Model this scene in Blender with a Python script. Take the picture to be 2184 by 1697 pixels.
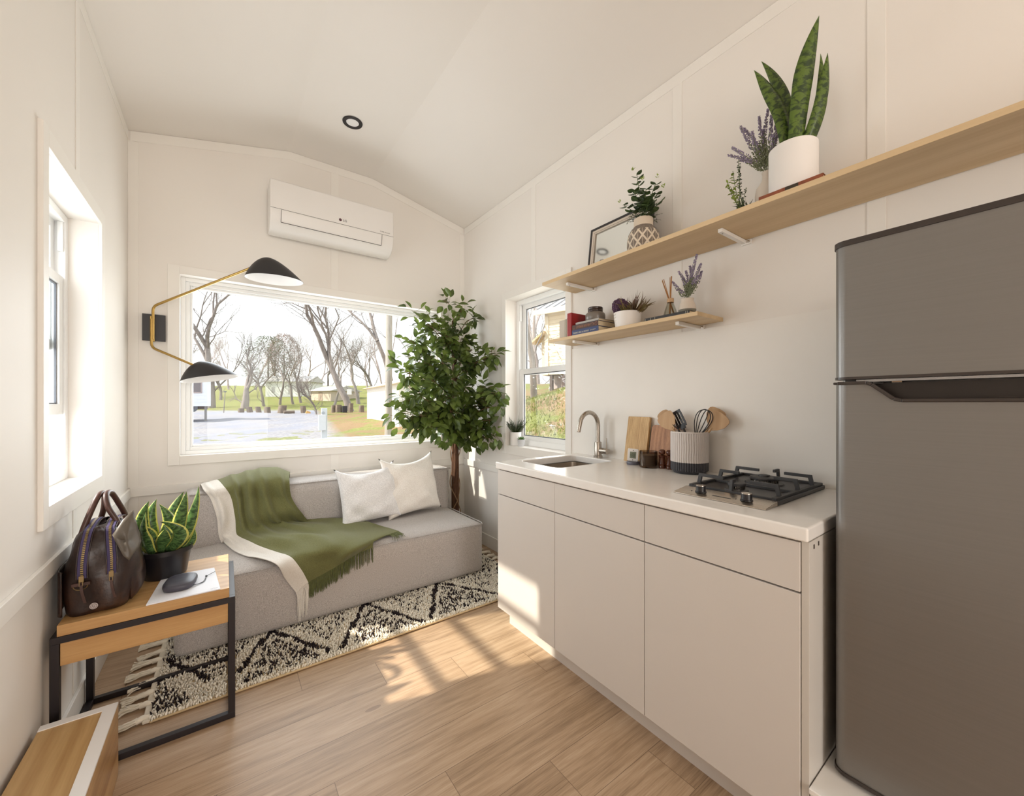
import bpy, bmesh, math, random
import numpy as np
from mathutils import Vector, Matrix, Euler

for o in list(bpy.data.objects):
    bpy.data.objects.remove(o)
C = bpy.context.scene.collection
S = bpy.context.scene

# ------------------------------------------------------------------ camera, sky, sun, big lights, exposure
YAW = math.atan(613.0 / 846.0)
CAM_H = 1.234
cam_d = bpy.data.cameras.new('camera')
cam_d.sensor_width = 36.0
cam_d.sensor_fit = 'HORIZONTAL'
cam_d.lens = 846.0 * 36.0 / 2184.0
cam_d.shift_y = 11.5 / 2184.0
cam_d.clip_start = 0.02
cam_d.clip_end = 400
cam = bpy.data.objects.new('camera', cam_d)
cam.location = (0, 0, CAM_H)
cam.rotation_euler = (math.radians(90), 0, -YAW)
C.objects.link(cam)
S.camera = cam

S.view_settings.view_transform = 'Standard'
S.view_settings.look = 'None'
S.view_settings.gamma = 1.0
S.view_settings.use_curve_mapping = False
S.view_settings.exposure = 0.52

W = bpy.data.worlds.new('sky')
S.world = W
W.use_nodes = True
wn = W.node_tree.nodes
wl = W.node_tree.links
wbg = wn['Background']
wtc = wn.new('ShaderNodeTexCoord')
wsep = wn.new('ShaderNodeSeparateXYZ')
wl.new(wtc.outputs['Generated'], wsep.inputs[0])
wr = wn.new('ShaderNodeValToRGB')
wr.color_ramp.elements[0].position = 0.0
wr.color_ramp.elements[0].color = (1.0, 0.985, 0.965, 1)
wr.color_ramp.elements[1].position = 0.6
wr.color_ramp.elements[1].color = (0.86, 0.93, 1.0, 1)
wl.new(wsep.outputs[2], wr.inputs[0])
wl.new(wr.outputs[0], wbg.inputs[0])
SKY = 1.25
wbg.inputs[1].default_value = SKY

sun_d = bpy.data.lights.new('sun', 'SUN')
sun_d.energy = 4.9
sun_d.angle = math.radians(1.0)
sun_d.color = (1.0, 0.90, 0.76)
sun = bpy.data.objects.new('sun', sun_d)
SUN_DIR = Vector((1.12, -0.333, -1.0)).normalized()
sun.rotation_euler = SUN_DIR.to_track_quat('-Z', 'Y').to_euler()
sun.location = (-6, 5, 8)
C.objects.link(sun)

def area(name, loc, direction, sx, sy, power, color, spread=180):
    d = bpy.data.lights.new(name, 'AREA')
    d.shape = 'RECTANGLE'
    d.size = sx
    d.size_y = sy
    d.energy = power
    d.color = color
    d.spread = math.radians(spread)
    o = bpy.data.objects.new(name, d)
    o.location = loc
    o.rotation_euler = Vector(direction).to_track_quat('-Z', 'Y').to_euler()
    C.objects.link(o)
    return o

# daylight of the three windows; fill lamp added at an unseen invented door
area('daylight_left_window', (-0.70, 2.26, 1.48), (1, 0, -0.12), 0.64, 1.1, 10, (0.93, 0.96, 1.0))
area('daylight_back_window', (0.68, 3.50, 1.46), (0, -1, -0.12), 1.7, 1.0, 19, (0.96, 0.975, 1.0))
area('daylight_right_window', (2.06, 2.26, 1.48), (-1, 0, -0.1), 0.6, 1.05, 5, (1.0, 0.97, 0.93))
area('fill_added_door', (0.24, -3.35, 1.35), (0, 1, 0.05), 1.05, 2.1, 46, (1.0, 0.94, 0.885))

S.cycles.max_bounces = 10
S.cycles.diffuse_bounces = 5
S.cycles.glossy_bounces = 4
S.cycles.transmission_bounces = 8
S.cycles.transparent_max_bounces = 16
S.cycles.use_denoising = True
S.cycles.sample_clamp_indirect = 6.0
S.cycles.caustics_reflective = False
S.cycles.caustics_refractive = False

# ------------------------------------------------------------------ helpers
_F = (math.sin(YAW), math.cos(YAW))
_R = (_F[1], -_F[0])
def at(px, py, ax, val):
    """the point of the plane ax = val seen at a pixel of the 2184 x 1697 frame (used as a ruler)"""
    u = (px - 1092.0) / 846.0
    v = (860.0 - py) / 846.0
    d = (_F[0] + u * _R[0], _F[1] + u * _R[1], v)
    i = 'xyz'.index(ax)
    o = (0, 0, CAM_H)
    t = (val - o[i]) / d[i]
    return Vector([o[k] + t * d[k] for k in range(3)])

def lin(c):
    if isinstance(c, str):
        c = [int(c[i:i + 2], 16) for i in (0, 2, 4)]
    r = []
    for x in c:
        x = x / 255.0
        r.append(x / 12.92 if x <= 0.04045 else ((x + 0.055) / 1.055) ** 2.4)
    return (r[0], r[1], r[2], 1.0)

WL = {}
def wl_of(o):
    return WL.get(o.name, Vector((0, 0, 0))) if o else Vector((0, 0, 0))

def tag(o, label=None, cat=None, group=None, kind=None):
    if label: o['label'] = label
    if cat: o['category'] = cat
    if group: o['group'] = group
    if kind: o['kind'] = kind
    return o

def empty(name, loc, label=None, cat=None, group=None, parent=None):
    o = bpy.data.objects.new(name, None)
    C.objects.link(o)
    loc = Vector(loc)
    if parent:
        o.parent = parent
        o.location = loc - wl_of(parent)
    else:
        o.location = loc
    WL[o.name] = loc
    o.empty_display_size = 0.05
    tag(o, label, cat, group)
    return o

def cat_mull(pts, n):
    pts = [Vector(p) for p in pts]
    out = []
    m = len(pts)
    for i in range(m - 1):
        p0 = pts[max(i - 1, 0)]; p1 = pts[i]; p2 = pts[i + 1]; p3 = pts[min(i + 2, m - 1)]
        for k in range(n):
            t = k / n
            t2 = t * t; t3 = t2 * t
            out.append(0.5 * ((2 * p1) + (-p0 + p2) * t + (2 * p0 - 5 * p1 + 4 * p2 - p3) * t2 + (-p0 + 3 * p1 - 3 * p2 + p3) * t3))
    out.append(pts[-1].copy())
    return out

class MB:
    def __init__(s):
        s.v = []; s.f = []; s.m = []; s.uv = []
    def add(s, vs, fs, mi=0, uvs=None):
        b = len(s.v)
        s.v.extend([tuple(p) for p in vs])
        for k, f in enumerate(fs):
            s.f.append(tuple(b + i for i in f))
            s.m.append(mi)
            s.uv.append(uvs[k] if uvs else None)
        return s
    def box(s, x0, x1, y0, y1, z0, z1, mi=0, M=None):
        vs = [Vector((x, y, z)) for z in (z0, z1) for y in (y0, y1) for x in (x0, x1)]
        if M is not None: vs = [M @ p for p in vs]
        return s.add(vs, [(0, 2, 3, 1), (4, 5, 7, 6), (0, 1, 5, 4), (2, 6, 7, 3), (0, 4, 6, 2), (1, 3, 7, 5)], mi)
    def prism(s, pts, axis, a0, a1, mi=0, M=None):
        """2-D polygon (counter-clockwise or not) extruded along axis"""
        n = len(pts)
        def mk(p, a):
            if axis == 'x': q = Vector((a, p[0], p[1]))
            elif axis == 'y': q = Vector((p[0], a, p[1]))
            else: q = Vector((p[0], p[1], a))
            return M @ q if M is not None else q
        vs = [mk(p, a0) for p in pts] + [mk(p, a1) for p in pts]
        fs = [tuple(range(n))[::-1], tuple(range(n, 2 * n))] + [(i, (i + 1) % n, n + (i + 1) % n, n + i) for i in range(n)]
        return s.add(vs, fs, mi)
    def lathe(s, prof, c=(0, 0, 0), n=32, mi=0, M=None, sx=1.0, sy=1.0, closed=False):
        c = Vector(c)
        vs = []
        for r, z in prof:
            for i in range(n):
                a = 2 * math.pi * i / n
                p = Vector((r * math.cos(a) * sx, r * math.sin(a) * sy, z))
                vs.append((M @ p if M is not None else p) + c)
        fs = []
        uv = []
        m = len(prof)
        rng = range(m) if closed else range(m - 1)
        for j in rng:
            j2 = (j + 1) % m
            for i in range(n):
                fs.append((j * n + i, j * n + (i + 1) % n, j2 * n + (i + 1) % n, j2 * n + i))
                uv.append([(i / n, j / m), ((i + 1) / n, j / m), ((i + 1) / n, (j + 1) / m), (i / n, (j + 1) / m)])
        if not closed:
            if prof[0][0] > 1e-6:
                fs.append(tuple(range(n))[::-1]); uv.append(None)
            if prof[-1][0] > 1e-6:
                fs.append(tuple((m - 1) * n + i for i in range(n))); uv.append(None)
        return s.add(vs, fs, mi, uv)
    def tube(s, pts, r, n=8, mi=0, cap=True):
        pts = [Vector(p) for p in pts]
        m = len(pts)
        rr = r if isinstance(r, (list, tuple)) else [r] * m
        t0 = (pts[1] - pts[0]).normalized()
        up = Vector((0, 0, 1)) if abs(t0.z) < 0.9 else Vector((1, 0, 0))
        nrm = t0.cross(up).normalized()
        vs = []
        for j in range(m):
            if j == 0: t = pts[1] - pts[0]
            elif j == m - 1: t = pts[-1] - pts[-2]
            else: t = pts[j + 1] - pts[j - 1]
            if t.length < 1e-9: t = t0
            t.normalize()
            nrm = (nrm - t * nrm.dot(t))
            if nrm.length < 1e-6: nrm = t.orthogonal()
            nrm.normalize()
            bn = t.cross(nrm)
            for i in range(n):
                a = 2 * math.pi * i / n
                vs.append(pts[j] + (nrm * math.cos(a) + bn * math.sin(a)) * rr[j])
        fs = [(j * n + i, j * n + (i + 1) % n, (j + 1) * n + (i + 1) % n, (j + 1) * n + i) for j in range(m - 1) for i in range(n)]
        if cap:
            fs.append(tuple(range(n))[::-1]); fs.append(tuple((m - 1) * n + i for i in range(n)))
        return s.add(vs, fs, mi)
    def bar(s, p0, p1, w, h, mi=0):
        """square bar from p0 to p1"""
        p0 = Vector(p0); p1 = Vector(p1)
        t = (p1 - p0).normalized()
        up = Vector((0, 0, 1)) if abs(t.z) < 0.95 else Vector((0, 1, 0))
        a = t.cross(up).normalized(); b = a.cross(t).normalized()
        vs = []
        for p in (p0, p1):
            for sa, sb in ((-1, -1), (1, -1), (1, 1), (-1, 1)):
                vs.append(p + a * sa * w / 2 + b * sb * h / 2)
        return s.add(vs, [(0, 3, 2, 1), (4, 5, 6, 7), (0, 1, 5, 4), (1, 2, 6, 5), (2, 3, 7, 6), (3, 0, 4, 7)], mi)
    def grid(s, fn, nu, nv, mi=0, closed_u=False, flip=False):
        vs = [fn(i / (nu if closed_u else nu - 1), j / (nv - 1)) for j in range(nv) for i in range(nu)]
        fs = []; uv = []
        for j in range(nv - 1):
            for i in range(nu if closed_u else nu - 1):
                i2 = (i + 1) % nu
                f = (j * nu + i, j * nu + i2, (j + 1) * nu + i2, (j + 1) * nu + i)
                u0, u1 = i / (nu - 1), (i + 1) / (nu - 1)
                w0, w1 = j / (nv - 1), (j + 1) / (nv - 1)
                q = [(u0, w0), (u1, w0), (u1, w1), (u0, w1)]
                if flip: f = f[::-1]; q = q[::-1]
                fs.append(f); uv.append(q)
        return s.add(vs, fs, mi, uv)
    def ball(s, c, rx, ry=None, rz=None, n=10, m=6, mi=0, M=None):
        ry = rx if ry is None else ry
        rz = rx if rz is None else rz
        c = Vector(c)
        vs = []
        for j in range(m + 1):
            th = math.pi * j / m
            for i in range(n):
                a = 2 * math.pi * i / n
                p = Vector((rx * math.sin(th) * math.cos(a), ry * math.sin(th) * math.sin(a), -rz * math.cos(th)))
                vs.append((M @ p if M is not None else p) + c)
        fs = []
        for j in range(m):
            for i in range(n):
                a, b, c2, d = j * n + i, j * n + (i + 1) % n, (j + 1) * n + (i + 1) % n, (j + 1) * n + i
                if j == 0: fs.append((a, c2, d))
                elif j == m - 1: fs.append((a, b, d))
                else: fs.append((a, b, c2, d))
        return s.add(vs, fs, mi)
    def build(s, name, mats, parent=None, smooth=None, bevel=None, seg=2, label=None, cat=None, group=None, kind=None, solid=None, subsurf=0, loc=None, merge=False):
        if not isinstance(mats, (list, tuple)): mats = [mats]
        off = Vector(loc) if loc is not None else (wl_of(parent) if parent else None)
        if off is None:
            a = np.array(s.v)
            lo = a.min(0); hi = a.max(0)
            off = Vector(((lo[0] + hi[0]) / 2, (lo[1] + hi[1]) / 2, lo[2]))
        me = bpy.data.meshes.new(name)
        me.from_pydata([(p[0] - off.x, p[1] - off.y, p[2] - off.z) for p in s.v], [], s.f)
        for m in mats: me.materials.append(m)
        if len(mats) > 1:
            me.polygons.foreach_set('material_index', s.m)
        if any(u is not None for u in s.uv):
            ul = me.uv_layers.new(name='UVMap')
            flat = []
            for f, u in zip(s.f, s.uv):
                if u is None: flat.extend([0.0] * (2 * len(f)))
                else:
                    for q in u: flat.extend(q)
            ul.data.foreach_set('uv', flat)
        if merge:
            bm = bmesh.new(); bm.from_mesh(me)
            bmesh.ops.remove_doubles(bm, verts=bm.verts, dist=1e-5)
            bmesh.ops.recalc_face_normals(bm, faces=bm.faces)
            bm.to_mesh(me); bm.free()
        me.update()
        if smooth is not None:
            me.polygons.foreach_set('use_smooth', [True] * len(me.polygons))
            if smooth < 179:
                me.set_sharp_from_angle(angle=math.radians(smooth))
        o = bpy.data.objects.new(name, me)
        C.objects.link(o)
        if parent:
            o.parent = parent
            o.location = off - wl_of(parent)
        else:
            o.location = off
        WL[o.name] = off
        if solid:
            md = o.modifiers.new('solid', 'SOLIDIFY'); md.thickness = solid; md.offset = 0
        if bevel:
            md = o.modifiers.new('bevel', 'BEVEL'); md.width = bevel; md.segments = seg; md.limit_method = 'ANGLE'; md.angle_limit = math.radians(35)
            if smooth is None:
                me.polygons.foreach_set('use_smooth', [True] * len(me.polygons))
                md.harden_normals = True
        if subsurf:
            md = o.modifiers.new('sub', 'SUBSURF'); md.levels = subsurf; md.render_levels = subsurf
        tag(o, label, cat, group, kind)
        return o

def struct(mb, name, mats, **k):
    return mb.build(name, mats, kind='structure', **k)

# ---- node helper
class NB:
    def __init__(s, name):
        s.mat = bpy.data.materials.new(name)
        s.mat.use_nodes = True
        s.t = s.mat.node_tree
        s.n = s.t.nodes
        s.p = s.n['Principled BSDF']
        s.out = s.n['Material Output']
    def link(s, a, b): s.t.links.new(a, b)
    def val(s, sock, x):
        if isinstance(x, (int, float)): sock.default_value = x
        elif isinstance(x, tuple): sock.default_value = x if len(x) == len(sock.default_value) else x[:len(sock.default_value)]
        else: s.link(x, sock)
    def math(s, op, a, b=None, c=None, clamp=False):
        n = s.n.new('ShaderNodeMath'); n.operation = op; n.use_clamp = clamp
        s.val(n.inputs[0], a)
        if b is not None: s.val(n.inputs[1], b)
        if c is not None: s.val(n.inputs[2], c)
        return n.outputs[0]
    def coord(s, kind='Object'):
        return s.n.new('ShaderNodeTexCoord').outputs[kind]
    def sep(s, v):
        n = s.n.new('ShaderNodeSeparateXYZ'); s.link(v, n.inputs[0]); return n.outputs
    def comb(s, x, y, z):
        n = s.n.new('ShaderNodeCombineXYZ')
        s.val(n.inputs[0], x); s.val(n.inputs[1], y); s.val(n.inputs[2], z)
        return n.outputs[0]
    def scale(s, v, sc, loc=(0, 0, 0), rot=(0, 0, 0)):
        n = s.n.new('ShaderNodeMapping'); s.link(v, n.inputs[0])
        n.inputs['Scale'].default_value = sc; n.inputs['Location'].default_value = loc; n.inputs['Rotation'].default_value = rot
        return n.outputs[0]
    def noise(s, v, sc=5, det=2, rough=0.5, dist=0.0, col=False):
        n = s.n.new('ShaderNodeTexNoise'); s.link(v, n.inputs['Vector'])
        n.inputs['Scale'].default_value = sc; n.inputs['Detail'].default_value = det
        n.inputs['Roughness'].default_value = rough; n.inputs['Distortion'].default_value = dist
        return n.outputs[1 if col else 0]
    def voro(s, v, sc=5, feature='F1', out=0):
        n = s.n.new('ShaderNodeTexVoronoi'); s.link(v, n.inputs['Vector']); n.inputs['Scale'].default_value = sc; n.feature = feature
        return n.outputs[out]
    def white(s, v, dim='3D'):
        n = s.n.new('ShaderNodeTexWhiteNoise'); n.noise_dimensions = dim
        if dim == '1D': s.val(n.inputs['W'], v)
        else: s.link(v, n.inputs['Vector'])
        return n.outputs[0]
    def wave(s, v, sc, dist=2.0, det=2, ds=1.0, typ='BANDS', dirn='X'):
        n = s.n.new('ShaderNodeTexWave'); s.link(v, n.inputs['Vector']); n.wave_type = typ
        if typ == 'BANDS': n.bands_direction = dirn
        else: n.rings_direction = dirn
        n.inputs['Scale'].default_value = sc; n.inputs['Distortion'].default_value = dist
        n.inputs['Detail'].default_value = det; n.inputs['Detail Scale'].default_value = ds
        return n.outputs[1]
    def ramp(s, f, stops, interp='LINEAR'):
        n = s.n.new('ShaderNodeValToRGB'); s.link(f, n.inputs[0])
        cr = n.color_ramp; cr.interpolation = interp
        while len(cr.elements) < len(stops): cr.elements.new(0.5)
        for e, (p, c) in zip(cr.elements, stops):
            e.position = p
            e.color = c if len(c) == 4 else lin(c)
        return n.outputs[0]
    def mix(s, f, a, b, typ='MIX'):
        n = s.n.new('ShaderNodeMix'); n.data_type = 'RGBA'; n.blend_type = typ
        s.val(n.inputs[0], f)
        s.val(n.inputs[6], a); s.val(n.inputs[7], b)
        return n.outputs[2]
    def bump(s, h, strength=0.3, dist=0.001):
        n = s.n.new('ShaderNodeBump'); s.link(h, n.inputs['Height'])
        n.inputs['Strength'].default_value = strength; n.inputs['Distance'].default_value = dist
        s.link(n.outputs[0], s.p.inputs['Normal'])
        return s
    def base(s, c): s.val(s.p.inputs['Base Color'], c); return s
    def rough(s, r): s.val(s.p.inputs['Roughness'], r); return s
    def metal(s, r): s.val(s.p.inputs['Metallic'], r); return s
    def spec(s, r): s.val(s.p.inputs['Specular IOR Level'], r); return s

def plain(name, c, rough=0.5, metal=0.0, var=0.04, vs=6.0, bump=0.0, bs=200.0, spec=0.5):
    b = NB(name)
    co = b.coord()
    l = lin(c)
    n = b.noise(co, vs, 3)
    dk = tuple(x * (1 - var) for x in l[:3]) + (1,)
    lt = tuple(min(1, x * (1 + var)) for x in l[:3]) + (1,)
    b.base(b.ramp(n, [(0.3, dk), (0.7, lt)]))
    b.rough(rough).metal(metal).spec(spec)
    if bump:
        b.bump(b.noise(co, bs, 2), bump, 0.001)
    return b.mat

def wood(name, light, dark, axis='x', sc=1.0, rough=0.45, contrast=1.0, off=0.0):
    """long grain along one axis"""
    b = NB(name)
    co = b.coord()
    st = {'x': (0.35, 6, 6), 'y': (6, 0.35, 6), 'z': (6, 6, 0.35)}[axis]
    v = b.scale(co, tuple(q * sc for q in st), (off, off * 1.7, off))
    n1 = b.noise(v, 1.2, 2, 0.5, 0.4)
    w = b.wave(v, 0.55, 9.0, 3, 0.9, 'BANDS', {'x': 'Y', 'y': 'X', 'z': 'Y'}[axis])
    fine = b.scale(co, tuple(q * sc * 14 for q in st))
    n2 = b.noise(fine, 1.0, 2)
    f = b.math('ADD', b.math('MULTIPLY', n1, 0.55), b.math('ADD', b.math('MULTIPLY', w, 0.16), b.math('MULTIPLY', n2, 0.34)))
    f = b.math('ADD', b.math('MULTIPLY', b.math('SUBTRACT', f, 0.5), contrast), 0.5)
    b.base(b.ramp(f, [(0.2, dark), (0.75, light)]))
    b.rough(rough)
    b.bump(n2, 0.15, 0.0006)
    return b.mat
# ------------------------------------------------------------------ materials
M = {}
def wallpaint(name, c):
    b = NB(name)
    co = b.coord()
    n = b.noise(co, 220, 2)
    l = lin(c)
    b.base(b.ramp(b.noise(co, 1.5, 2), [(0.3, tuple(x * 0.985 for x in l[:3]) + (1,)), (0.7, l)]))
    b.rough(0.55).spec(0.3).bump(n, 0.05, 0.0005)
    return b.mat
M['wall'] = wallpaint('wall_paint', (240, 235, 229))
M['ceil'] = wallpaint('ceiling_paint', (238, 233, 227))
M['trim'] = plain('trim_paint', (242, 238, 232), 0.45, var=0.01)
M['vinyl'] = plain('white_vinyl', (246, 246, 245), 0.3, var=0.01)
M['gasket'] = plain('dark_gasket', (104, 106, 112), 0.5)
M['cab'] = plain('cabinet_laminate', (212, 205, 198), 0.42, var=0.012, vs=2)
M['cabedge'] = plain('cabinet_side', (206, 200, 192), 0.45, var=0.012, vs=2)
M['gap'] = plain('shadow_gap', (60, 52, 46), 0.7)  # dark tone with the shade of gaps and screw holes in it
M['counter'] = plain('white_quartz', (240, 236, 231), 0.22, var=0.01, vs=30)
M['steel_frame'] = plain('dark_steel', (42, 36, 38), 0.42, metal=0.3)
M['pine'] = wood('pine_shelf', (222, 197, 158), (192, 160, 115), 'y', 1.0, 0.5, 0.8)
M['pine_step'] = wood('pine_step', (206, 172, 122), (164, 124, 76), 'y', 1.8, 0.35, 1.0)
M['pine_side'] = wood('pine_side', (190, 152, 104), (140, 98, 58), 'y', 2.2, 0.4, 1.6, 3.0)
M['oak'] = wood('oak_veneer', (206, 165, 112), (170, 124, 72), 'x', 2.2, 0.4, 1.0)
M['bamboo'] = wood('bamboo', (212, 178, 126), (172, 132, 82), 'z', 9.0, 0.5, 1.4)
M['acacia'] = wood('acacia', (190, 138, 96), (138, 88, 54), 'z', 4.0, 0.45, 1.5)
M['beech'] = wood('beech', (202, 168, 130), (176, 138, 98), 'z', 2.0, 0.55, 0.8)
M['mill'] = wood('dark_beech', (104, 56, 34), (66, 32, 20), 'z', 2.0, 0.25, 1.0)
M['brass'] = plain('brushed_brass', (178, 146, 86), 0.3, metal=1.0, var=0.05, vs=30)
M['black'] = plain('satin_black', (38, 35, 37), 0.38)
M['blackp'] = plain('black_plastic', (30, 27, 30), 0.35)
M['iron'] = plain('cast_iron', (62, 62, 64), 0.5, bump=0.25, bs=500)
M['white'] = plain('white_enamel', (244, 243, 243), 0.35, var=0.01)
M['acw'] = plain('ac_white', (236, 232, 228), 0.35, var=0.01)
M['ceramic'] = plain('matte_white_ceramic', (236, 232, 228), 0.5, var=0.02)
M['cream'] = plain('cream_ceramic', (214, 202, 188), 0.6, var=0.05, bump=0.1, bs=80)
M['soil'] = plain('soil', (46, 36, 28), 0.9, var=0.3, vs=80, bump=0.6, bs=120)
M['leather_s'] = plain('strap_leather', (70, 42, 34), 0.4, var=0.2, vs=20)
M['paper'] = plain('paper', (240, 240, 246), 0.5, var=0.01)
M['pages'] = plain('book_pages', (214, 196, 164), 0.8, var=0.06, vs=60)
M['ink'] = plain('ink', (70, 66, 66), 0.6)
M['inkl'] = plain('pale_ink', (225, 220, 205), 0.6)
M['grey_ink'] = plain('grey_ink', (120, 116, 112), 0.6)
M['chrome'] = plain('polished_steel', (200, 196, 190), 0.12, metal=1.0, var=0.02)
M['rope'] = plain('cream_cotton', (232, 222, 204), 0.9, var=0.06, vs=40)

def brushed(name, c, rough=0.3, axis='z', aniso=0.0):
    b = NB(name)
    co = b.coord()
    st = {'x': (2, 200, 200), 'y': (200, 2, 200), 'z': (200, 200, 2)}[axis]
    n = b.noise(b.scale(co, st), 1.0, 2)
    l = lin(c)
    b.base(b.ramp(n, [(0.2, tuple(x * 0.93 for x in l[:3]) + (1,)), (0.8, l)]))
    b.metal(1.0)
    b.rough(b.math('ADD', b.math('MULTIPLY', n, 0.08), rough))
    return b.mat
M['nickel'] = brushed('brushed_nickel', (186, 178, 168), 0.24)
M['steel'] = brushed('brushed_steel', (196, 186, 174), 0.22, 'y')
M['sink'] = brushed('sink_steel', (182, 170, 156), 0.28, 'y')

def fridge_mat():
    b = NB('fridge_grey')
    co = b.coord()
    n = b.noise(b.scale(co, (300, 3, 300)), 1.0, 2)
    b.base(b.ramp(n, [(0.2, (131, 128, 125)), (0.8, (135, 132, 129))]))
    b.metal(0.55).rough(0.36)
    return b.mat
M['fridge'] = fridge_mat()
M['fridge_edge'] = plain('fridge_edge', (176, 176, 178), 0.2, metal=0.8, var=0.01)
M['fridge_dark'] = plain('fridge_trim', (58, 50, 46), 0.35)
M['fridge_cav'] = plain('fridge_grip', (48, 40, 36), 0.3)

def glass(name, tint=(255, 255, 255), refl=0.8, rough=0.0):
    """thin pane: mostly transparent with a weak mirror"""
    b = NB(name)
    tr = b.n.new('ShaderNodeBsdfTransparent'); tr.inputs[0].default_value = lin(tint)
    gl = b.n.new('ShaderNodeBsdfGlossy'); gl.inputs['Roughness'].default_value = rough
    fr = b.n.new('ShaderNodeFresnel'); fr.inputs[0].default_value = 1.35
    mx = b.n.new('ShaderNodeMixShader')
    b.link(b.math('MULTIPLY', fr.outputs[0], refl), mx.inputs[0]); b.link(tr.outputs[0], mx.inputs[1]); b.link(gl.outputs[0], mx.inputs[2])
    b.link(mx.outputs[0], b.out.inputs[0])
    return b.mat
M['glass'] = glass('window_glass', (250, 252, 252), 0.25)
M['smoke'] = glass('smoked_glass', (214, 206, 198), 0.6)
M['clear'] = glass('clear_glass', (238, 238, 234), 0.3)

def floor_mat():
    b = NB('floor_planks')
    co = b.coord()
    x, y, z = b.sep(co)
    W0, Y0 = 0.1755, 1.0335
    r = b.math('DIVIDE', b.math('SUBTRACT', y, Y0), W0)
    row = b.math('FLOOR', r)
    fy = b.math('FRACT', r)
    L = 1.22
    xs = b.math('DIVIDE', b.math('ADD', b.math('SUBTRACT', x, 0.60), b.math('MULTIPLY', row, 0.31)), L)
    col = b.math('FLOOR', xs)
    fx = b.math('FRACT', xs)
    ey = b.math('MULTIPLY', b.math('MINIMUM', fy, b.math('SUBTRACT', 1.0, fy)), W0)
    ex = b.math('MULTIPLY', b.math('MINIMUM', fx, b.math('SUBTRACT', 1.0, fx)), L)
    e = b.math('MINIMUM', ey, ex)
    seam = b.math('LESS_THAN', e, 0.0011)
    rnd = b.white(b.comb(row, col, 0.37))
    rnd2 = b.white(b.comb(row, col, 2.91))
    vv = b.comb(b.math('ADD', x, b.math('MULTIPLY', rnd, 37.0)), b.math('ADD', y, b.math('MULTIPLY', rnd2, 11.0)), 0.0)
    g1 = b.noise(b.scale(vv, (1.3, 12.0, 1)), 1.0, 4, 0.6, 1.2)
    wv = b.wave(b.scale(vv, (0.9, 8.0, 1)), 1.2, 14.0, 2, 0.7, 'BANDS', 'Y')
    fine = b.noise(b.scale(vv, (9.0, 260.0, 1)), 1.0, 2, 0.6)
    knot = b.voro(b.scale(vv, (1.1, 3.3, 1)), 1.0)
    f = b.math('ADD', b.math('ADD', b.math('MULTIPLY', g1, 0.50), b.math('MULTIPLY', wv, 0.06)), b.math('MULTIPLY', fine, 0.40))
    f = b.math('ADD', f, b.math('MULTIPLY', b.math('SUBTRACT', rnd, 0.5), 0.07))
    c = b.ramp(f, [(0.30, (138, 112, 86)), (0.48, (176, 148, 119)), (0.70, (200, 174, 146))])
    kn = b.math('LESS_THAN', knot, 0.035)
    c = b.mix(b.math('MULTIPLY', kn, 0.55), c, lin((112, 84, 62)))
    c = b.mix(b.math('MULTIPLY', seam, 0.75), c, lin((104, 80, 60)))
    b.base(c)
    b.rough(b.math('ADD', 0.34, b.math('MULTIPLY', fine, 0.16)))
    b.bump(b.math('SUBTRACT', b.math('MULTIPLY', fine, 0.3), b.math('MULTIPLY', seam, 1.2)), 0.35, 0.001)
    return b.mat
M['floor'] = floor_mat()

def fabric(name, c1, c2, sc=900, bump=0.6, rough=0.9, big=0.06):
    b = NB(name)
    co = b.coord()
    v = b.n.new('ShaderNodeTexNoise'); 
    n1 = b.noise(b.scale(co, (1, 0.25, 1)), sc, 1)
    n2 = b.noise(b.scale(co, (0.25, 1, 1)), sc, 1)
    n3 = b.noise(b.scale(co, (1, 1, 0.25)), sc, 1)
    f = b.math('DIVIDE', b.math('ADD', b.math('ADD', n1, n2), n3), 3.0)
    big_n = b.noise(co, 3, 2)
    c = b.ramp(f, [(0.42, c1), (0.58, c2)])
    b.base(c)
    b.rough(rough).spec(0.2)
    b.bump(f, bump, 0.0015)
    b.val(b.p.inputs['Sheen Weight'], 0.15)
    return b.mat
M['sofa'] = fabric('grey_linen', (154, 146, 140), (206, 199, 194), 850, 0.6)
M['piping'] = fabric('grey_piping', (150, 143, 138), (186, 180, 175), 500, 0.4)
M['pillow_a'] = fabric('ivory_weave', (214, 211, 210), (242, 239, 238), 380, 0.9)
M['pillow_b'] = fabric('cream_boucle', (226, 218, 209), (244, 239, 232), 420, 1.0)
M['green'] = fabric('green_wool', (92, 92, 54), (119, 119, 77), 900, 0.4)
M['greenf'] = plain('green_yarn', (90, 94, 54), 0.85, var=0.15, vs=60)
M['creamw'] = fabric('cream_wool', (214, 206, 196), (232, 226, 218), 700, 0.4)

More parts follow.
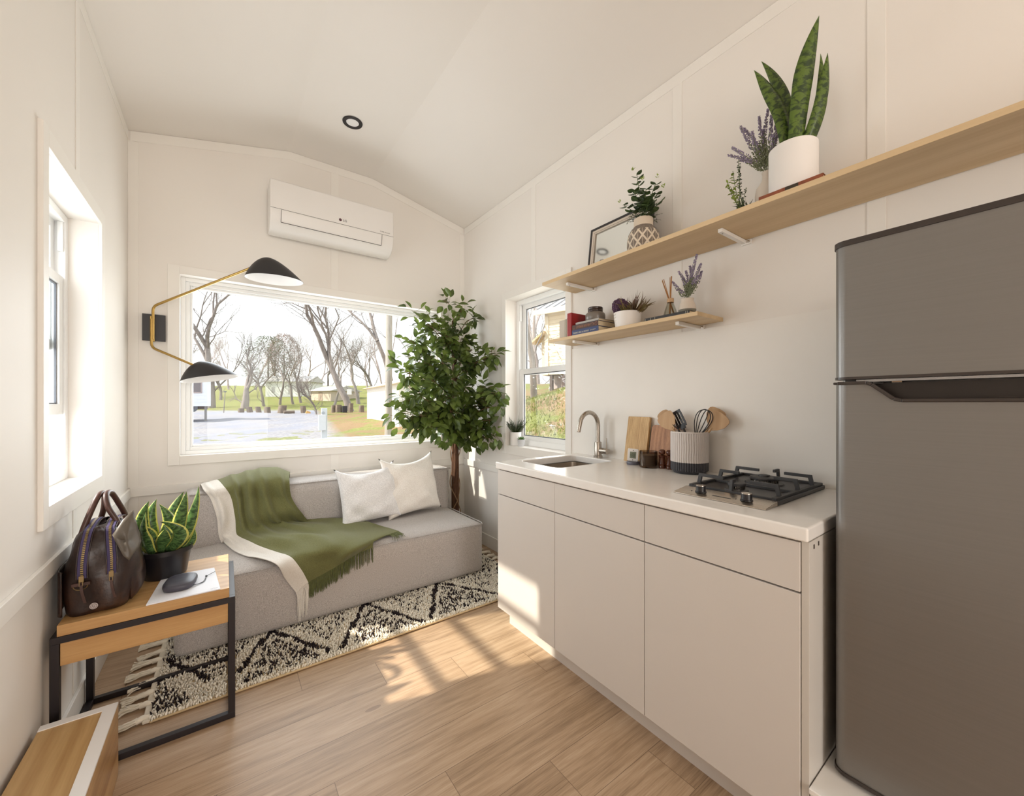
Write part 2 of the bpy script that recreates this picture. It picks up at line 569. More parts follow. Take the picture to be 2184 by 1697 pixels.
def leather():
    b = NB('brown_leather')
    co = b.coord()
    n = b.noise(co, 7, 4, 0.6, 0.5)
    n2 = b.noise(co, 60, 3)
    f = b.math('ADD', b.math('MULTIPLY', n, 0.85), b.math('MULTIPLY', n2, 0.15))
    b.base(b.ramp(f, [(0.32, (20, 10, 8)), (0.52, (44, 26, 20)), (0.72, (80, 52, 36))]))
    b.rough(b.math('ADD', 0.3, b.math('MULTIPLY', n2, 0.2)))
    b.bump(b.math('ADD', b.math('MULTIPLY', n, 2.0), n2), 0.35, 0.003)
    return b.mat
M['leather'] = leather()
M['leather_g'] = plain('grey_leather', (94, 86, 76), 0.42, var=0.15, vs=18, bump=0.2, bs=60)
M['old_brass'] = plain('old_brass', (150, 128, 92), 0.35, metal=0.9)
M['zip_tape'] = plain('purple_tape', (62, 52, 92), 0.7)
def zipm():
    b = NB('brass_teeth')
    co = b.coord('UV')
    x, y, z = b.sep(co)
    f = b.math('FRACT', b.math('MULTIPLY', y, 70.0))
    b.base(b.mix(b.math('GREATER_THAN', f, 0.5), lin((150, 128, 86)), lin((50, 42, 40))))
    b.metal(0.7).rough(0.35)
    return b.mat
M['zip'] = zipm()

def leafmat(name, c1, c2, trans=0.25, rough=0.35):
    b = NB(name)
    co = b.coord()
    uv = b.coord('UV')
    x, y, z = b.sep(uv)
    mid = b.math('SUBTRACT', 1.0, b.math('MULTIPLY', b.math('ABSOLUTE', b.math('SUBTRACT', x, 0.5)), 14.0), clamp=True)
    n = b.noise(co, 9, 2)
    c = b.ramp(n, [(0.35, c1), (0.65, c2)])
    c = b.mix(b.math('MULTIPLY', mid, 0.25), c, lin((150, 168, 90)))
    b.base(c); b.rough(rough)
    b.val(b.p.inputs['Transmission Weight'], 0.0)
    tl = b.n.new('ShaderNodeBsdfTranslucent'); 
    b.link(b.mix(1.0, c, lin((210, 235, 120)), 'MULTIPLY') if False else c, tl.inputs[0])
    mx = b.n.new('ShaderNodeMixShader'); mx.inputs[0].default_value = trans
    b.link(b.p.outputs[0], mx.inputs[1]); b.link(tl.outputs[0], mx.inputs[2]); b.link(mx.outputs[0], b.out.inputs[0])
    return b.mat
M['ficus'] = leafmat('ficus_leaf', (58, 74, 34), (116, 134, 62), 0.42)
M['euc'] = leafmat('eucalyptus_leaf', (52, 72, 40), (78, 98, 58), 0.15, 0.5)
M['lime'] = leafmat('lime_leaf', (130, 152, 60), (172, 190, 96), 0.3)
M['darkleaf'] = leafmat('dark_leaf', (42, 52, 30), (66, 80, 44), 0.1)
M['redleaf'] = leafmat('bronze_leaf', (106, 74, 54), (134, 128, 78), 0.1)
M['succ'] = leafmat('succulent_leaf', (84, 122, 60), (120, 152, 84), 0.1)
M['lav'] = plain('lavender_bud', (150, 138, 162), 0.8, var=0.25, vs=120)
M['lavg'] = plain('sage_stem', (132, 138, 108), 0.8, var=0.2, vs=100)
M['allium'] = plain('allium_head', (98, 70, 94), 0.8, var=0.4, vs=260)
M['stem'] = plain('green_stem', (92, 110, 56), 0.6)
M['twig'] = plain('brown_twig', (112, 82, 60), 0.8, var=0.2, vs=40)
M['vine'] = plain('tan_vine', (150, 118, 88), 0.8, var=0.2, vs=40)

def snake(name, edge, body, band, ew=0.16):
    b = NB(name)
    uv = b.coord('UV')
    x, y, z = b.sep(uv)
    d = b.math('ABSOLUTE', b.math('SUBTRACT', x, 0.5))
    nz = b.noise(b.scale(uv, (3, 9, 1)), 3, 2)
    nb = b.noise(b.comb(b.math('MULTIPLY', x, 1.3), b.math('MULTIPLY', y, 17.0), 0.0), 1.5, 3, 0.6, 0.9)
    c = b.ramp(nb, [(0.42, band), (0.54, body)])
    if edge:
        e = b.math('GREATER_THAN', b.math('ADD', d, b.math('MULTIPLY', b.math('SUBTRACT', nz, 0.5), 0.12)), 0.5 - ew)
        c = b.mix(e, c, lin(edge))
    b.base(c); b.rough(0.35)
    tl = b.n.new('ShaderNodeBsdfTranslucent'); b.link(c, tl.inputs[0])
    mx = b.n.new('ShaderNodeMixShader'); mx.inputs[0].default_value = 0.18
    b.link(b.p.outputs[0], mx.inputs[1]); b.link(tl.outputs[0], mx.inputs[2]); b.link(mx.outputs[0], b.out.inputs[0])
    return b.mat
M['snake_v'] = snake('variegated_snake_leaf', (214, 212, 112), (102, 138, 78), (54, 80, 46), 0.10)
M['snake_g'] = snake('green_snake_leaf', None, (98, 122, 46), (52, 72, 34))

def bark(name, c1, c2, sc=12):
    b = NB(name)
    co = b.coord()
    n = b.noise(b.scale(co, (1, 1, 0.2)), sc, 4, 0.7)
    b.base(b.ramp(n, [(0.3, c1), (0.7, c2)])); b.rough(0.9)
    b.bump(n, 0.6, 0.01)
    return b.mat
M['ficus_bark'] = bark('ficus_bark', (62, 40, 28), (118, 82, 58), 40)
M['bark'] = bark('grey_bark', (120, 110, 106), (164, 154, 148), 3)
M['pole'] = bark('pole_wood', (150, 142, 134), (196, 188, 180), 3)

def checker_rug_base():
    return plain('rug_backing', (204, 180, 140), 0.9)
M['rugback'] = checker_rug_base()
def pile():
    b = NB('rug_pile')
    at_ = b.n.new('ShaderNodeAttribute'); at_.attribute_name = 'Col'
    b.base(at_.outputs['Color']); b.rough(0.95).spec(0.1)
    return b.mat
M['pile'] = pile()
# ------------------------------------------------------------------ room shell
XL, XR, YB = -0.474, 1.84, 3.312
YN = -3.4
ZE = 2.888
T = 0.15
prof = [(XL, ZE), (0.385, 3.08), (0.985, 3.08), (XR, ZE)]
HY0, HY1, HZ0, HZ1 = 1.92, 2.61, 0.90, 2.065     # holes of both side windows
BX0, BX1, BZ0, BZ1 = -0.232, 1.592, 0.897, 2.062  # hole of the picture window

mb = MB(); mb.box(XL - T, XR + T, YN - T, YB + T, -0.12, 0.0)
struct(mb, 'floor', M['floor'], loc=(0, 0, 0))

def side_wall(name, x0, x1):
    mb = MB()
    mb.box(x0, x1, YN - T, HY0, 0, ZE + 0.02)
    mb.box(x0, x1, HY1, YB + T, 0, ZE + 0.02)
    mb.box(x0, x1, HY0, HY1, 0, HZ0)
    mb.box(x0, x1, HY0, HY1, HZ1, ZE + 0.02)
    return struct(mb, name, M['wall'])
side_wall('wall_left', XL - T, XL)
side_wall('wall_right', XR, XR + T)
mb = MB()
mb.box(XL, BX0, YB, YB + T, 0, ZE); mb.box(BX1, XR, YB, YB + T, 0, ZE)
mb.box(BX0, BX1, YB, YB + T, 0, BZ0); mb.box(BX0, BX1, YB, YB + T, BZ1, ZE)
mb.prism([(p[0], p[1] + (0.01 if i in (1, 2) else 0)) for i, p in enumerate(prof)], 'y', YB, YB + T)
struct(mb, 'wall_back', M['wall'])
mb = MB()
mb.box(XL, -0.33, YN - T, YN, 0, ZE); mb.box(0.81, XR, YN - T, YN, 0, ZE); mb.box(-0.33, 0.81, YN - T, YN, 2.25, ZE)
mb.prism(prof, 'y', YN - T, YN)
struct(mb, 'wall_front', M['wall'])
mb = MB()
mb.prism([(XL - T, ZE - 0.033)] + prof + [(XR + T, ZE - 0.033), (XR + T, ZE + 0.09), (0.985, 3.2), (0.385, 3.2), (XL - T, ZE + 0.09)], 'y', YN - T, YB + T)
struct(mb, 'ceiling', M['ceil'])

ntrim = [0]
def trim(mb, bevel=0.0015):
    ntrim[0] += 1
    return struct(mb, 'trim_%d' % ntrim[0], M['trim'], bevel=bevel)

def casing(wall, a0, a1, z0, z1, o0, o1, w0, w1, th=0.014):
    """frame board around a hole; a = along the wall, o/w outer rect"""
    for (p0, p1, q0, q1) in ((o0, a0, w0, w1), (a1, o1, w0, w1), (a0, a1, z1, w1), (a0, a1, w0, z0)):
        m = MB()
        if wall == 'L': m.box(XL, XL + th, p0, p1, q0, q1)
        elif wall == 'R': m.box(XR - th, XR, p0, p1, q0, q1)
        else: m.box(p0, p1, YB - th, YB, q0, q1)
        trim(m)
casing('L', HY0, HY1, HZ0, HZ1, 1.871, 2.662, 0.832, 2.126)
casing('R', HY0, HY1, HZ0, HZ1, 1.866, 2.66, 0.832, 2.122)
casing('B', BX0, BX1, BZ0, BZ1, -0.292, 1.652, 0.840, 2.116)

bt = 0.0028
# battens: right wall (y0, y1, z0, z1)
for (y0, y1, z0, z1) in ((2.242, 2.292, 2.122, 2.828), (1.100, 1.150, 1.588, 2.828), (0.349, 0.399, 1.588, 2.828), (-0.42, -0.37, 1.588, 2.828)):
    trim(MB().box(XR - bt, XR, y0, y1, z0, z1), 0.001)
for (y0, y1, z0, z1) in ((2.262, 2.312, 2.126, 2.828), (2.229, 2.279, 0.715, 0.832), (2.229, 2.279, 0.11, 0.66), (1.15, 1.2, 0.715, 2.828), (2.9, 2.95, 0.11, 0.66)):
    trim(MB().box(XL, XL + bt, y0, y1, z0, z1), 0.001)
for (x0, x1, z0, z1) in ((0.667, 0.722, 2.116, 3.02), (0.667, 0.722, 0.72, 0.840), (XL, -0.427, 0.72, 2.83), (XL, -0.427, 0.11, 0.665), (0.667, 0.722, 0.11, 0.665), (1.793, XR, 0.72, 2.82), (1.793, XR, 0.11, 0.665)):
    trim(MB().box(x0, x1, YB - bt, YB, z0, z1), 0.001)
# dado rails, frieze and baseboards
trim(MB().box(XL, XL + 0.013, YN, YB - 0.01, 0.66, 0.715))
trim(MB().box(XR - 0.013, XR, 1.82, YB - 0.01, 0.66, 0.715), 0.001)
trim(MB().box(XL + 0.01, XR - 0.01, YB - 0.013, YB, 0.665, 0.72))
trim(MB().box(XL, XL + bt, YN, YB - 0.01, 2.828, 2.886), 0.001)
trim(MB().box(XR - bt, XR, YN, YB - 0.01, 2.828, 2.886), 0.001)
fz = MB()
fz.prism([(XL + 0.01, ZE), (XL + 0.01, ZE - 0.06), (0.385, 3.02), (0.985, 3.02), (XR - 0.01, ZE - 0.06), (XR - 0.01, ZE), (0.985, 3.078), (0.385, 3.078)], 'y', YB - bt, YB)
trim(fz, 0.001)
for n, m in (('left', MB().box(XL, XL + 0.012, YN, YB - 0.01, 0, 0.105)), ('right', MB().box(XR - 0.012, XR, 1.82, YB - 0.01, 0, 0.105)), ('back', MB().box(XL + 0.012, XR - 0.012, YB - 0.012, YB, 0, 0.105))):
    struct(m, 'baseboard_' + n, M['trim'], bevel=0.002)
# smooth splash panel behind the worktop
trim(MB().box(XR - 0.006, XR, -0.35, 1.866, 0.80, 1.588), 0.001)

# ------------------------------------------------------------------ windows
def frame_rect(mb, ax, d0, d1, a0, a1, z0, z1, w, wb=None, wt=None, mi=0):
    """four bars; ax = axis along the wall ('y' for side walls with depth x, 'x' for the back wall with depth y)"""
    wb = w if wb is None else wb; wt = w if wt is None else wt
    def bx(p0, p1, q0, q1):
        if ax == 'y': mb.box(min(d0, d1), max(d0, d1), p0, p1, q0, q1, mi)
        else: mb.box(p0, p1, min(d0, d1), max(d0, d1), q0, q1, mi)
    bx(a0, a0 + w, z0, z1); bx(a1 - w, a1, z0, z1)
    bx(a0 + w, a1 - w, z0, z0 + wb); bx(a0 + w, a1 - w, z1 - wt, z1)

def double_hung(name, s, xw, raised):
    """s = -1 left wall, +1 right wall; xw = interior face"""
    root = empty(name, (xw + s * 0.12, (HY0 + HY1) / 2, HZ0)); root['kind'] = 'structure'
    X = lambda d: xw + s * d
    def fr(nm, d0, d1, a0, a1, z0, z1, w, wb=None, wt=None, mat='vinyl'):
        m = MB(); frame_rect(m, 'y', X(d0), X(d1), a0, a1, z0, z1, w, wb, wt)
        return m.build(nm, M[mat], root, bevel=0.002)
    fr('frame', 0.095, 0.15, HY0, HY1, HZ0, HZ1, 0.034, 0.045, 0.034)
    # balance covers in the side tracks
    for (a0, a1) in ((HY0 + 0.034, HY0 + 0.046), (HY1 - 0.046, HY1 - 0.034)):
        m = MB(); m.box(min(X(0.10), X(0.118)), max(X(0.10), X(0.118)), a0, a1, 1.90, HZ1 - 0.034)
        m.build('track_cover', M['vinyl'], root, bevel=0.002)
    def sash(nm, d0, d1, z0, z1):
        fr(nm, d0, d1, HY0 + 0.036, HY1 - 0.036, z0, z1, 0.046, 0.046, 0.040)
        dm = (d0 + d1) / 2
        g = MB(); frame_rect(g, 'y', X(dm - 0.0035), X(dm + 0.0035), HY0 + 0.082, HY1 - 0.082, z0 + 0.046, z1 - 0.040, 0.006)
        g.build('gasket', M['gasket'], root)
        p = MB(); p.box(min(X(dm - 0.002), X(dm + 0.002)), max(X(dm - 0.002), X(dm + 0.002)), HY0 + 0.083, HY1 - 0.083, z0 + 0.047, z1 - 0.041)
        p.build('pane', M['glass'], root)
    sash('upper_sash', 0.128, 0.150, 1.462, HZ1 - 0.03)
    if raised: sash('lower_sash', 0.102, 0.126, 1.185, 1.185 + 0.605)
    else: sash('lower_sash', 0.102, 0.126, HZ0 + 0.03, 1.508)
    return root
double_hung('window_1', -1, XL, True)
double_hung('window_2', 1, XR, False)

root = empty('window_3', (0.68, YB + 0.1, BZ0)); root['kind'] = 'structure'
m = MB(); frame_rect(m, 'x', YB + 0.055, YB + 0.15, BX0, BX1, BZ0, BZ1, 0.024); m.build('outer_frame', M['vinyl'], root, bevel=0.002)
m = MB(); frame_rect(m, 'x', YB + 0.068, YB + 0.14, BX0 + 0.024, BX1 - 0.024, BZ0 + 0.024, BZ1 - 0.024, 0.022); m.build('frame_step', M['vinyl'], root, bevel=0.002)
m = MB(); frame_rect(m, 'x', YB + 0.082, YB + 0.13, BX0 + 0.046, BX1 - 0.046, BZ0 + 0.046, BZ1 - 0.046, 0.014); m.build('glazing_bead', M['vinyl'], root, bevel=0.003)
m = MB(); m.box(BX0 + 0.05, BX1 - 0.05, YB + 0.1, YB + 0.104, BZ0 + 0.05, BZ1 - 0.05); m.build('pane', M['glass'], root)
root = empty('added_door_1', (0.24, YN - 0.08, 0)); root['kind'] = 'structure'  # door invented behind the camera to carry the added fill lamp
m = MB(); frame_rect(m, 'x', YN - 0.12, YN - 0.04, -0.33, 0.81, 0.0, 2.25, 0.06); m.box(0.21, 0.27, YN - 0.11, YN - 0.05, 0.06, 2.19); m.build('door_frame', M['vinyl'], root, bevel=0.003)
m = MB(); m.box(-0.27, 0.21, YN - 0.085, YN - 0.08, 0.06, 2.19); m.box(0.27, 0.75, YN - 0.085, YN - 0.08, 0.06, 2.19); m.build('pane', M['glass'], root)
# ------------------------------------------------------------------ kitchen run
CX = 1.216
KY0, KY1 = 0.396, 1.812
def cabinet(y0, y1, label, drawer_split=None, side=False):
    root = empty('base_cabinet', ((CX + XR) / 2, (y0 + y1) / 2, 0), label, 'cabinet', 'kitchen base cabinets under the white worktop')
    m = MB()
    m.box(CX + 0.02, XR - 0.014, y0, y1, 0.112, 0.135); m.box(XR - 0.02, XR - 0.014, y0, y1, 0.135, 0.876)
    m.box(CX + 0.02, XR - 0.02, y0, y0 + 0.016, 0.135, 0.876); m.box(CX + 0.02, XR - 0.02, y1 - 0.016, y1, 0.135, 0.876)
    m.box(CX + 0.02, CX + 0.04, y0 + 0.016, y1 - 0.016, 0.70, 0.76)
    m.build('body', M['cabedge'], root)
    m = MB(); m.box(CX + 0.081, CX + 0.097, y0, y1, 0.0, 0.112)
    m.build('toe_kick', M['cab'], root)
    return root
g = 0.0013
cab1 = cabinet(1.348, KY1, 'slim pale grey cabinet under the sink at the window end, sunlit near the floor')
cab2 = cabinet(0.8715, 1.348, 'middle pale grey cabinet of the run, below the cutting boards and candle')
cab3 = cabinet(KY0, 0.8715, 'pale grey cabinet below the gas hob, the one nearest the refrigerator')
for root, y0, y1 in ((cab1, 1.348, KY1), (cab2, 0.8715, 1.348), (cab3, KY0, 0.8715)):
    MB().box(CX, CX + 0.018, y0 + g, y1 - g, 0.117, 0.736).build('door', M['cab'], root, bevel=0.0012)
    gg = 0.0003 if root is not cab3 else g
    ya = y0 + (g if root is not cab1 else 0.0004); yb = y1 - (g if root is not cab2 else 0.0004)
    MB().box(CX, CX + 0.018, ya, yb, 0.741, 0.871).build('drawer_front', M['cab'], root, bevel=0.0012)
    MB().box(CX + 0.019, CX + 0.0205, y0 + 0.001, y1 - 0.001, 0.12, 0.872).build('gap_shade_sheet', M['gap'], root)  # dark sheet behind the fronts; shade of the gaps is in its colour
m = MB()
m.box(CX + 0.004, XR - 0.014, KY0 - 0.018, KY0 - 0.0005, 0.0, 0.875)
m.build('end_panel', M['cabedge'], cab3, bevel=0.001)
for x, z in ((1.252, 0.862), (1.285, 0.864)):
    MB().box(x - 0.003, x + 0.003, KY0 - 0.0192, KY0 - 0.0178, z - 0.009, z + 0.002).build('screw_hole', M['gap'], cab3)

# worktop with an undermounted basin cut-out
WX0, WX1, WY0, WY1, WZ0, WZ1 = 1.204, XR - 0.007, 0.376, 1.818, 0.877, 0.915
SX0, SX1, SY0, SY1 = 1.335, 1.745, 1.452, 1.762
def rrect(x0, x1, y0, y1, r, n):
    pts = []
    for cx, cy, a0 in ((x1 - r, y1 - r, 0), (x0 + r, y1 - r, 90), (x0 + r, y0 + r, 180), (x1 - r, y0 + r, 270)):
        for k in range(n + 1):
            a = math.radians(a0 + 90 * k / n)
            pts.append((cx + r * math.cos(a), cy + r * math.sin(a)))
    return pts
inner = rrect(SX0, SX1, SY0, SY1, 0.03, 6)
def to_rect(p):
    cx, cy = (SX0 + SX1) / 2, (SY0 + SY1) / 2
    dx, dy = p[0] - cx, p[1] - cy
    ts = []
    if dx > 1e-9: ts.append((WX1 - cx) / dx)
    if dx < -1e-9: ts.append((WX0 - cx) / dx)
    if dy > 1e-9: ts.append((WY1 - cy) / dy)
    if dy < -1e-9: ts.append((WY0 - cy) / dy)
    t = min(ts)
    return (cx + dx * t, cy + dy * t)
bm = bmesh.new()
def ringface(z):
    iv = [bm.verts.new((p[0], p[1], z)) for p in inner]
    ov = [bm.verts.new((x, y, z)) for x, y in ((WX1, WY1), (WX0, WY1), (WX0, WY0), (WX1, WY0))]
    ed = [bm.edges.new((iv[i], iv[(i + 1) % len(iv)])) for i in range(len(iv))]
    ed += [bm.edges.new((ov[i], ov[(i + 1) % 4])) for i in range(4)]
    bmesh.ops.triangle_fill(bm, edges=ed, use_beauty=True)
    return iv, ov
it, ot = ringface(WZ1)
ib, ob_ = ringface(WZ0)
for a, b in ((it, ib), (ot, ob_)):
    for i in range(len(a)):
        j = (i + 1) % len(a)
        bm.faces.new((a[i], a[j], b[j], b[i]))
bmesh.ops.recalc_face_normals(bm, faces=bm.faces)
me = bpy.data.meshes.new('worktop'); bm.to_mesh(me); bm.free()
me.materials.append(M['counter'])
wt = bpy.data.objects.new('worktop', me); C.objects.link(wt); WL[wt.name] = Vector((0, 0, 0))
md = wt.modifiers.new('bevel', 'BEVEL'); md.width = 0.006; md.segments = 3; md.limit_method = 'ANGLE'; md.angle_limit = math.radians(60); md.harden_normals = True
me.polygons.foreach_set('use_smooth', [True] * len(me.polygons))
tag(wt, 'long white stone worktop running over the pale grey cabinets', 'countertop')

# sink
root = empty('kitchen_sink', ((SX0 + SX1) / 2, (SY0 + SY1) / 2, 0.70), 'rectangular stainless steel basin set under the white worktop', 'sink')
m = MB()
r0 = rrect(SX0 - 0.012, SX1 + 0.012, SY0 - 0.012, SY1 + 0.012, 0.036, 6)
rings = [(r0, 0.8765), (rrect(SX0 + 0.002, SX1 - 0.002, SY0 + 0.002, SY1 - 0.002, 0.03, 6), 0.8762), (rrect(SX0 + 0.006, SX1 - 0.006, SY0 + 0.006, SY1 - 0.006, 0.034, 6), 0.80),
         (rrect(SX0 + 0.012, SX1 - 0.012, SY0 + 0.012, SY1 - 0.012, 0.04, 6), 0.725), (rrect(SX0 + 0.03, SX1 - 0.03, SY0 + 0.03, SY1 - 0.03, 0.04, 6), 0.712)]
n = len(r0)
vs = [(p[0], p[1], z) for ring, z in rings for p in ring]
fs = [(j * n + i, j * n + (i + 1) % n, (j + 1) * n + (i + 1) % n, (j + 1) * n + i) for j in range(len(rings) - 1) for i in range(n)]
fs.append(tuple((len(rings) - 1) * n + i for i in range(n)))
m.add(vs, fs)
m.build('basin', M['sink'], root, smooth=50)
m = MB(); m.lathe([(0.0, 0.004), (0.02, 0.004), (0.035, 0.006), (0.042, 0.002), (0.042, 0.0)], (1.54, 1.607, 0.712), 28); m.build('drain', M['chrome'], root, smooth=40)

# faucet
fx, fy = 1.785, 1.598
root = empty('kitchen_faucet', (fx, fy, 0.915), 'brushed nickel gooseneck tap standing behind the sink', 'faucet')
MB().lathe([(0.026, 0.0), (0.026, 0.012), (0.021, 0.014), (0.021, 0.09), (0.019, 0.093), (0.0, 0.093)], (fx, fy, 0.915), 28).build('body', M['nickel'], root, smooth=40)
pts = [(fx, fy, 1.005), (fx, fy, 1.06), (fx, fy, 1.105)]
R_ = 0.076
for k in range(1, 13):
    a = math.radians(180 * k / 12 * 0.93)
    pts.append((fx - R_ + R_ * math.cos(a), fy + 0.0, 1.105 + R_ * math.sin(a)))
pts.append((fx - 2 * R_ - 0.012, fy, 1.072))
MB().tube(pts, 0.0125, 16).build('spout', M['nickel'], root, smooth=40)
mm = Matrix.Rotation(math.radians(90), 4, 'X')
MB().lathe([(0.0, 0.0), (0.0175, 0.0), (0.0175, 0.055), (0.0, 0.055)], (fx, fy - 0.018, 0.957), 24, M=mm).build('valve', M['nickel'], root, smooth=40, bevel=0.002)
MB().tube([(fx, fy - 0.062, 0.97), (fx, fy - 0.063, 1.032)], 0.0035, 10).build('lever', M['nickel'], root, smooth=40)

# gas hob
HX0, HX1, HQ0, HQ1 = 1.302, 1.812, 0.512, 0.812
root = empty('gas_hob', ((HX0 + HX1) / 2, (HQ0 + HQ1) / 2, 0.915), 'two burner gas hob with steel front strip set on white worktop', 'stove')
zt = 0.9155
MB().box(HX0 + 0.085, HX1, HQ0, HQ1, zt, zt + 0.014).build('top_plate', M['blackp'], root, bevel=0.003)
m = MB(); m.prism([(HX0, zt), (HX0, zt + 0.003), (HX0 + 0.006, zt + 0.005), (HX0 + 0.085, zt + 0.015), (HX0 + 0.085, zt)], 'y', HQ0, HQ1)
ft = m.build('control_strip', M['steel'], root, bevel=0.001)
for ky in (0.735, 0.585):
    k = empty('control_knob', (HX0 + 0.045, ky, zt + 0.01), parent=root)
    MB().lathe([(0.0185, 0.0), (0.0185, 0.003), (0.016, 0.004), (0.0155, 0.022), (0.0, 0.022)], (HX0 + 0.045, ky, zt + 0.009), 28).build('knob_body', M['blackp'], k, smooth=40)
    MB().lathe([(0.0155, 0.0), (0.0155, 0.0025), (0.0, 0.003)], (HX0 + 0.045, ky, zt + 0.031), 28).build('knob_cap', M['steel'], k, smooth=40)
m = MB(); m.box(HX0 + 0.030, HX0 + 0.0335, 0.628, 0.688, zt + 0.0088, zt + 0.0096); m.build('strip_marking', M['grey_ink'], ft)
for yy in (0.765, 0.615):
    MB().box(HX0 + 0.036, HX0 + 0.042, yy - 0.001, yy + 0.001, zt + 0.0098, zt + 0.0104).build('dial_mark', M['ink'], ft)
def burner(x, y, r, h):
    b = empty('burner', (x, y, zt + 0.014), parent=root)
    MB().lathe([(r * 1.35, 0), (r * 1.3, 0.005), (r * 1.0, 0.006), (0, 0.006)], (x, y, zt + 0.014), 36).build('burner_base', M['iron'], b, smooth=40)
    m = MB(); m.lathe([(r * 0.86, 0), (r * 0.92, h), (0, h)], (x, y, zt + 0.018), 36); 
    for i in range(36):
        a = 2 * math.pi * i / 36
        m.box(-0.001, 0.001, r * 0.86, r * 0.95, 0.002, h - 0.001, M=Matrix.Translation((x, y, zt + 0.018)) @ Matrix.Rotation(a, 4, 'Z'))
    m.build('flame_ring', M['chrome'], b, smooth=40)
    MB().lathe([(r * 0.98, 0), (r * 1.02, 0.004), (r * 0.95, 0.009), (r * 0.3, 0.011), (0, 0.011)], (x, y, zt + 0.018 + h), 36).build('burner_cap', M['iron'], b, smooth=40)
burner(1.455, 0.665, 0.028, 0.013)
burner(1.665, 0.66, 0.048, 0.013)
burner(1.665, 0.66, 0.019, 0.02)
# cast iron pan supports
gr = MB()
x0, x1, y0, y1 = HX0 + 0.093, HX1 - 0.005, HQ0 + 0.006, HQ1 - 0.006
zb, ztop = zt + 0.021, zt + 0.057
gr.box(x0, x1, y0, y0 + 0.014, zt + 0.013, zt + 0.022); gr.box(x0, x1, y1 - 0.014, y1, zt + 0.013, zt + 0.022)
gr.box(x0, x0 + 0.012, y0 + 0.014, y1 - 0.014, zt + 0.013, zt + 0.020); gr.box(x1 - 0.012, x1, y0 + 0.014, y1 - 0.014, zt + 0.013, zt + 0.022)
gr.box(1.556, 1.568, y0 + 0.014, y1 - 0.014, zt + 0.013, zt + 0.022)
def finger(xa, ya, xb, yb):
    # one raised arm of the grate
    a = Vector((xa, ya, 0)); b = Vector((xb, yb, 0)); d = (b - a); L = d.length; d.normalize()
    Mx = Matrix.Translation((xa, ya, 0)) @ Matrix.Rotation(math.atan2(d.y, d.x), 4, 'Z')
    gr.prism([(0.0, zt + 0.018), (0.013, zt + 0.018), (0.019, ztop - 0.011), (L, ztop - 0.011), (L, ztop), (0.008, ztop)], 'y', -0.0045, 0.0045, M=Mx)
for fx_ in (1.445, 1.60, 1.735):
    short = 0.10 if fx_ != 1.60 else 0.085
    finger(fx_, y0 + 0.004, fx_, y0 + short)
    finger(fx_, y1 - 0.004, fx_, y1 - short)
finger(x0 + 0.004, 0.66, x0 + 0.036, 0.66)
finger(x1 - 0.004, 0.66, x1 - 0.055, 0.66)
gr.build('pan_support', M['iron'], root, bevel=0.001)

# ------------------------------------------------------------------ raised platform and refrigerator
root = empty('fridge_platform', (1.53, -0.15, 0), 'low white platform box under the grey refrigerator', 'platform')
MB().box(CX + 0.002, XR - 0.014, -0.7, KY0 - 0.020, 0.0, 0.236).build('riser', M['trim'], root, bevel=0.002)
MB().box(CX - 0.008, XR - 0.014, -0.7, KY0 - 0.020, 0.2365, 0.252).build('top_board', M['trim'], root, bevel=0.003)
FX = 1.305; FY0, FY1 = -0.21, 0.352
root = empty('refrigerator', (1.57, (FY0 + FY1) / 2, 0.252), 'grey two door refrigerator with dark grip recess, taller than the worktop beside it', 'refrigerator')
MB().box(FX + 0.062, XR - 0.03, FY0 + 0.005, FY1 - 0.005, 0.262, 1.64).build('cabinet_body', M['fridge'], root, bevel=0.006)
for x in (FX + 0.12, XR - 0.08):
    for y in (FY0 + 0.06, FY1 - 0.06): MB().lathe([(0.02, 0.0), (0.02, 0.012), (0, 0.012)], (x, y, 0.2515), 16).build('foot', M['blackp'], root)
def doorshape(x0, z0, z1, mat, name, par, r=0.028, grow=0.0):
    pts = [(x0 + 0.058, FY0 - grow), (x0 + r, FY0 - grow)]
    for k in range(9):
        a = math.radians(270 - 90 * k / 8)
        pts.append((x0 + r + (r + grow) * math.cos(a), FY0 + r + (r + grow) * math.sin(a)))
    for k in range(9):
        a = math.radians(180 - 90 * k / 8)
        pts.append((x0 + r + (r + grow) * math.cos(a), FY1 - r + (r + grow) * math.sin(a)))
    pts.append((x0 + 0.058, FY1 + grow))
    m = MB(); m.prism(pts, 'z', z0, z1)
    return m.build(name, mat, par, smooth=30)
d1 = doorshape(FX, 1.302, 1.642, M['fridge'], 'freezer_door', root)
doorshape(FX, 1.642, 1.656, M['fridge_dark'], 'top_cap', d1, grow=0.003)
doorshape(FX, 1.2955, 1.302, M['fridge_dark'], 'bottom_strip', d1, grow=0.002)
# lower door: full width up to the grip, grip scooped out of the front
d2 = doorshape(FX, 0.275, 1.238, M['fridge'], 'lower_door', root)
doorshape(FX, 0.266, 0.275, M['fridge_dark'], 'bottom_strip', d2, grow=0.003)
m = MB()
pl = [(FX + 0.0005, FY1 - 0.03), (FX + 0.0005, FY1 - 0.075)]
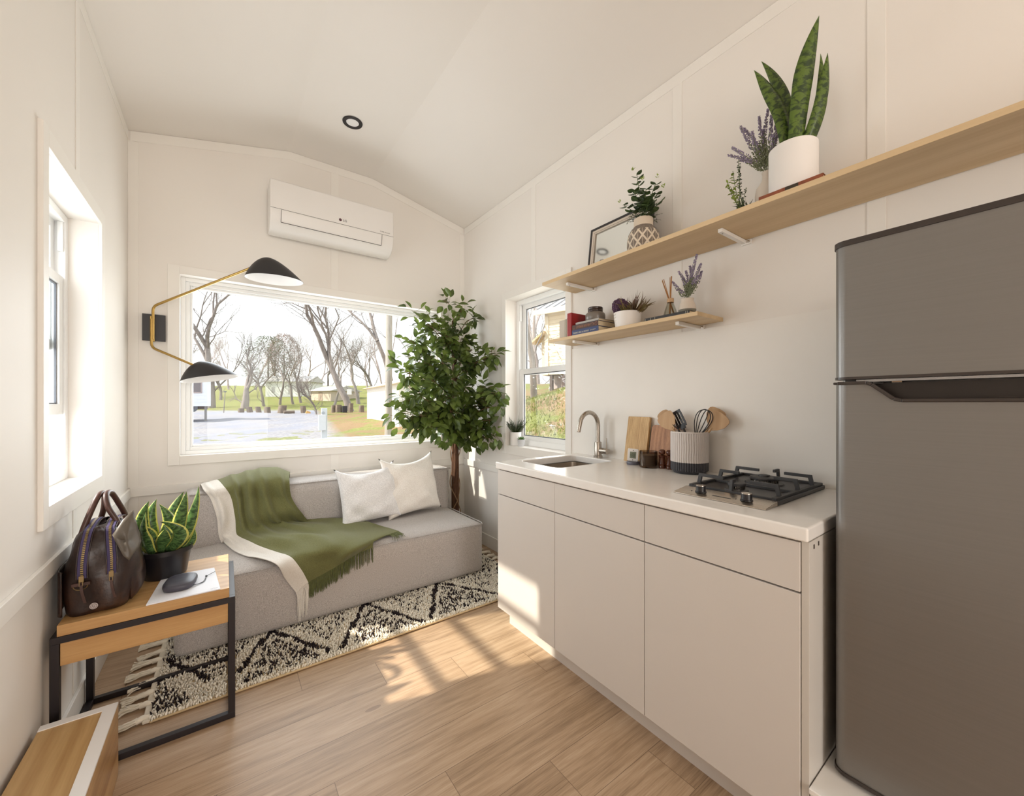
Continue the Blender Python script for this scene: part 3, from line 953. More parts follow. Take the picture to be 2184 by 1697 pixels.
# left shoulder block beside the grip
m.prism([(FY1 - 0.028, 1.238), (FY1 - 0.125, 1.238), (FY1 - 0.068, 1.283), (FY1 - 0.028, 1.283)], 'x', FX, FX + 0.055)
m.build('door_shoulder', M['fridge'], d2)
m = MB()
pts = [(FX + 0.028, FY1 - 0.028), ]
for k in range(9):
    a = math.radians(90 + 90 * k / 8)
    pts.append((FX + 0.028 + 0.028 * math.cos(a), FY1 - 0.028 + 0.028 * math.sin(a)))
pts.append((FX + 0.055, FY1 - 0.028)); 
m.prism([pts[0]] + pts[1:10], 'z', 1.238, 1.283)
m.box(FX + 0.028, FX + 0.058, FY1 - 0.028, FY1, 1.238, 1.283)
m.build('door_corner', M['fridge'], d2, smooth=30)
m = MB()
tr = [(FX - 0.001, FY1 - 0.010, 1.286), (FX - 0.001, FY1 - 0.068, 1.286), (FX - 0.001, FY1 - 0.078, 1.281), (FX - 0.001, FY1 - 0.118, 1.245), (FX - 0.001, FY1 - 0.132, 1.241), (FX - 0.001, FY0 + 0.02, 1.241)]
for a, b in zip(tr[:-1], tr[1:]): m.bar(a, b, 0.010, 0.008)
m.box(FX + 0.003, FX + 0.05, FY1 - 0.03, FY1 + 0.001, 1.283, 1.289)
m.build('grip_rim', M['fridge_dark'], d2, bevel=0.002)
m = MB()
m.box(FX + 0.042, FX + 0.05, FY0 + 0.01, FY1 - 0.07, 1.238, 1.286)
m.build('grip_recess', M['fridge_cav'], d2)
MB().box(FX + 0.012, FX + 0.055, FY0 + 0.02, FY1 - 0.045, 1.2885, 1.2945).build('door_gap_strip', M['fridge_edge'], root)
for yy in (FY1 - 0.075, FY1 - 0.11):
    m = MB(); m.lathe([(0.0, 0), (0.006, 0), (0.006, 0.018), (0, 0.018)], (FX + 0.03, yy, 1.2895), 10, M=Matrix.Rotation(math.radians(90), 4, 'X')); m.build('hinge_screw', M['chrome'], root)

# ------------------------------------------------------------------ shelves
def bracket(parent, x0, y, z, L):
    """flat steel shelf bracket, arm under the board and a wall leg"""
    b = empty('bracket', (XR, y, z), parent=parent)
    MB().box(x0, XR - 0.006, y - 0.009, y + 0.009, z - 0.016, z - 0.001).build('bracket_arm', M['trim'], b, bevel=0.001)
    MB().box(XR - 0.012, XR - 0.0005, y - 0.028, y + 0.012, z - 0.020, z - 0.001).build('wall_leg', M['trim'], b, bevel=0.001)
    MB().lathe([(0.0045, 0), (0.0045, 0.003), (0, 0.004)], (XR - 0.012, y - 0.019, z - 0.010), 12, M=Matrix.Rotation(math.radians(-90), 4, 'Y')).build('screw', M['chrome'], b)
    m = MB(); m.lathe([(0.003, 0), (0.003, 0.003), (0, 0.004)], (x0 + 0.02, y, z - 0.0155), 12, M=Matrix.Rotation(math.radians(180), 4, 'X'))
    m.build('screw', M['chrome'], b)
U0, U1 = 1.552, 1.962
root = empty('wall_shelf', ((U0 + XR) / 2, 0.6, 1.942), 'longer pine wall shelf above the other, running over the refrigerator', 'shelf')
MB().box(U0, XR - 0.0095, -0.75, 1.832, 1.942, U1).build('board', M['pine'], root, bevel=0.0015)
for y in (1.69, 0.805, -0.1): bracket(root, 1.622, y, 1.942, 0)
L0, L1 = 1.608, 1.622
root = empty('wall_shelf', ((L0 + XR) / 2, 1.36, 1.604), 'shorter pine wall shelf with books, crossing the edge of the side window', 'shelf')
MB().box(L0, XR - 0.0145, 0.892, 1.842, 1.604, L1).build('board', M['pine'], root, bevel=0.0015)
m = MB()
for y in (1.665, 1.01): bracket(root, 1.65, y, 1.604, 0)

# stair step beside the left wall
root = empty('storage_step', (-0.38, 0.9, 0), 'low pine step box with white painted rim at the photo corner', 'step')
sx1 = -0.286
m = MB(); m.box(XL + 0.016, sx1, -0.3, 1.836, 0.0, 0.236); m.build('side_panel', M['pine_side'], root, bevel=0.001)
m = MB(); m.box(XL + 0.016, sx1, 1.811, 1.836, 0.2365, 0.243); m.box(sx1 - 0.033, sx1, -0.3, 1.811, 0.2365, 0.243); m.build('white_rim', M['white'], root, label='white painted rim')
MB().box(XL + 0.016, sx1 - 0.033, -0.3, 1.811, 0.2365, 0.2405).build('tread', M['pine_step'], root)
# ------------------------------------------------------------------ rug
RX0, RX1, RY0, RY1 = -0.235, 1.69, 2.055, 2.96
root = empty('shag_rug', ((RX0 + RX1) / 2, (RY0 + RY1) / 2, 0), 'cream shag rug with dark broken diamond lines under the grey sofa', 'rug')
MB().box(RX0, RX1, RY0, RY1, 0.0005, 0.009).build('backing', M['rugback'], root, bevel=0.003)
MB().tube([(RX0 + 0.01, RY0 - 0.001, 0.008), (RX1 - 0.01, RY0 - 0.001, 0.008)], 0.0045, 8).build('bound_edge', M['rugback'], root, smooth=60)
rng = np.random.default_rng(5)
sp = 0.0090
gx = np.arange(RX0 + 0.004, RX1 - 0.003, sp); gy = np.concatenate([np.arange(RY0 + 0.004, 2.52, sp)])
X, Y = np.meshgrid(gx, gy)
X = X.ravel() + rng.uniform(-0.004, 0.004, X.size); Y = Y.ravel() + rng.uniform(-0.004, 0.004, Y.size)
# the rest of the rug behind the sofa front is out of view except at both ends
gy2 = np.arange(2.52, RY1 - 0.004, sp)
for (a, b) in ((RX0 + 0.004, -0.17), (1.49, RX1 - 0.003)):
    X2, Y2 = np.meshgrid(np.arange(a, b, sp), gy2)
    X = np.concatenate([X, X2.ravel() + rng.uniform(-0.004, 0.004, X2.size)]); Y = np.concatenate([Y, Y2.ravel() + rng.uniform(-0.004, 0.004, Y2.size)])
def segdist(px, py, a, b):
    ax, ay = a; bx, by = b
    dx, dy = bx - ax, by - ay
    t = np.clip(((px - ax) * dx + (py - ay) * dy) / (dx * dx + dy * dy), 0, 1)
    return np.hypot(px - ax - t * dx, py - ay - t * dy)
lines = [((0.05, 2.185), (0.19, 2.46)), ((0.20, 2.48), (0.42, 2.10)), ((0.47, 2.10), (0.69, 2.48)), ((0.69, 2.47), (0.888, 2.09)), ((0.95, 2.09), (1.16, 2.48)), ((1.17, 2.475), (1.40, 2.12)), ((-0.30, 2.60), (-0.05, 2.2)), ((1.45, 2.12), (1.68, 2.5))]
wob = 0.006 * np.sin(X * 60) + 0.006 * np.sin(Y * 75 + X * 20)
dmin = np.full(X.size, 9.0)
for a, b in lines: dmin = np.minimum(dmin, segdist(X + wob, Y, a, b))
# speckled triangles below each apex
def cell(px, py):
    best = np.zeros(px.size)
    for apx, l0, l1 in ((0.195, 0.02, 0.42), (0.69, 0.475, 0.888), (1.165, 0.955, 1.40), (-0.3, -0.6, -0.06), (1.68, 1.46, 1.95)):
        w = (2.50 - py) / 0.42
        inside = (px > apx + (l0 - apx) * w + 0.035) & (px < apx + (l1 - apx) * w - 0.035) & (py > 2.085)
        best = np.where(inside, 0.50, best)
    for vx, u0, u1 in ((0.445, 0.195, 0.69), (0.92, 0.69, 1.165), (1.425, 1.165, 1.68), (-0.02, -0.3, 0.195)):
        w = (py - 2.09) / 0.42
        inside = (px > vx + (u0 - vx) * w + 0.055) & (px < vx + (u1 - vx) * w - 0.055)
        best = np.where(inside, 0.38, best)
    best = np.where((py > 2.55), 0.3, best)
    return best
railm = ((Y > 2.312) & (Y < 2.352) & (X < 0.045)) | ((X > 0.006) & (X < 0.04) & (Y < 2.352))
X = X[~railm]; Y = Y[~railm]; dmin = dmin[~railm]
pr_ = cell(X, Y)
# clump the speckles
q = np.sin(X * 215 + 3 * np.sin(Y * 70)) * np.sin(Y * 205 + 3 * np.sin(X * 80)) * 0.5 + 0.5
q = 0.55 * q + 0.45 * rng.random(X.size)
dark = (dmin < 0.0125) | (q < pr_ * 0.93)
N = X.size
hgt = rng.uniform(0.012, 0.022, N); ang = rng.uniform(0, 2 * np.pi, N); lean = rng.uniform(0.002, 0.009, N)
rad = rng.uniform(0.0029, 0.0046, N)
V = np.zeros((N, 7, 3))
for k in range(3):
    a = ang + k * 2.0944
    V[:, k, 0] = X + rad * np.cos(a); V[:, k, 1] = Y + rad * np.sin(a); V[:, k, 2] = 0.008
    mx_, my_ = X + lean * 0.5 * np.cos(ang), Y + lean * 0.5 * np.sin(ang)
    V[:, 3 + k, 0] = mx_ + rad * 1.15 * np.cos(a + 0.5); V[:, 3 + k, 1] = my_ + rad * 1.15 * np.sin(a + 0.5); V[:, 3 + k, 2] = 0.008 + hgt * 0.62
V[:, 6, 0] = X + lean * 1.4 * np.cos(ang); V[:, 6, 1] = Y + lean * 1.4 * np.sin(ang); V[:, 6, 2] = 0.008 + hgt
F = []
for k in range(3):
    k2 = (k + 1) % 3
    F.append([k, k2, 3 + k2]); F.append([k, 3 + k2, 3 + k]); F.append([3 + k, 3 + k2, 6])
F = np.array(F)
allF = (np.arange(N)[:, None, None] * 7 + F[None]).reshape(-1, 3)
rl = wl_of(root)
me = bpy.data.meshes.new('pile')
VV = V.reshape(-1, 3) - np.array(rl)
me.vertices.add(len(VV)); me.vertices.foreach_set('co', VV.ravel().astype(np.float32))
me.loops.add(allF.size); me.loops.foreach_set('vertex_index', allF.ravel().astype(np.int32))
me.polygons.add(len(allF)); me.polygons.foreach_set('loop_start', np.arange(0, allF.size, 3, dtype=np.int32))
me.update(calc_edges=True)
cr = np.array(lin((252, 244, 228))[:3]); dk = np.array(lin((58, 50, 52))[:3])
colr = np.where(dark[:, None], dk[None], cr[None]) * rng.uniform(0.82, 1.08, N)[:, None]
ca = me.color_attributes.new('Col', 'FLOAT_COLOR', 'POINT')
cc = np.ones((N, 7, 4)); cc[:, :, :3] = colr[:, None, :]
ca.data.foreach_set('color', cc.ravel().astype(np.float32))
me.materials.append(M['pile'])
me.polygons.foreach_set('use_smooth', [True] * len(me.polygons))
o = bpy.data.objects.new('pile', me); C.objects.link(o); o.parent = root; o['kind'] = 'stuff'; o['label'] = 'cream and charcoal shag pile'; WL[o.name] = rl.copy()
# tassels: knotted cotton bundles at both short ends
rr = random.Random(8)
def tassel(x, y, dx, dy, L):
    m = MB()
    d = Vector((dx, dy, 0)).normalized(); s = Vector((-d.y, d.x, 0))
    p0 = Vector((x, y, 0.012))
    m.tube([p0, p0 + d * 0.02 + Vector((0, 0, 0.004)), p0 + d * 0.04], [0.008, 0.012, 0.011], 8)
    for k in range(20):
        o_ = s * rr.uniform(-0.010, 0.010)
        sp_ = rr.uniform(-0.028, 0.028)
        q = [p0 + d * 0.035 + o_]
        for j in range(1, 6):
            t = j / 5
            q.append(p0 + d * (0.035 + L * t) + o_ + s * (sp_ * t * t + 0.004 * math.sin(j * 2.1 + k)) + Vector((0, 0, -0.006 * t + 0.003 * math.sin(j * 1.7 + k))))
        m.tube([Vector((a.x, a.y, max(a.z, 0.004) + 0.004 * (k % 3))) for a in q], 0.0027, 5)
    return m.build('tassel', M['rope'], root, smooth=60)
for i in range(11):
    y = RY0 + 0.03 + i * 0.086
    tassel(RX0 - 0.002, y, -1, rr.uniform(-0.35, 0.2), rr.uniform(0.06, 0.085))
for i in range(11):
    y = RY0 + 0.03 + i * 0.086
    tassel(RX1 + 0.002, y, 1, rr.uniform(-0.3, 0.3), rr.uniform(0.03, 0.05))
MB().box(RX0 - 0.022, RX0 + 0.002, RY0 + 0.005, RY1 - 0.005, 0.001, 0.014).build('woven_end', M['rope'], root, bevel=0.004)
MB().box(RX1 - 0.002, RX1 + 0.012, RY0 + 0.005, RY1 - 0.005, 0.001, 0.012).build('woven_end', M['rope'], root, bevel=0.004)

# ------------------------------------------------------------------ sofa
SXA, SXB, SYA, SYB = -0.197, 1.515, 2.443, 3.25
root = empty('sofa', ((SXA + SXB) / 2, (SYA + SYB) / 2, 0.02), 'low armless grey linen sofa under the picture window', 'sofa')
ZS = 0.372
def softbox(x0, x1, y0, y1, z0, z1, r, bulge_top=0.0, bulge_front=0.0, nx=34, ny=18, nz=10):
    """rounded upholstery block with slightly crowned faces"""
    m = MB()
    def face(fn, a, b):
        m.grid(fn, a, b)
    def rnd(p):
        c = Vector(((x0 + x1) / 2, (y0 + y1) / 2, (z0 + z1) / 2))
        h = Vector(((x1 - x0) / 2, (y1 - y0) / 2, (z1 - z0) / 2))
        q = p - c
        k = Vector((max(-h.x + r, min(h.x - r, q.x)), max(-h.y + r, min(h.y - r, q.y)), max(-h.z + r, min(h.z - r, q.z))))
        d = q - k
        if d.length > 1e-9: d = d.normalized() * r
        out = c + k + d
        u = q.x / h.x; v = q.y / h.y; w = q.z / h.z
        out.z += bulge_top * (1 - u ** 4) * (1 - v ** 4) * max(0, w) 
        out.y -= bulge_front * (1 - u ** 4) * (1 - w ** 4) * max(0, -v)
        return out
    L = lambda a, b, t: a + (b - a) * t
    face(lambda u, v: rnd(Vector((L(x0, x1, u), L(y0, y1, v), z1))), nx, ny)
    face(lambda u, v: rnd(Vector((L(x0, x1, u), L(y1, y0, v), z0))), nx, ny)
    face(lambda u, v: rnd(Vector((L(x0, x1, u), y0, L(z0, z1, v)))), nx, nz)
    face(lambda u, v: rnd(Vector((L(x1, x0, u), y1, L(z0, z1, v)))), nx, nz)
    face(lambda u, v: rnd(Vector((x0, L(y1, y0, u), L(z0, z1, v)))), ny, nz)
    face(lambda u, v: rnd(Vector((x1, L(y0, y1, u), L(z0, z1, v)))), ny, nz)
    return m
softbox(SXA, SXB, SYA, SYB, 0.022, ZS, 0.028, 0.026, 0.006, 40, 24, 14).build('seat', M['sofa'], root, smooth=179, merge=True)
BY0 = 2.985
softbox(SXA, SXB, BY0, SYB, ZS - 0.03, 0.700, 0.028, 0.006, 0.012, 40, 12, 12).build('backrest', M['sofa'], root, smooth=179, merge=True)
def pipe(pts, name='piping'):
    return MB().tube(cat_mull(pts, 4), 0.0042, 8).build(name, M['piping'], root, smooth=60)
zz = ZS - 0.004
pipe([(SXA + 0.03, SYA + 0.002, zz - 0.004), (0.3, SYA - 0.004, zz), (1.0, SYA - 0.004, zz), (SXB - 0.05, SYA - 0.003, zz - 0.002), (SXB - 0.026, SYA + 0.000, zz - 0.003), (SXB - 0.009, SYA + 0.009, zz - 0.003), (SXB - 0.001, SYA + 0.028, zz - 0.002), (SXB + 0.001, SYA + 0.08, zz), (SXB + 0.001, BY0, zz)])
pipe([(SXA + 0.03, BY0 + 0.004, 0.695), (0.3, BY0 - 0.001, 0.697), (1.0, BY0 - 0.001, 0.697), (SXB - 0.03, BY0 + 0.004, 0.695), (SXB, BY0 + 0.03, 0.69), (SXB + 0.001, SYB - 0.03, 0.69)])
pipe([(SXB - 0.006, BY0 + 0.006, 0.685), (SXB - 0.003, BY0 + 0.001, 0.55), (SXB - 0.003, BY0 + 0.001, 0.40)])
for x in (SXA + 0.1, SXB - 0.1):
    for y in (SYA + 0.09, SYB - 0.09): MB().box(x - 0.025, x + 0.025, y - 0.025, y + 0.025, 0.0092 if y < 2.96 else 0.0, 0.03).build('foot', M['blackp'], root)

# ------------------------------------------------------------------ cushions
def cushion(name, center, w, h, t, tilt, yaw, roll, mat, label, seed):
    """square pillow with pointed corners, standing on its lower edge and leaning back"""
    rr = random.Random(seed)
    ph = [rr.uniform(0, 6) for _ in range(8)]
    def half(sgn):
        def fn(u, v):
            a, b = u * 2 - 1, v * 2 - 1
            edge = (1 - a * a) * (1 - b * b)
            pin = 1 - 0.11 * (1 - abs(a) ** 3) * (abs(b) ** 2.0)
            pin2 = 1 - 0.10 * (1 - abs(b) ** 3) * (abs(a) ** 2.0)
            x = a * w / 2 * pin2
            z = b * h / 2 * pin
            y = sgn * t / 2 * (max(edge, 0) ** 0.42)
            wr = 0.004 * math.sin(a * 5 + ph[0] + b * 3) + 0.003 * math.sin(b * 9 + ph[1] - a * 4) + 0.0035 * math.sin((a + b) * 7 + ph[2])
            cw = (1 - edge) * edge * 4
            y += sgn * (wr * cw * 1.6)
            if b > 0: z -= 0.045 * (1 - a * a) * b ** 3
            return Vector((x, y, z))
        return fn
    m = MB()
    m.grid(half(-1), 30, 30); m.grid(half(1), 30, 30, flip=True)
    Mx = Matrix.Translation(center) @ Matrix.Rotation(yaw, 4, 'Z') @ Matrix.Rotation(tilt, 4, 'X') @ Matrix.Rotation(roll, 4, 'Y')
    m.v = [tuple(Mx @ Vector(p)) for p in m.v]
    zmin = min(p[2] for p in m.v)
    return m, zmin
for (c, w, h, t, ti, ya, ro, mt, lb, sd) in (
        ((1.150, 2.895, 0.60), 0.455, 0.455, 0.15, math.radians(-14), math.radians(8), math.radians(-3), 'pillow_b', 'cream nubby cushion standing behind the other one at the sofa end', 4),
        ((0.825, 2.855, 0.585), 0.42, 0.41, 0.14, math.radians(-16), math.radians(0), math.radians(-4), 'pillow_a', 'ivory slub-weave cushion leaning in front, next to green throw', 9)):
    m, zm = cushion('throw_cushion', Vector(c), w, h, t, ti, ya, ro, M[mt], lb, sd)
    dz = (ZS + 0.019) - zm
    m.v = [(p[0], p[1], p[2] + dz) for p in m.v]
    m.build('throw_cushion', M[mt], smooth=179, merge=True, label=lb, cat='cushion', group='pale cushions on the grey sofa')

# ------------------------------------------------------------------ throw blanket
seatz = ZS + 0.024
def srf(px, py, kind, lift=0.0):
    if kind == 'T': return at(px, py, 'z', 0.712 + lift)
    if kind == 'B': return at(px, py, 'y', BY0 - 0.016 - lift)
    if kind == 'S': return at(px, py, 'z', seatz + lift)
    if kind == 'F': return at(px, py, 'y', SYA - 0.014 - lift)
rows = [
    # behind / top of the backrest            (left edge -> right edge)
    [(-0.125, 3.262, 0.60), (-0.05, 3.262, 0.56), (0.10, 3.262, 0.54), (0.26, 3.262, 0.56), (0.38, 3.262, 0.60)],
    [(-0.125, 3.20, 0.716), (-0.04, 3.20, 0.735), (0.10, 3.20, 0.765), (0.26, 3.20, 0.785), (0.375, 3.20, 0.745)],
    [(-0.10, 2.985, 0.716), (0.005, 2.975, 0.728), (0.11, 2.97, 0.738), (0.245, 2.965, 0.748), (0.345, 2.975, 0.725)],
    [srf(448, 1062, 'B'), srf(496, 1062, 'B', 0.012), srf(532, 1062, 'B', 0.022), srf(585, 1062, 'B', 0.022), srf(622, 1062, 'B', 0.006)],
    [srf(462, 1102, 'B', 0.01), srf(504, 1102, 'B', 0.03), srf(540, 1098, 'B', 0.05), srf(595, 1092, 'B', 0.05), srf(642, 1092, 'B', 0.02)],
    [srf(468, 1148, 'S', 0.012), srf(512, 1142, 'S', 0.04), srf(560, 1128, 'S', 0.06), srf(615, 1116, 'S', 0.055), srf(668, 1112, 'S', 0.03)],
    [srf(500, 1176, 'S', 0.004), srf(545, 1160, 'S', 0.03), srf(600, 1142, 'S', 0.05), srf(680, 1122, 'S', 0.045), srf(745, 1110, 'S', 0.02)],
    [srf(548, 1192, 'S', 0.004), srf(592, 1172, 'S', 0.026), srf(655, 1152, 'S', 0.04), srf(730, 1132, 'S', 0.04), srf(795, 1118, 'S', 0.015)],
    [srf(590, 1206, 'S', 0.004), srf(622, 1186, 'S', 0.012), srf(690, 1172, 'S', 0.022), srf(760, 1148, 'S', 0.026), srf(826, 1124, 'S', 0.008)],
    [srf(607, 1232, 'F', 0.012), srf(645, 1212, 'F', 0.02), srf(705, 1192, 'F', 0.016), srf(762, 1168, 'S', 0.006), srf(842, 1130, 'S', 0.004)],
    [srf(632, 1264, 'F', 0.006), srf(660, 1240, 'F', 0.010), srf(706, 1214, 'F', 0.008), srf(755, 1184, 'F', 0.008), srf(850, 1133, 'S', 0.003)],
]
def interp_rows(u, v):
    nr = len(rows) - 1
    fv = v * nr
    j = min(int(fv), nr - 1); tv = fv - j
    def row_at(jj):
        r = rows[max(0, min(nr, jj))]
        fu = u * 4; i = min(int(fu), 3); tu = fu - i
        p = [Vector(r[max(0, min(4, i + k))]) for k in (-1, 0, 1, 2)]
        return cr_(p, tu)
    p = [row_at(j + k) for k in (-1, 0, 1, 2)]
    return cr_(p, tv)
def cr_(p, t):
    t2, t3 = t * t, t * t * t
    return 0.5 * ((2 * p[1]) + (p[2] - p[0]) * t + (2 * p[0] - 5 * p[1] + 4 * p[2] - p[3]) * t2 + (3 * p[1] - p[0] - 3 * p[2] + p[3]) * t3)
def clampsofa(p, e=0.004):
    """keep the cloth outside the sofa"""
    inx = SXA - 0.02 < p.x < SXB + 0.02
    if inx and SYA - 0.012 - e < p.y < BY0 and p.z < seatz + e: 
        dz = seatz + e - p.z; dy = p.y - (SYA - 0.012 - e)
        if dy < dz: p.y = SYA - 0.012 - e
        else: p.z = seatz + e
    if inx and BY0 - 0.014 - e < p.y < SYB + 0.008 and p.z < 0.710 + e:
        dz = 0.710 + e - p.z; dy = p.y - (BY0 - 0.014 - e); db = SYB + 0.010 - p.y
        if p.z > 0.64 and dz < dy and dz < db: p.z = 0.710 + e
        elif dy < db: p.y = BY0 - 0.014 - e
        else: p.y = SYB + 0.010
    p.y = min(p.y, 3.285)
    return p
def throw_pt(u, v):
    p = interp_rows(u, v)
    e = 1e-3
    du = interp_rows(min(1, u + e), v) - interp_rows(max(0, u - e), v)
    dv = interp_rows(u, min(1, v + e)) - interp_rows(u, max(0, v - e))
    n = du.cross(dv)
    if n.length > 1e-12: n.normalize()
    if n.y > 0.2 or n.z < -0.2: n = -n
    ev = math.exp(-((v - 0.36) / 0.22) ** 4)
    w1 = sum(am * math.exp(-((u - c0_ - sl_ * (v - 0.3)) / wd) ** 2) for c0_, sl_, wd, am in ((0.10, 0.1, 0.035, 0.018), (0.36, -0.15, 0.035, 0.030), (0.52, -0.1, 0.045, 0.036), (0.66, 0.1, 0.035, 0.030), (0.86, 0.25, 0.05, 0.022))) * ev
    w2 = 0.015 * math.sin(u * 11 - v * 16 + 1.0) * math.exp(-((v - 0.66) / 0.18) ** 2)
    w3 = 0.005 * math.sin(u * 37 + v * 9) * math.exp(-((v - 0.5) / 0.3) ** 2)
    w4 = 0.012 * math.exp(-((u - 0.55 - 0.25 * (v - 0.75)) / 0.05) ** 2) * math.exp(-((v - 0.72) / 0.14) ** 2)
    k = min(1, 3 * (1 - v)) 
    p = p + n * ((w1 + w2 + w3 + w4) * k)
    return clampsofa(p)
root = empty('throw_blanket', (0.30, 2.80, ZS + 0.02), 'olive green wool throw with cream border and fringe draped over the sofa', 'blanket')
UB = 0.235
def side(u0, u1, nu, name, mat):
    m = MB(); m.grid(lambda u, v: throw_pt(u0 + (u1 - u0) * u, v), nu, 150)
    return m.build(name, M[mat], root, smooth=179, solid=0.005)
gb = side(UB, 1.0, 96, 'green_field', 'green')
cb = side(0.0, UB, 34, 'cream_border', 'creamw')
# fringe
rr = random.Random(21)
def fringe(u0, u1, n, mat, par, L0, L1):
    m = MB()
    for k in range(n):
        u = u0 + (u1 - u0) * (k + rr.random() * 0.6) / n
        p = throw_pt(u, 1.0); q = throw_pt(u, 0.97)
        d = (p - q).normalized()
        L = rr.uniform(L0, L1)
        sd_ = rr.uniform(-1, 1)
        pts = [p - d * 0.004]
        on_seat = p.z > seatz - 0.02 and p.y > SYA + 0.015
        cur = p.copy(); dirv = d.copy() + Vector((rr.uniform(-0.35, 0.35), rr.uniform(-0.25, 0.1), 0))
        for j in range(7):
            if cur.y < SYA + 0.005 or not on_seat:
                dirv = dirv * 0.5 + Vector((0.10 * sd_ * math.sin(j * 1.3), -0.01, -1.0)) * 0.5
            else:
                dirv = dirv * 0.8 + Vector((0.12 * sd_, -0.22, 0.0)); dirv.z = 0
            dirv.normalize()
            cur = cur + dirv * (L / 7)
            c2 = clampsofa(cur.copy(), 0.002 + 0.001 * (k % 3))
            pts.append(c2); cur = c2
        m.tube(pts, [0.0019] * 5 + [0.0017, 0.0015, 0.0011][:len(pts) - 5], 5)
    return m.build('fringe', M[mat], par, smooth=60)
fringe(0.0, UB, 34, 'creamw', cb, 0.10, 0.17)
fringe(UB, 1.0, 210, 'greenf', gb, 0.06, 0.10)

# ------------------------------------------------------------------ side table
TX0, TX1, TY0, TY1 = -0.457, 0.034, 1.905, 2.345
root = empty('side_table', ((TX0 + TX1) / 2, (TY0 + TY1) / 2, 0), 'oak side table in a dark steel tube frame beside the sofa', 'table')
t_ = 0.022
m = MB()
for x in (TX0, TX1 - t_):
    for y in (TY0, TY1 - t_):
        MB().box(x, x + t_, y, y + t_, t_, 0.475 - t_).build('leg', M['steel_frame'], root, bevel=0.001)
for z0 in (0.0, 0.475 - t_):
    m = MB()
    m.box(TX0, TX1, TY0, TY0 + t_, z0, z0 + t_); m.box(TX0, TX1, TY1 - t_, TY1, z0, z0 + t_)
    m.box(TX0, TX0 + t_, TY0 + t_, TY1 - t_, z0, z0 + t_); m.box(TX1 - t_, TX1, TY0 + t_, TY1 - t_, z0, z0 + t_)
    m.build('floor_rail' if z0 == 0 else 'top_rail', M['steel_frame'], root, bevel=0.001)
MB().box(TX0 + 0.016, TX1 - 0.019, TY0 + 0.002, TY1 - 0.004, 0.4755, 0.512).build('table_top', M['oak'], root, bevel=0.0015)
MB().box(TX0 + t_ + 0.001, TX1 - t_ - 0.001, TY0 + 0.004, TY1 - 0.006, 0.378, 0.4525).build('apron', M['oak'], root, bevel=0.0015)
TZ = 0.5122

# paper / sheet with tiny signature
a = at(310, 1295, 'z', TZ); b = at(470, 1257, 'z', TZ); c = at(457, 1212, 'z', TZ); d = at(347, 1232, 'z', TZ)
a.y = max(a.y, TY0 + 0.004); b.y = max(b.y, TY0 + 0.004)
root = empty('magazine', ((a + b + c + d) / 4), 'plain white magazine lying flat on the side table', 'magazine')
m = MB(); m.prism([(p.x, p.y) for p in (a, b, c, d)], 'z', TZ + 0.0003, TZ + 0.0045)
m.build('cover', M['paper'], root, bevel=0.0005)
m = MB(); rr = random.Random(2)
bx, by = b.x - 0.032, b.y + 0.016
pts = [(bx + 0.003 * k, by + 0.0022 * math.sin(k * 2.1) + 0.0015 * math.sin(k * 5), TZ + 0.0047) for k in range(9)]
m.tube(pts, 0.00035, 4); m.build('scribble', M['grey_ink'], root)

# portable speaker: rounded slab with strap
sc_ = at(385, 1240, 'z', TZ + 0.02)
sc_.z = TZ + 0.005
root = empty('portable_speaker', sc_, 'small dark rounded speaker with wrist strap on the white magazine', 'speaker')
def sq(u, v):
    a = 2 * math.pi * u
    n = 3.2
    ca, sa = math.cos(a), math.sin(a)
    r = (abs(ca) ** n + abs(sa) ** n) ** (-1 / n)
    prof_ = [(0.86, 0.0), (0.95, 0.004), (1.0, 0.014), (1.0, 0.019), (0.985, 0.024), (0.93, 0.029), (0.80, 0.0335), (0.5, 0.037), (0.0, 0.038)]
    f = v * (len(prof_) - 1); i = min(int(f), len(prof_) - 2); t = f - i
    R = prof_[i][0] * (1 - t) + prof_[i + 1][0] * t; z = prof_[i][1] * (1 - t) + prof_[i + 1][1] * t
    p = Vector((0.050 * r * ca * R, 0.066 * r * sa * R, z * 0.85))
    return Matrix.Rotation(math.radians(-8), 4, 'Z') @ p + sc_
m = MB(); m.grid(sq, 48, 33, closed_u=True); m.lathe([(0.0, 0.0), (0.045, 0.0)], (sc_.x, sc_.y, sc_.z + 0.0001), 30)
m.build('speaker_body', plain('speaker_shell', (70, 68, 78), 0.42, bump=0.15, bs=900), root, smooth=60)
s0 = sc_ + Vector((0.035, -0.045, 0.006)); e1 = at(440, 1228, 'z', TZ + 0.008); e2 = at(459, 1218, 'z', TZ + 0.012)
m = MB()
md_ = (s0 + e1) / 2 + Vector((0.012, -0.012, -0.003))
m.tube(cat_mull([s0, md_, e1], 8), 0.0011, 6); m.tube(cat_mull([s0 + Vector((0.004, 0.003, 0)), md_ + Vector((0.004, -0.003, 0)), e1], 8), 0.0011, 6)
m.tube([e1, e2], 0.001, 6); m.lathe([(0.0035, 0), (0.0035, 0.006), (0, 0.006)], (e1.x, e1.y, e1.z - 0.003), 8)
m.build('wrist_strap', M['blackp'], root, smooth=60)

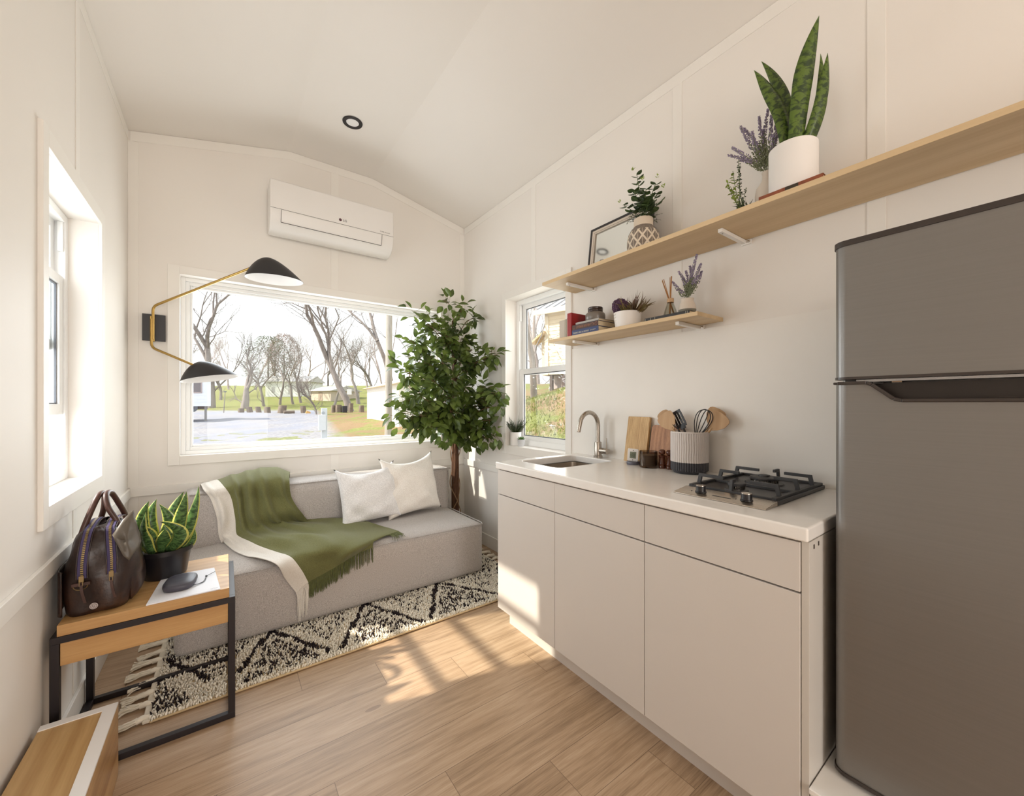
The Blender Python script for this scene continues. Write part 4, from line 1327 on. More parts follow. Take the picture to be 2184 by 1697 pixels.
# ------------------------------------------------------------------ leaf helpers
def strap_leaf(m, base, tip, w, bend=Vector((0, 0, 0)), n=14, cup=0.22, twist=0.0, face=None, wprof=None, wave=0.0, ph=0.0):
    base = Vector(base); tip = Vector(tip)
    ax = (tip - base)
    L = ax.length
    fdir = Vector(face) if face is not None else Vector((0, -1, 0))
    nu = 5
    vs = []
    for j in range(n):
        v = j / (n - 1)
        c = base + ax * v + bend * (4 * v * (1 - v))
        t = (ax + bend * (4 - 8 * v)).normalized()
        sd_ = t.cross(fdir); 
        if sd_.length < 1e-6: sd_ = Vector((1, 0, 0))
        sd_.normalize()
        R = Matrix.Rotation(twist * v, 3, t)
        sd_ = R @ sd_; nn = sd_.cross(t).normalized()
        ww = w * (wprof(v) if wprof else (0.55 + 1.15 * v - 0.0 * v) * max(0.0, 1 - v ** 5) ** 0.8 if v < 0.4 else w and (1.01 * (1 - ((v - 0.4) / 0.6) ** 2.0)))
        ww = w * wprof(v) if wprof else w * ((0.62 + 0.95 * v) if v < 0.4 else max(0.0, 1 - ((v - 0.4) / 0.6) ** 1.9))
        for i in range(nu):
            a = (i / (nu - 1)) * 2 - 1
            off = sd_ * (a * ww / 2) + nn * (-(a * a) * ww * cup) + nn * (wave * math.sin(v * 9 + ph) * abs(a) * ww)
            vs.append(c + off)
    fs, uv = [], []
    for j in range(n - 1):
        for i in range(nu - 1):
            fs.append((j * nu + i, j * nu + i + 1, (j + 1) * nu + i + 1, (j + 1) * nu + i))
            u0, u1, v0, v1 = i / (nu - 1), (i + 1) / (nu - 1), j / (n - 1), (j + 1) / (n - 1)
            uv.append([(u0, v0), (u1, v0), (u1, v1), (u0, v1)])
    m.add(vs, fs, 0, uv)

def small_leaf(m, p, d, nrm, L, w, fold=0.18, droop=0.15):
    """pointed oval leaf, 3 x 5 grid folded at the midrib"""
    d = d.normalized(); s_ = d.cross(nrm)
    if s_.length < 1e-6: s_ = d.orthogonal()
    s_.normalize(); n_ = s_.cross(d)
    ws = [0.12, 0.78, 1.0, 0.62, 0.0]
    ts = [0.0, 0.25, 0.5, 0.8, 1.0]
    vs = []
    for t, q in zip(ts, ws):
        c = p + d * (L * t) - n_ * (droop * L * t * t)
        for a in (-1, 0, 1):
            vs.append(c + s_ * (a * q * w / 2) + n_ * (abs(a) * q * w * fold))
    fs, uv = [], []
    for j in range(4):
        for i in range(2):
            fs.append((j * 3 + i, j * 3 + i + 1, (j + 1) * 3 + i + 1, (j + 1) * 3 + i))
            uv.append([(i / 2, ts[j]), ((i + 1) / 2, ts[j]), ((i + 1) / 2, ts[j + 1]), (i / 2, ts[j + 1])])
    m.add(vs, fs, 0, uv)

# ------------------------------------------------------------------ snake plant on the table
pc = Vector((-0.203, 2.215, TZ))
root = empty('snake_plant', pc, 'variegated snake plant with yellow leaf edges in black pot on side table', 'plant')
MB().lathe([(0.0, 0.0), (0.068, 0.0), (0.072, 0.006), (0.086, 0.098), (0.093, 0.100), (0.094, 0.118), (0.090, 0.118), (0.087, 0.100), (0.0, 0.098)], pc, 44).build('pot', M['blackp'], root, smooth=40)
MB().lathe([(0.086, 0.0), (0.04, 0.004), (0.0, 0.005)], pc + Vector((0, 0, 0.0985)), 24).build('potting_soil', M['soil'], root, smooth=60)
zc = TZ + 0.10
YP = 2.205
# (base px, tip px, width, y-offset of tip, bend)
lv = [((330, 1175), (318, 1068), 0.050, -0.02, (-0.03, 0, 0.0)), ((325, 1178), (311, 1092), 0.048, -0.05, (-0.02, 0, 0)),
      ((345, 1172), (334, 1064), 0.052, 0.03, (-0.03, 0, 0)), ((350, 1172), (340, 1075), 0.050, -0.01, (0.03, 0, 0)),
      ((355, 1175), (341, 1112), 0.055, -0.06, (0.05, -0.02, 0.01)), ((362, 1172), (392, 1048), 0.052, 0.03, (-0.02, 0, 0)),
      ((370, 1170), (424, 1036), 0.046, 0.0, (0.01, 0, -0.03)), ((372, 1174), (398, 1048), 0.048, -0.04, (0.0, 0, 0)),
      ((378, 1172), (420, 1092), 0.036, 0.02, (0.0, 0, -0.02)), ((388, 1172), (416, 1127), 0.026, -0.01, (0.01, 0, -0.02)),
      ((335, 1178), (292, 1120), 0.046, -0.01, (0.0, 0, 0.02)), ((318, 1178), (300, 1110), 0.036, 0.05, (-0.01, 0, 0)),
      ((360, 1178), (350, 1118), 0.056, -0.03, (0.0, -0.01, 0)), ((352, 1165), (366, 1078), 0.045, 0.05, (0, 0, 0)), ((345, 1180), (352, 1128), 0.050, -0.05, (0.0, 0, 0))]
rr = random.Random(12)
for (b_, t2_, w, dy, bd) in lv:
    tip = at(t2_[0], t2_[1], 'y', YP + dy)
    bs_ = at(b_[0], b_[1], 'y', YP + dy * 0.4)
    v_ = bs_ - pc; v_.z = 0
    if v_.length > 0.066: v_ = v_.normalized() * 0.066
    bs_ = Vector((pc.x + v_.x, pc.y + v_.y, zc + 0.002))
    m = MB(); strap_leaf(m, bs_, tip, w * 1.05, Vector(bd), 16, 0.22, rr.uniform(-0.9, 0.9), (rr.uniform(-0.5, 0.5), -1, 0.1), wave=0.08, ph=rr.uniform(0, 6))
    m.build('leaf', M['snake_v'], root, smooth=179, solid=0.0012)

# ------------------------------------------------------------------ handbag on the table
bc = Vector((-0.358, 2.066, TZ))
root = empty('leather_bag', bc, 'dark brown leather holdall with two zips and upright handles on side table', 'bag')
HX, HY = 0.086, 0.122
def bag_pt(u, v):
    """u around, v up: rounded box body that narrows to the top"""
    a = 2 * math.pi * u
    n = 4.0
    ca, sa = math.cos(a), math.sin(a)
    r = (abs(ca) ** n + abs(sa) ** n) ** (-1 / n)
    prof_ = [(0.0, 0.92, 0.92), (0.012, 1.0, 1.0), (0.06, 1.02, 1.02), (0.12, 1.04, 1.02), (0.175, 1.0, 0.99), (0.22, 0.92, 0.93), (0.255, 0.78, 0.85), (0.28, 0.54, 0.76), (0.292, 0.26, 0.66), (0.296, 0.02, 0.60)]
    f = v * (len(prof_) - 1); i = min(int(f), len(prof_) - 2); t = f - i
    z = prof_[i][0] * (1 - t) + prof_[i + 1][0] * t
    kx = prof_[i][1] * (1 - t) + prof_[i + 1][1] * t
    ky = prof_[i][2] * (1 - t) + prof_[i + 1][2] * t
    x = HX * r * ca * kx; y = HY * r * sa * ky
    wob_ = 0.004 * math.sin(5 * a + 9 * v) + 0.004 * math.sin(3 * a - 13 * v + 1)
    x += wob_ * ca; y += wob_ * sa
    if x > 0: x += 0.014 * math.sin(min(1, v * 1.5) * math.pi) * (1 - (y / HY) ** 2)
    z -= 0.012 * (1 - (y / HY) ** 2) * v
    return Vector((x, y, z)) + bc
m = MB(); m.grid(bag_pt, 72, 46, closed_u=True); m.prism([(bc.x + HX * 0.74 * c_, bc.y + HY * 0.74 * s__) for c_, s__ in ((-1, -1), (1, -1), (1, 1), (-1, 1))], 'z', TZ + 0.0003, TZ + 0.004)
m.build('bag_body', M['leather'], root, smooth=60)
# side pocket panel (towards the room) and its seam
m = MB()
def pocket(u, v):
    a = u * 2 - 1; b = v * 2 - 1
    yy = bc.y + a * 0.100 * (1 - 0.12 * max(0, -b)); zz_ = TZ + 0.012 + v * 0.175
    bul = (1 - abs(a) ** 3.0) * (1 - abs(b) ** 3.0)
    return Vector((bc.x + HX - 0.004 + 0.030 * max(0, bul) ** 0.5 - 0.030 * v * v, yy, zz_))
m.grid(pocket, 26, 20); m.build('side_pocket', M['leather'], root, smooth=179, solid=0.003)
def pocket2(u, v):
    p = pocket(u, v); return Vector((2 * bc.x - p.x + 0.012, p.y, p.z - 0.0))
m = MB(); m.grid(lambda u, v: Vector((bc.x - HX + 0.004 - 0.018 * math.sqrt(max(0, 1 - abs(2 * u - 1) ** 3)), bc.y - 0.115 + 0.23 * u, TZ + 0.008 + 0.15 * v)), 26, 12)
m.build('open_pocket', M['leather'], root, smooth=179, solid=0.004)
# zips running over the near end and the top
def over(xo, k0=0.04, n=30, lift=0.003):
    pts = []
    for j in range(n + 1):
        t = j / n
        if t < 0.5:   # up the near end
            s_ = t / 0.5
            z = 0.125 + (0.280 - 0.125) * math.sin(s_ * math.pi / 2)
            y = -HY * (1.03 - 0.42 * (1 - math.cos(s_ * math.pi / 2)))
        else:
            s_ = (t - 0.5) / 0.5
            z = 0.280 + 0.012 * math.sin(s_ * math.pi)
            y = -HY * 0.61 + HY * 1.3 * s_
        kx = 1.0 - 0.30 * max(0, (z - 0.17) / 0.12) ** 1.3
        pts.append(Vector((bc.x + xo * kx, bc.y + y - lift * (1 if t < 0.5 else 0), TZ + z + lift)))
    return pts
def ribbon(m, pts, w, dirx=Vector((1, 0, 0))):
    vs = []; fs = []; uv = []
    n = len(pts)
    for j, p in enumerate(pts): vs += [p - dirx * w / 2, p + dirx * w / 2]
    for j in range(n - 1):
        fs.append((2 * j, 2 * j + 1, 2 * j + 3, 2 * j + 2)); uv.append([(0, j / n), (1, j / n), (1, (j + 1) / n), (0, (j + 1) / n)])
    m.add(vs, fs, 0, uv)
for xo in (-0.032, 0.040):
    z_ = empty('zip', bc + Vector((xo, -HY, 0.2)), parent=root)
    m = MB(); ribbon(m, over(xo, lift=0.006), 0.022); m.build('zip_tape', M['zip_tape'], z_, solid=0.0015)
    m = MB(); ribbon(m, over(xo, lift=0.0078), 0.007); m.build('zip_teeth', M['zip'], z_, solid=0.001)
    m = MB()
    for s_ in (-1, 1): m.tube([p + Vector((s_ * 0.0135, 0, 0)) for p in over(xo, lift=0.004)], 0.0018, 5)
    m.build('piped_seam', M['leather'], z_, smooth=60)
    p = over(xo, lift=0.010)[0]
    m = MB(); m.box(p.x - 0.006, p.x + 0.006, p.y - 0.004, p.y + 0.001, p.z - 0.014, p.z + 0.006); m.tube([(p.x - 0.004, p.y - 0.004, p.z - 0.012), (p.x - 0.004, p.y - 0.006, p.z - 0.026), (p.x + 0.004, p.y - 0.006, p.z - 0.026), (p.x + 0.004, p.y - 0.004, p.z - 0.012)], 0.0014, 6)
    m.build('slider', M['old_brass'], z_, bevel=0.0005)
    m = MB(); q = [p + Vector((0, -0.006, -0.022)), p + Vector((0.003, -0.007, -0.05)), p + Vector((0.010, -0.006, -0.085))]
    ribbon(m, cat_mull(q, 5), 0.007); m.build('leather_pull', M['leather_s'], z_, solid=0.0025)
p = over(-0.032, lift=0.006)[0] + Vector((-0.002, -0.003, -0.012))
m = MB(); m.tube([p + Vector((0.017 * math.cos(a), -0.002, -0.010 + 0.014 * math.sin(a))) for a in [math.radians(180 + 18 * k) for k in range(11)]], 0.0017, 6)
m.build('d_ring', M['old_brass'], root, smooth=60)
m = MB(); m.box(p.x - 0.022, p.x + 0.022, p.y - 0.001, p.y + 0.006, p.z - 0.012, p.z - 0.001); m.build('ring_tab', M['leather_s'], root, bevel=0.001)
# round badge near the base of the end
bp = Vector((bc.x - 0.004, bc.y - HY * 1.045 - 0.001, TZ + 0.030))
m = MB(); mm = Matrix.Rotation(math.radians(90), 4, 'X')
m.lathe([(0.0, 0), (0.0105, 0), (0.0105, 0.002), (0, 0.002)], bp, 24, 0, M=mm)
bd_ = m.build('badge', plain('badge_silver', (190, 178, 176), 0.35, metal=0.3), root)
m = MB(); m.lathe([(0.0070, 0), (0.0078, 0), (0.0078, 0.0005), (0.0070, 0.0005)], bp + Vector((0, -0.0021, 0)), 24, M=mm, closed=True)
m.tube([bp + Vector((-0.002, -0.0024, 0.004)), bp + Vector((-0.003, -0.0024, 0)), bp + Vector((0, -0.0024, -0.004)), bp + Vector((0.003, -0.0024, -0.001)), bp + Vector((0.001, -0.0024, 0.001))], 0.0006, 5)
m.build('badge_mark', M['leather'], bd_)
# handles
for hp in ([((178, 1128), 2.02), ((196, 1085), 2.04), ((211, 1056), 2.07), ((222, 1053), 2.12), ((222, 1080), 2.16), ((212, 1112), 2.18)],
           [((250, 1112), 2.03), ((231, 1082), 2.04), ((226, 1056), 2.07), ((237, 1050), 2.12), ((254, 1074), 2.16), ((268, 1100), 2.18)]):
    pts = [at(q[0][0], q[0][1], 'y', q[1]) for q in hp]
    sx_ = -1 if hp[0][0][0] < 200 else 1
    pts = [Vector((bc.x + sx_ * 0.052, bc.y - 0.062, TZ + 0.235))] + pts + [Vector((bc.x + sx_ * 0.050, bc.y + 0.080, TZ + 0.225))]
    MB().tube(cat_mull(pts, 9), 0.0092, 12).build('handle', M['leather_s'], root, smooth=60)
# loose flap hanging over the room side
fl = [(240, 1140, 2.02), (262, 1108, 2.03), (283, 1088, 2.05), (292, 1120, 2.05), (301, 1152, 2.05), (296, 1166, 2.03), (284, 1180, 2.0), (275, 1196, 1.985), (262, 1186, 1.985), (252, 1165, 2.0), (244, 1150, 2.01)]
fp = [at(x, y, 'y', d - 0.085) for x, y, d in fl]
cen = sum(fp, Vector()) / len(fp) + Vector((0.0, -0.012, 0))
m = MB()
ringn = 5
vs = [cen]
for k in range(1, ringn + 1):
    t = k / ringn
    for i, p in enumerate(fp):
        vs.append(cen.lerp(p, t) + Vector((0, -0.006 * math.sin(t * 3.1 + i), 0)))
nf = len(fp)
fs = [(0, 1 + i, 1 + (i + 1) % nf) for i in range(nf)] + [(1 + (k - 1) * nf + i, 1 + k * nf + i, 1 + k * nf + (i + 1) % nf, 1 + (k - 1) * nf + (i + 1) % nf) for k in range(1, ringn) for i in range(nf)]
m.add(vs, fs)
m.build('flap', M['leather_g'], root, smooth=179, solid=0.0035, label='greyer worn leather flap')
# ------------------------------------------------------------------ ficus in the corner
fb = Vector((1.652, 3.135, 0))
root = empty('potted_ficus', fb, 'tall artificial fig tree with twisted trunk in the corner behind the sofa', 'plant')
MB().lathe([(0.0, 0.0), (0.085, 0.0), (0.092, 0.006), (0.115, 0.20), (0.12, 0.20), (0.12, 0.215), (0.112, 0.215), (0.108, 0.19), (0.0, 0.19)], fb + Vector((0, 0, 0.0005)), 36).build('pot', M['blackp'], root, smooth=40)
def trunk_c(z):
    """centre line of the trunk"""
    return Vector((fb.x - 0.02 * max(0, z - 0.9) - 0.03 * max(0, z - 1.2), fb.y - 0.05 * max(0, z - 0.9), z))
m = MB()
for k in range(4):
    ph = k * math.pi / 2
    pts = []; rad_ = []
    top = (1.95, 1.85, 1.9, 1.6)[k]
    for j in range(40):
        z = 0.17 + (top - 0.17) * j / 39
        R_ = 0.019 * (1 - 0.35 * j / 39)
        a = ph + z * 1.6
        pts.append(trunk_c(z) + Vector((R_ * math.cos(a), R_ * math.sin(a), 0)))
        rad_.append(0.0185 * (1 - 0.72 * (j / 39) ** 1.5))
    m.tube(pts, rad_, 9)
m.build('trunk', M['ficus_bark'], root, smooth=60)
m = MB()
for ph, dr in ((0.4, 1), (2.6, -1)):
    pts = []
    for j in range(70):
        z = 0.25 + 0.8 * j / 69
        a = ph + dr * z * 11
        R_ = 0.043 + 0.006 * math.sin(z * 23 + ph)
        pts.append(trunk_c(z) + Vector((R_ * math.cos(a), R_ * math.sin(a), 0)))
    m.tube(pts, 0.0042, 6)
m.build('vine', M['vine'], root, smooth=60)
rr = random.Random(77)
tips = [  # px, py, depth offset from trunk (m, negative = toward the room), leaves
    (945, 640, 0.00, 9), (985, 652, -0.05, 7), (878, 662, -0.25, 10), (905, 672, -0.1, 12), (1012, 678, 0.02, 9), (888, 700, -0.05, 13), (925, 700, -0.15, 16), (960, 690, -0.1, 16),
    (870, 722, -0.3, 13), (900, 735, -0.2, 17), (945, 735, -0.1, 18), (985, 722, -0.15, 16), (1005, 725, 0.0, 10),
    (862, 757, -0.1, 15), (905, 770, -0.25, 20), (940, 770, -0.3, 18), (985, 765, -0.2, 18), (1010, 745, -0.25, 10), (1062, 755, -0.08, 12), (1040, 762, -0.1, 13), (1020, 770, -0.15, 13),
    (838, 780, -0.25, 11), (858, 785, -0.3, 12), (885, 800, -0.2, 20), (920, 810, -0.35, 22), (1000, 790, -0.25, 18), (965, 805, -0.35, 24),
    (868, 822, -0.3, 18), (850, 842, -0.4, 16), (890, 842, -0.35, 22), (930, 850, -0.3, 22), (965, 845, -0.35, 24), (990, 825, -0.3, 18), (1045, 825, -0.1, 16), (1068, 838, -0.08, 12), (1030, 838, -0.12, 15),
    (840, 872, -0.3, 13), (832, 885, -0.35, 9), (862, 880, -0.4, 18), (895, 885, -0.4, 22), (930, 890, -0.35, 22), (1040, 860, -0.1, 17), (1078, 862, -0.06, 9), (1015, 865, -0.2, 19), (985, 880, -0.3, 20),
    (870, 905, -0.35, 12), (905, 912, -0.35, 17), (940, 915, -0.25, 19), (1005, 900, -0.2, 20), (1035, 915, -0.12, 15), (1050, 895, -0.05, 12), (975, 915, -0.25, 17),
    (950, 945, -0.15, 9), (1045, 938, -0.1, 10), (1062, 932, -0.06, 7), (1010, 948, -0.15, 11), (990, 955, -0.1, 6), (1015, 925, -0.15, 14), (960, 875, -0.4, 18), (915, 790, -0.1, 14), (950, 715, -0.2, 14)]
tw = MB(); fo = MB()
def wall_clear(p):
    p.x = min(p.x, XR - 0.025); p.y = min(p.y, YB - 0.03); return p
for (px, py, off, nl) in tips:
    tipp = wall_clear(at(px, py, 'y', fb.y + off) if px < 1000 else at(px, py, 'x', 1.775 + off * 0.5))
    zs = max(0.93, min(1.9, tipp.z - 0.18 - 0.25 * abs(tipp.x - fb.x)))
    st = trunk_c(zs)
    mid = (st + tipp) / 2 + Vector((rr.uniform(-0.03, 0.03), rr.uniform(-0.03, 0.0), 0.05))
    pts = cat_mull([st, mid, tipp], 6)
    tw.tube(pts, [0.0048 * (1 - 0.75 * j / (len(pts) - 1)) for j in range(len(pts))], 5)
    for k in range(int(nl * 2.0)):
        t = rr.random() ** 0.6
        i = min(int((0.42 + 0.58 * t) * (len(pts) - 1)), len(pts) - 2)
        b0 = pts[i]
        jit = Vector((rr.gauss(0, 0.030), rr.gauss(0, 0.035), rr.gauss(0, 0.028)))
        p = b0 + jit
        dirn = (jit.normalized() * 0.8 + (pts[-1] - pts[0]).normalized() * 0.4 + Vector((0, 0, -0.35)) + Vector((rr.uniform(-.4, .4), rr.uniform(-.4, .4), 0)))
        L = rr.uniform(0.062, 0.090)
        if p.x + dirn.normalized().x * L > XR - 0.012 or p.y + dirn.normalized().y * L > YB - 0.015: 
            dirn.x = -abs(dirn.x) * 0.3; dirn.y = -abs(dirn.y)
        p = wall_clear(p)
        small_leaf(fo, p, dirn, Vector((rr.uniform(-0.7, 0.5), rr.uniform(-1.3, 0.2), 0.8)), L, L * rr.uniform(0.52, 0.66), 0.14, 0.25)
        if k % 2 == 0: tw.tube([b0, p], 0.0009, 4, cap=False)
tw.build('twigs', M['twig'], root, smooth=60)
fo.build('foliage', M['ficus'], root, smooth=179)

# ------------------------------------------------------------------ wall lamp
lb = at(327, 698, 'y', YB)
root = empty('wall_lamp', (lb.x, YB, lb.z), 'black and brass two-arm wall lamp mounted left of the picture window', 'lamp')
p0 = at(303, 667, 'y', YB - 0.02); p1 = at(353, 730, 'y', YB - 0.02)
MB().box(p0.x, p1.x, YB - 0.021, YB - 0.0095, p1.z + 0.004, p0.z - 0.002).build('back_plate', M['black'], root, bevel=0.001)
ax_ = at(325, 700, 'y', YB - 0.06).x
az0, az1 = at(323, 727, 'y', YB - 0.06).z, at(325, 673, 'y', YB - 0.06).z
m = MB(); m.box(ax_ - 0.012, ax_ + 0.009, YB - 0.052, YB - 0.021, az0, az1); m.build('bracket', M['brass'], root, bevel=0.002)
def shade(mname, px0, px1, py0, py1, pyt, Y, roll, par, tilt):
    """asymmetric hat shaped reflector: px0..px1 rim extent"""
    a = at(px0, py0, 'y', Y); b = at(px1, py1, 'y', Y)
    c = (a + b) / 2
    L = (b - a).length
    h = abs(at((px0 + px1) / 2, pyt, 'y', Y).z - c.z)
    ang = math.atan2(b.z - a.z, b.x - a.x)
    out = MB(); inn = MB()
    def sh(u, v, s_=1.0):
        th = 2 * math.pi * u
        r = v
        X_ = math.cos(th) * r; Y_ = math.sin(th) * r
        # apex shifted toward the arm side
        z = (1 - r ** 1.75) ** 1.0
        x = L / 2 * (X_ - 0.20 * (1 - r * r))
        y = L * 0.31 * Y_
        return Vector((x, y, h * s_ * z))
    Mx = Matrix.Translation(c) @ Matrix.Rotation(-ang, 4, 'Y') @ Matrix.Rotation(tilt, 4, 'X')
    out.grid(lambda u, v: Mx @ sh(u, max(v, 0.0001)), 56, 22, closed_u=True)
    inn.grid(lambda u, v: Mx @ (sh(u, max(v * 0.992, 0.0001), 0.97) - Vector((0, 0, 0.0022))), 56, 22, closed_u=True)
    s_ = out.build(mname, M['black'], par, smooth=60)
    inn.build('reflector', M['white'], s_, smooth=60, label='white inside of the shade')
    m = MB(); bc_ = Mx @ Vector((-0.03, 0, h * 0.35)); m.lathe([(0.0, 0.03), (0.017, 0.03), (0.017, 0.0), (0.0, 0.0)], bc_, 16)
    m.build('socket', M['white'], s_, smooth=40)
    return Mx @ Vector((-L * 0.22, 0, h * 0.80)), c
YU, YL_ = 2.96, 3.12
for (nm, a_) in (('upper', (521, 647, 588, 605, 550, YU, 0, -0.02)), ('lower', (383, 511, 814, 801, 768, YL_, 0, -0.02))):
    par = empty('lamp_arm', (ax_, YB - 0.06, (az0 + az1) / 2), parent=root)
    px0, px1, py0, py1, pyt, Y_, ro, ti = a_
    att, cen = shade('lamp_shade', px0, px1, py0, py1, pyt, Y_, ro, par, math.radians(-4 if nm == 'upper' else -9))
    if nm == 'upper':
        pts = [(ax_ + 0.003, YB - 0.062, az0 + 0.01), (ax_ + 0.003, YB - 0.062, az1 + 0.02)]
        tgt = at(533, 572, 'y', YU)
        c1 = Vector((ax_ + 0.003, YB - 0.062, at(326, 660, 'y', YB - 0.06).z + 0.02))
    else:
        pts = [(ax_ - 0.004, YB - 0.062, az1 - 0.02), (ax_ - 0.004, YB - 0.062, az0 - 0.015)]
        tgt = at(412, 778, 'y', YL_)
        c1 = Vector((ax_ - 0.004, YB - 0.062, at(326, 741, 'y', YB - 0.06).z))
    dirn = (tgt - c1).normalized()
    q = [Vector(p) for p in pts]
    vz = Vector((0, 0, 1 if nm == 'upper' else -1))
    for k in range(7):
        t = k / 6
        q.append((c1 - vz * 0.03) * (1 - t) ** 2 + c1 * 2 * t * (1 - t) + (c1 + dirn * 0.03) * t * t)
    q.append(tgt + dirn * 0.012)
    MB().tube(q, 0.0072, 12).build('arm_tube', M['brass'], par, smooth=60)

# ------------------------------------------------------------------ air conditioner
AX0, AX1, AZ0, AZ1 = 0.247, 1.088, 2.418, 2.755
YA = 3.105
root = empty('air_conditioner', ((AX0 + AX1) / 2, YB - 0.1, AZ0), 'white split air conditioner unit mounted high above the picture window', 'air conditioner')
pr2 = [(YB - 0.010, AZ0 + 0.02), (YB - 0.012, AZ1 - 0.006), (YB - 0.03, AZ1), (YA + 0.02, AZ1), (YA + 0.004, AZ1 - 0.006), (YA, AZ1 - 0.02), (YA, 2.55), (YA + 0.004, 2.52), (YA + 0.015, 2.485), (YA + 0.035, 2.455), (YA + 0.065, 2.432), (YA + 0.10, 2.420), (YB - 0.05, 2.418)]
m = MB(); m.prism(pr2, 'x', AX0, AX1); m.build('casing', M['acw'], root, bevel=0.006, seg=3)
m = MB(); m.box(AX0 + 0.002, AX1 - 0.002, YA - 0.0012, YA + 0.0005, 2.5535, 2.5555); m.build('panel_seam', M['grey_ink'], root)
lx0, lx1 = 0.312, 0.995
m = MB()
sl = [(YA - 0.0014, 2.549), (YA + 0.0026, 2.52), (YA + 0.0136, 2.485), (YA + 0.0215, 2.472)]
sl = [(p[0] - 0.0025, p[1]) for p in sl]
for (ya, za), (yb2, zb_) in zip(sl[:-1], sl[1:]):
    m.add([(lx0, ya, za), (lx1, ya, za), (lx1, yb2, zb_), (lx0, yb2, zb_)], [(0, 1, 2, 3)])
m.build('louver', M['acw'], root, smooth=179, merge=True)
m = MB()
m.tube([(lx0, p[0] - 0.0006, p[1]) for p in sl], 0.0014, 6); m.tube([(lx1, p[0] - 0.0006, p[1]) for p in sl], 0.0014, 6)
m.tube([(lx0, sl[-1][0] - 0.0008, sl[-1][1]), (lx1, sl[-1][0] - 0.0008, sl[-1][1])], 0.0018, 6)
m.build('louver_gap', M['fridge_dark'], root)
def text_mesh(body, size, Mx, mat, name, parent, extrude=0.0003, align='CENTER'):
    cu = bpy.data.curves.new(name, 'FONT'); cu.body = body; cu.size = size; cu.extrude = extrude; cu.align_x = align; cu.align_y = 'CENTER'
    cu.resolution_u = 3
    to = bpy.data.objects.new(name, cu); C.objects.link(to)
    dg = bpy.context.evaluated_depsgraph_get(); dg.update()
    me = bpy.data.meshes.new_from_object(to.evaluated_get(dg))
    bpy.data.objects.remove(to)
    me.materials.clear(); me.materials.append(mat)
    off = wl_of(parent)
    me.transform(Matrix.Translation(-off) @ Mx)
    o = bpy.data.objects.new(name, me); C.objects.link(o); o.parent = parent; WL[o.name] = off.copy()
    return o
fr_ = Matrix.Rotation(math.radians(90), 4, 'X')   # reads from -Y
m = MB(); m.lathe([(0.0, 0), (0.010, 0), (0.010, 0.0012), (0, 0.0012)], (0.690, YA + 0.0002, 2.585), 24, M=fr_); m.build('logo_disc', plain('logo_plum', (96, 62, 70), 0.4), root)
text_mesh('LG', 0.024, Matrix.Translation((0.722, YA - 0.0008, 2.584)) @ fr_, M['ink'], 'logo_lettering', root)
text_mesh('DUAL Inverter', 0.0125, Matrix.Translation((1.02, YA - 0.0008, 2.575)) @ fr_, M['grey_ink'], 'small_lettering', root)

# ------------------------------------------------------------------ downlight
dc = at(752, 261, 'z', 3.079)
root = empty('recessed_downlight', dc, 'round recessed ceiling light with black trim ring', 'ceiling light')
MB().lathe([(0.038, 0.001), (0.040, -0.004), (0.060, -0.004), (0.062, 0.001)], dc + Vector((0, 0, -0.001)), 48).build('trim_ring', M['blackp'], root, smooth=30)
MB().lathe([(0.0, -0.0015), (0.040, -0.0015), (0.040, 0.0008)], dc, 40).build('lens', M['white'], root, smooth=30)

# ------------------------------------------------------------------ countertop items
CZ = 0.9152
def crock_fn(c, r, h, ribs, z0, z1, depth):
    def fn(u, v):
        a = 2 * math.pi * u
        k = abs(math.sin(a * ribs / 2 + 0.25 * math.sin(v * 9)))
        R_ = r - depth * (1 - k) ** 2
        return Vector((c.x + R_ * math.cos(a), c.y + R_ * math.sin(a), z0 + (z1 - z0) * v))
    return fn
cc_ = Vector((1.742, 1.005, CZ))
root = empty('utensil_crock', cc_, 'ribbed white stoneware crock with charcoal base, full of utensils', 'crock')
m = MB(); m.lathe([(0.0, 0), (0.066, 0), (0.070, 0.004), (0.071, 0.010), (0.078, 0.0135)], cc_, 72); m.grid(crock_fn(cc_, 0.081, 0.19, 48, CZ + 0.013, CZ + 0.052, 0.0042), 576, 4, closed_u=True)
m.build('dark_base', plain('charcoal_glaze', (62, 62, 68), 0.55), root, smooth=60)
m = MB(); m.grid(crock_fn(cc_, 0.0815, 0.19, 48, CZ + 0.052, CZ + 0.184, 0.0042), 576, 16, closed_u=True)
m.lathe([(0.0812, 0.184), (0.0805, 0.188), (0.078, 0.190), (0.0755, 0.187), (0.075, 0.170), (0.075, 0.03), (0.0, 0.03)], cc_, 72)
m.build('ribbed_body', plain('stone_white_glaze', (214, 207, 203), 0.6, var=0.03), root, smooth=60)
def flat_head(root, outline, thick, mat, px, py, xplane, top_dir, facing, base, name='head', slots=None, scale=1.0):
    """utensil with a shaped flat head and round handle running down into the crock"""
    c = at(px, py, 'x', xplane)
    up = (c - Vector(base)).normalized()
    f = Vector(facing).normalized(); sd_ = up.cross(f).normalized(); f = sd_.cross(up).normalized()
    m = MB()
    n = len(outline)
    vs = [c + sd_ * (p[0] * scale) + up * (p[1] * scale) - f * thick / 2 for p in outline] + [c + sd_ * (p[0] * scale) + up * (p[1] * scale) + f * thick / 2 for p in outline]
    m.add(vs, [tuple(range(n))[::-1], tuple(range(n, 2 * n))] + [(i, (i + 1) % n, n + (i + 1) % n, n + i) for i in range(n)])
    m.build(name, mat, root, bevel=0.0015)
    lo = min(p[1] for p in outline) * scale
    MB().tube([Vector(base), c + up * (lo + 0.012)], [0.0055, 0.005], 10).build('handle', mat, root, smooth=60)
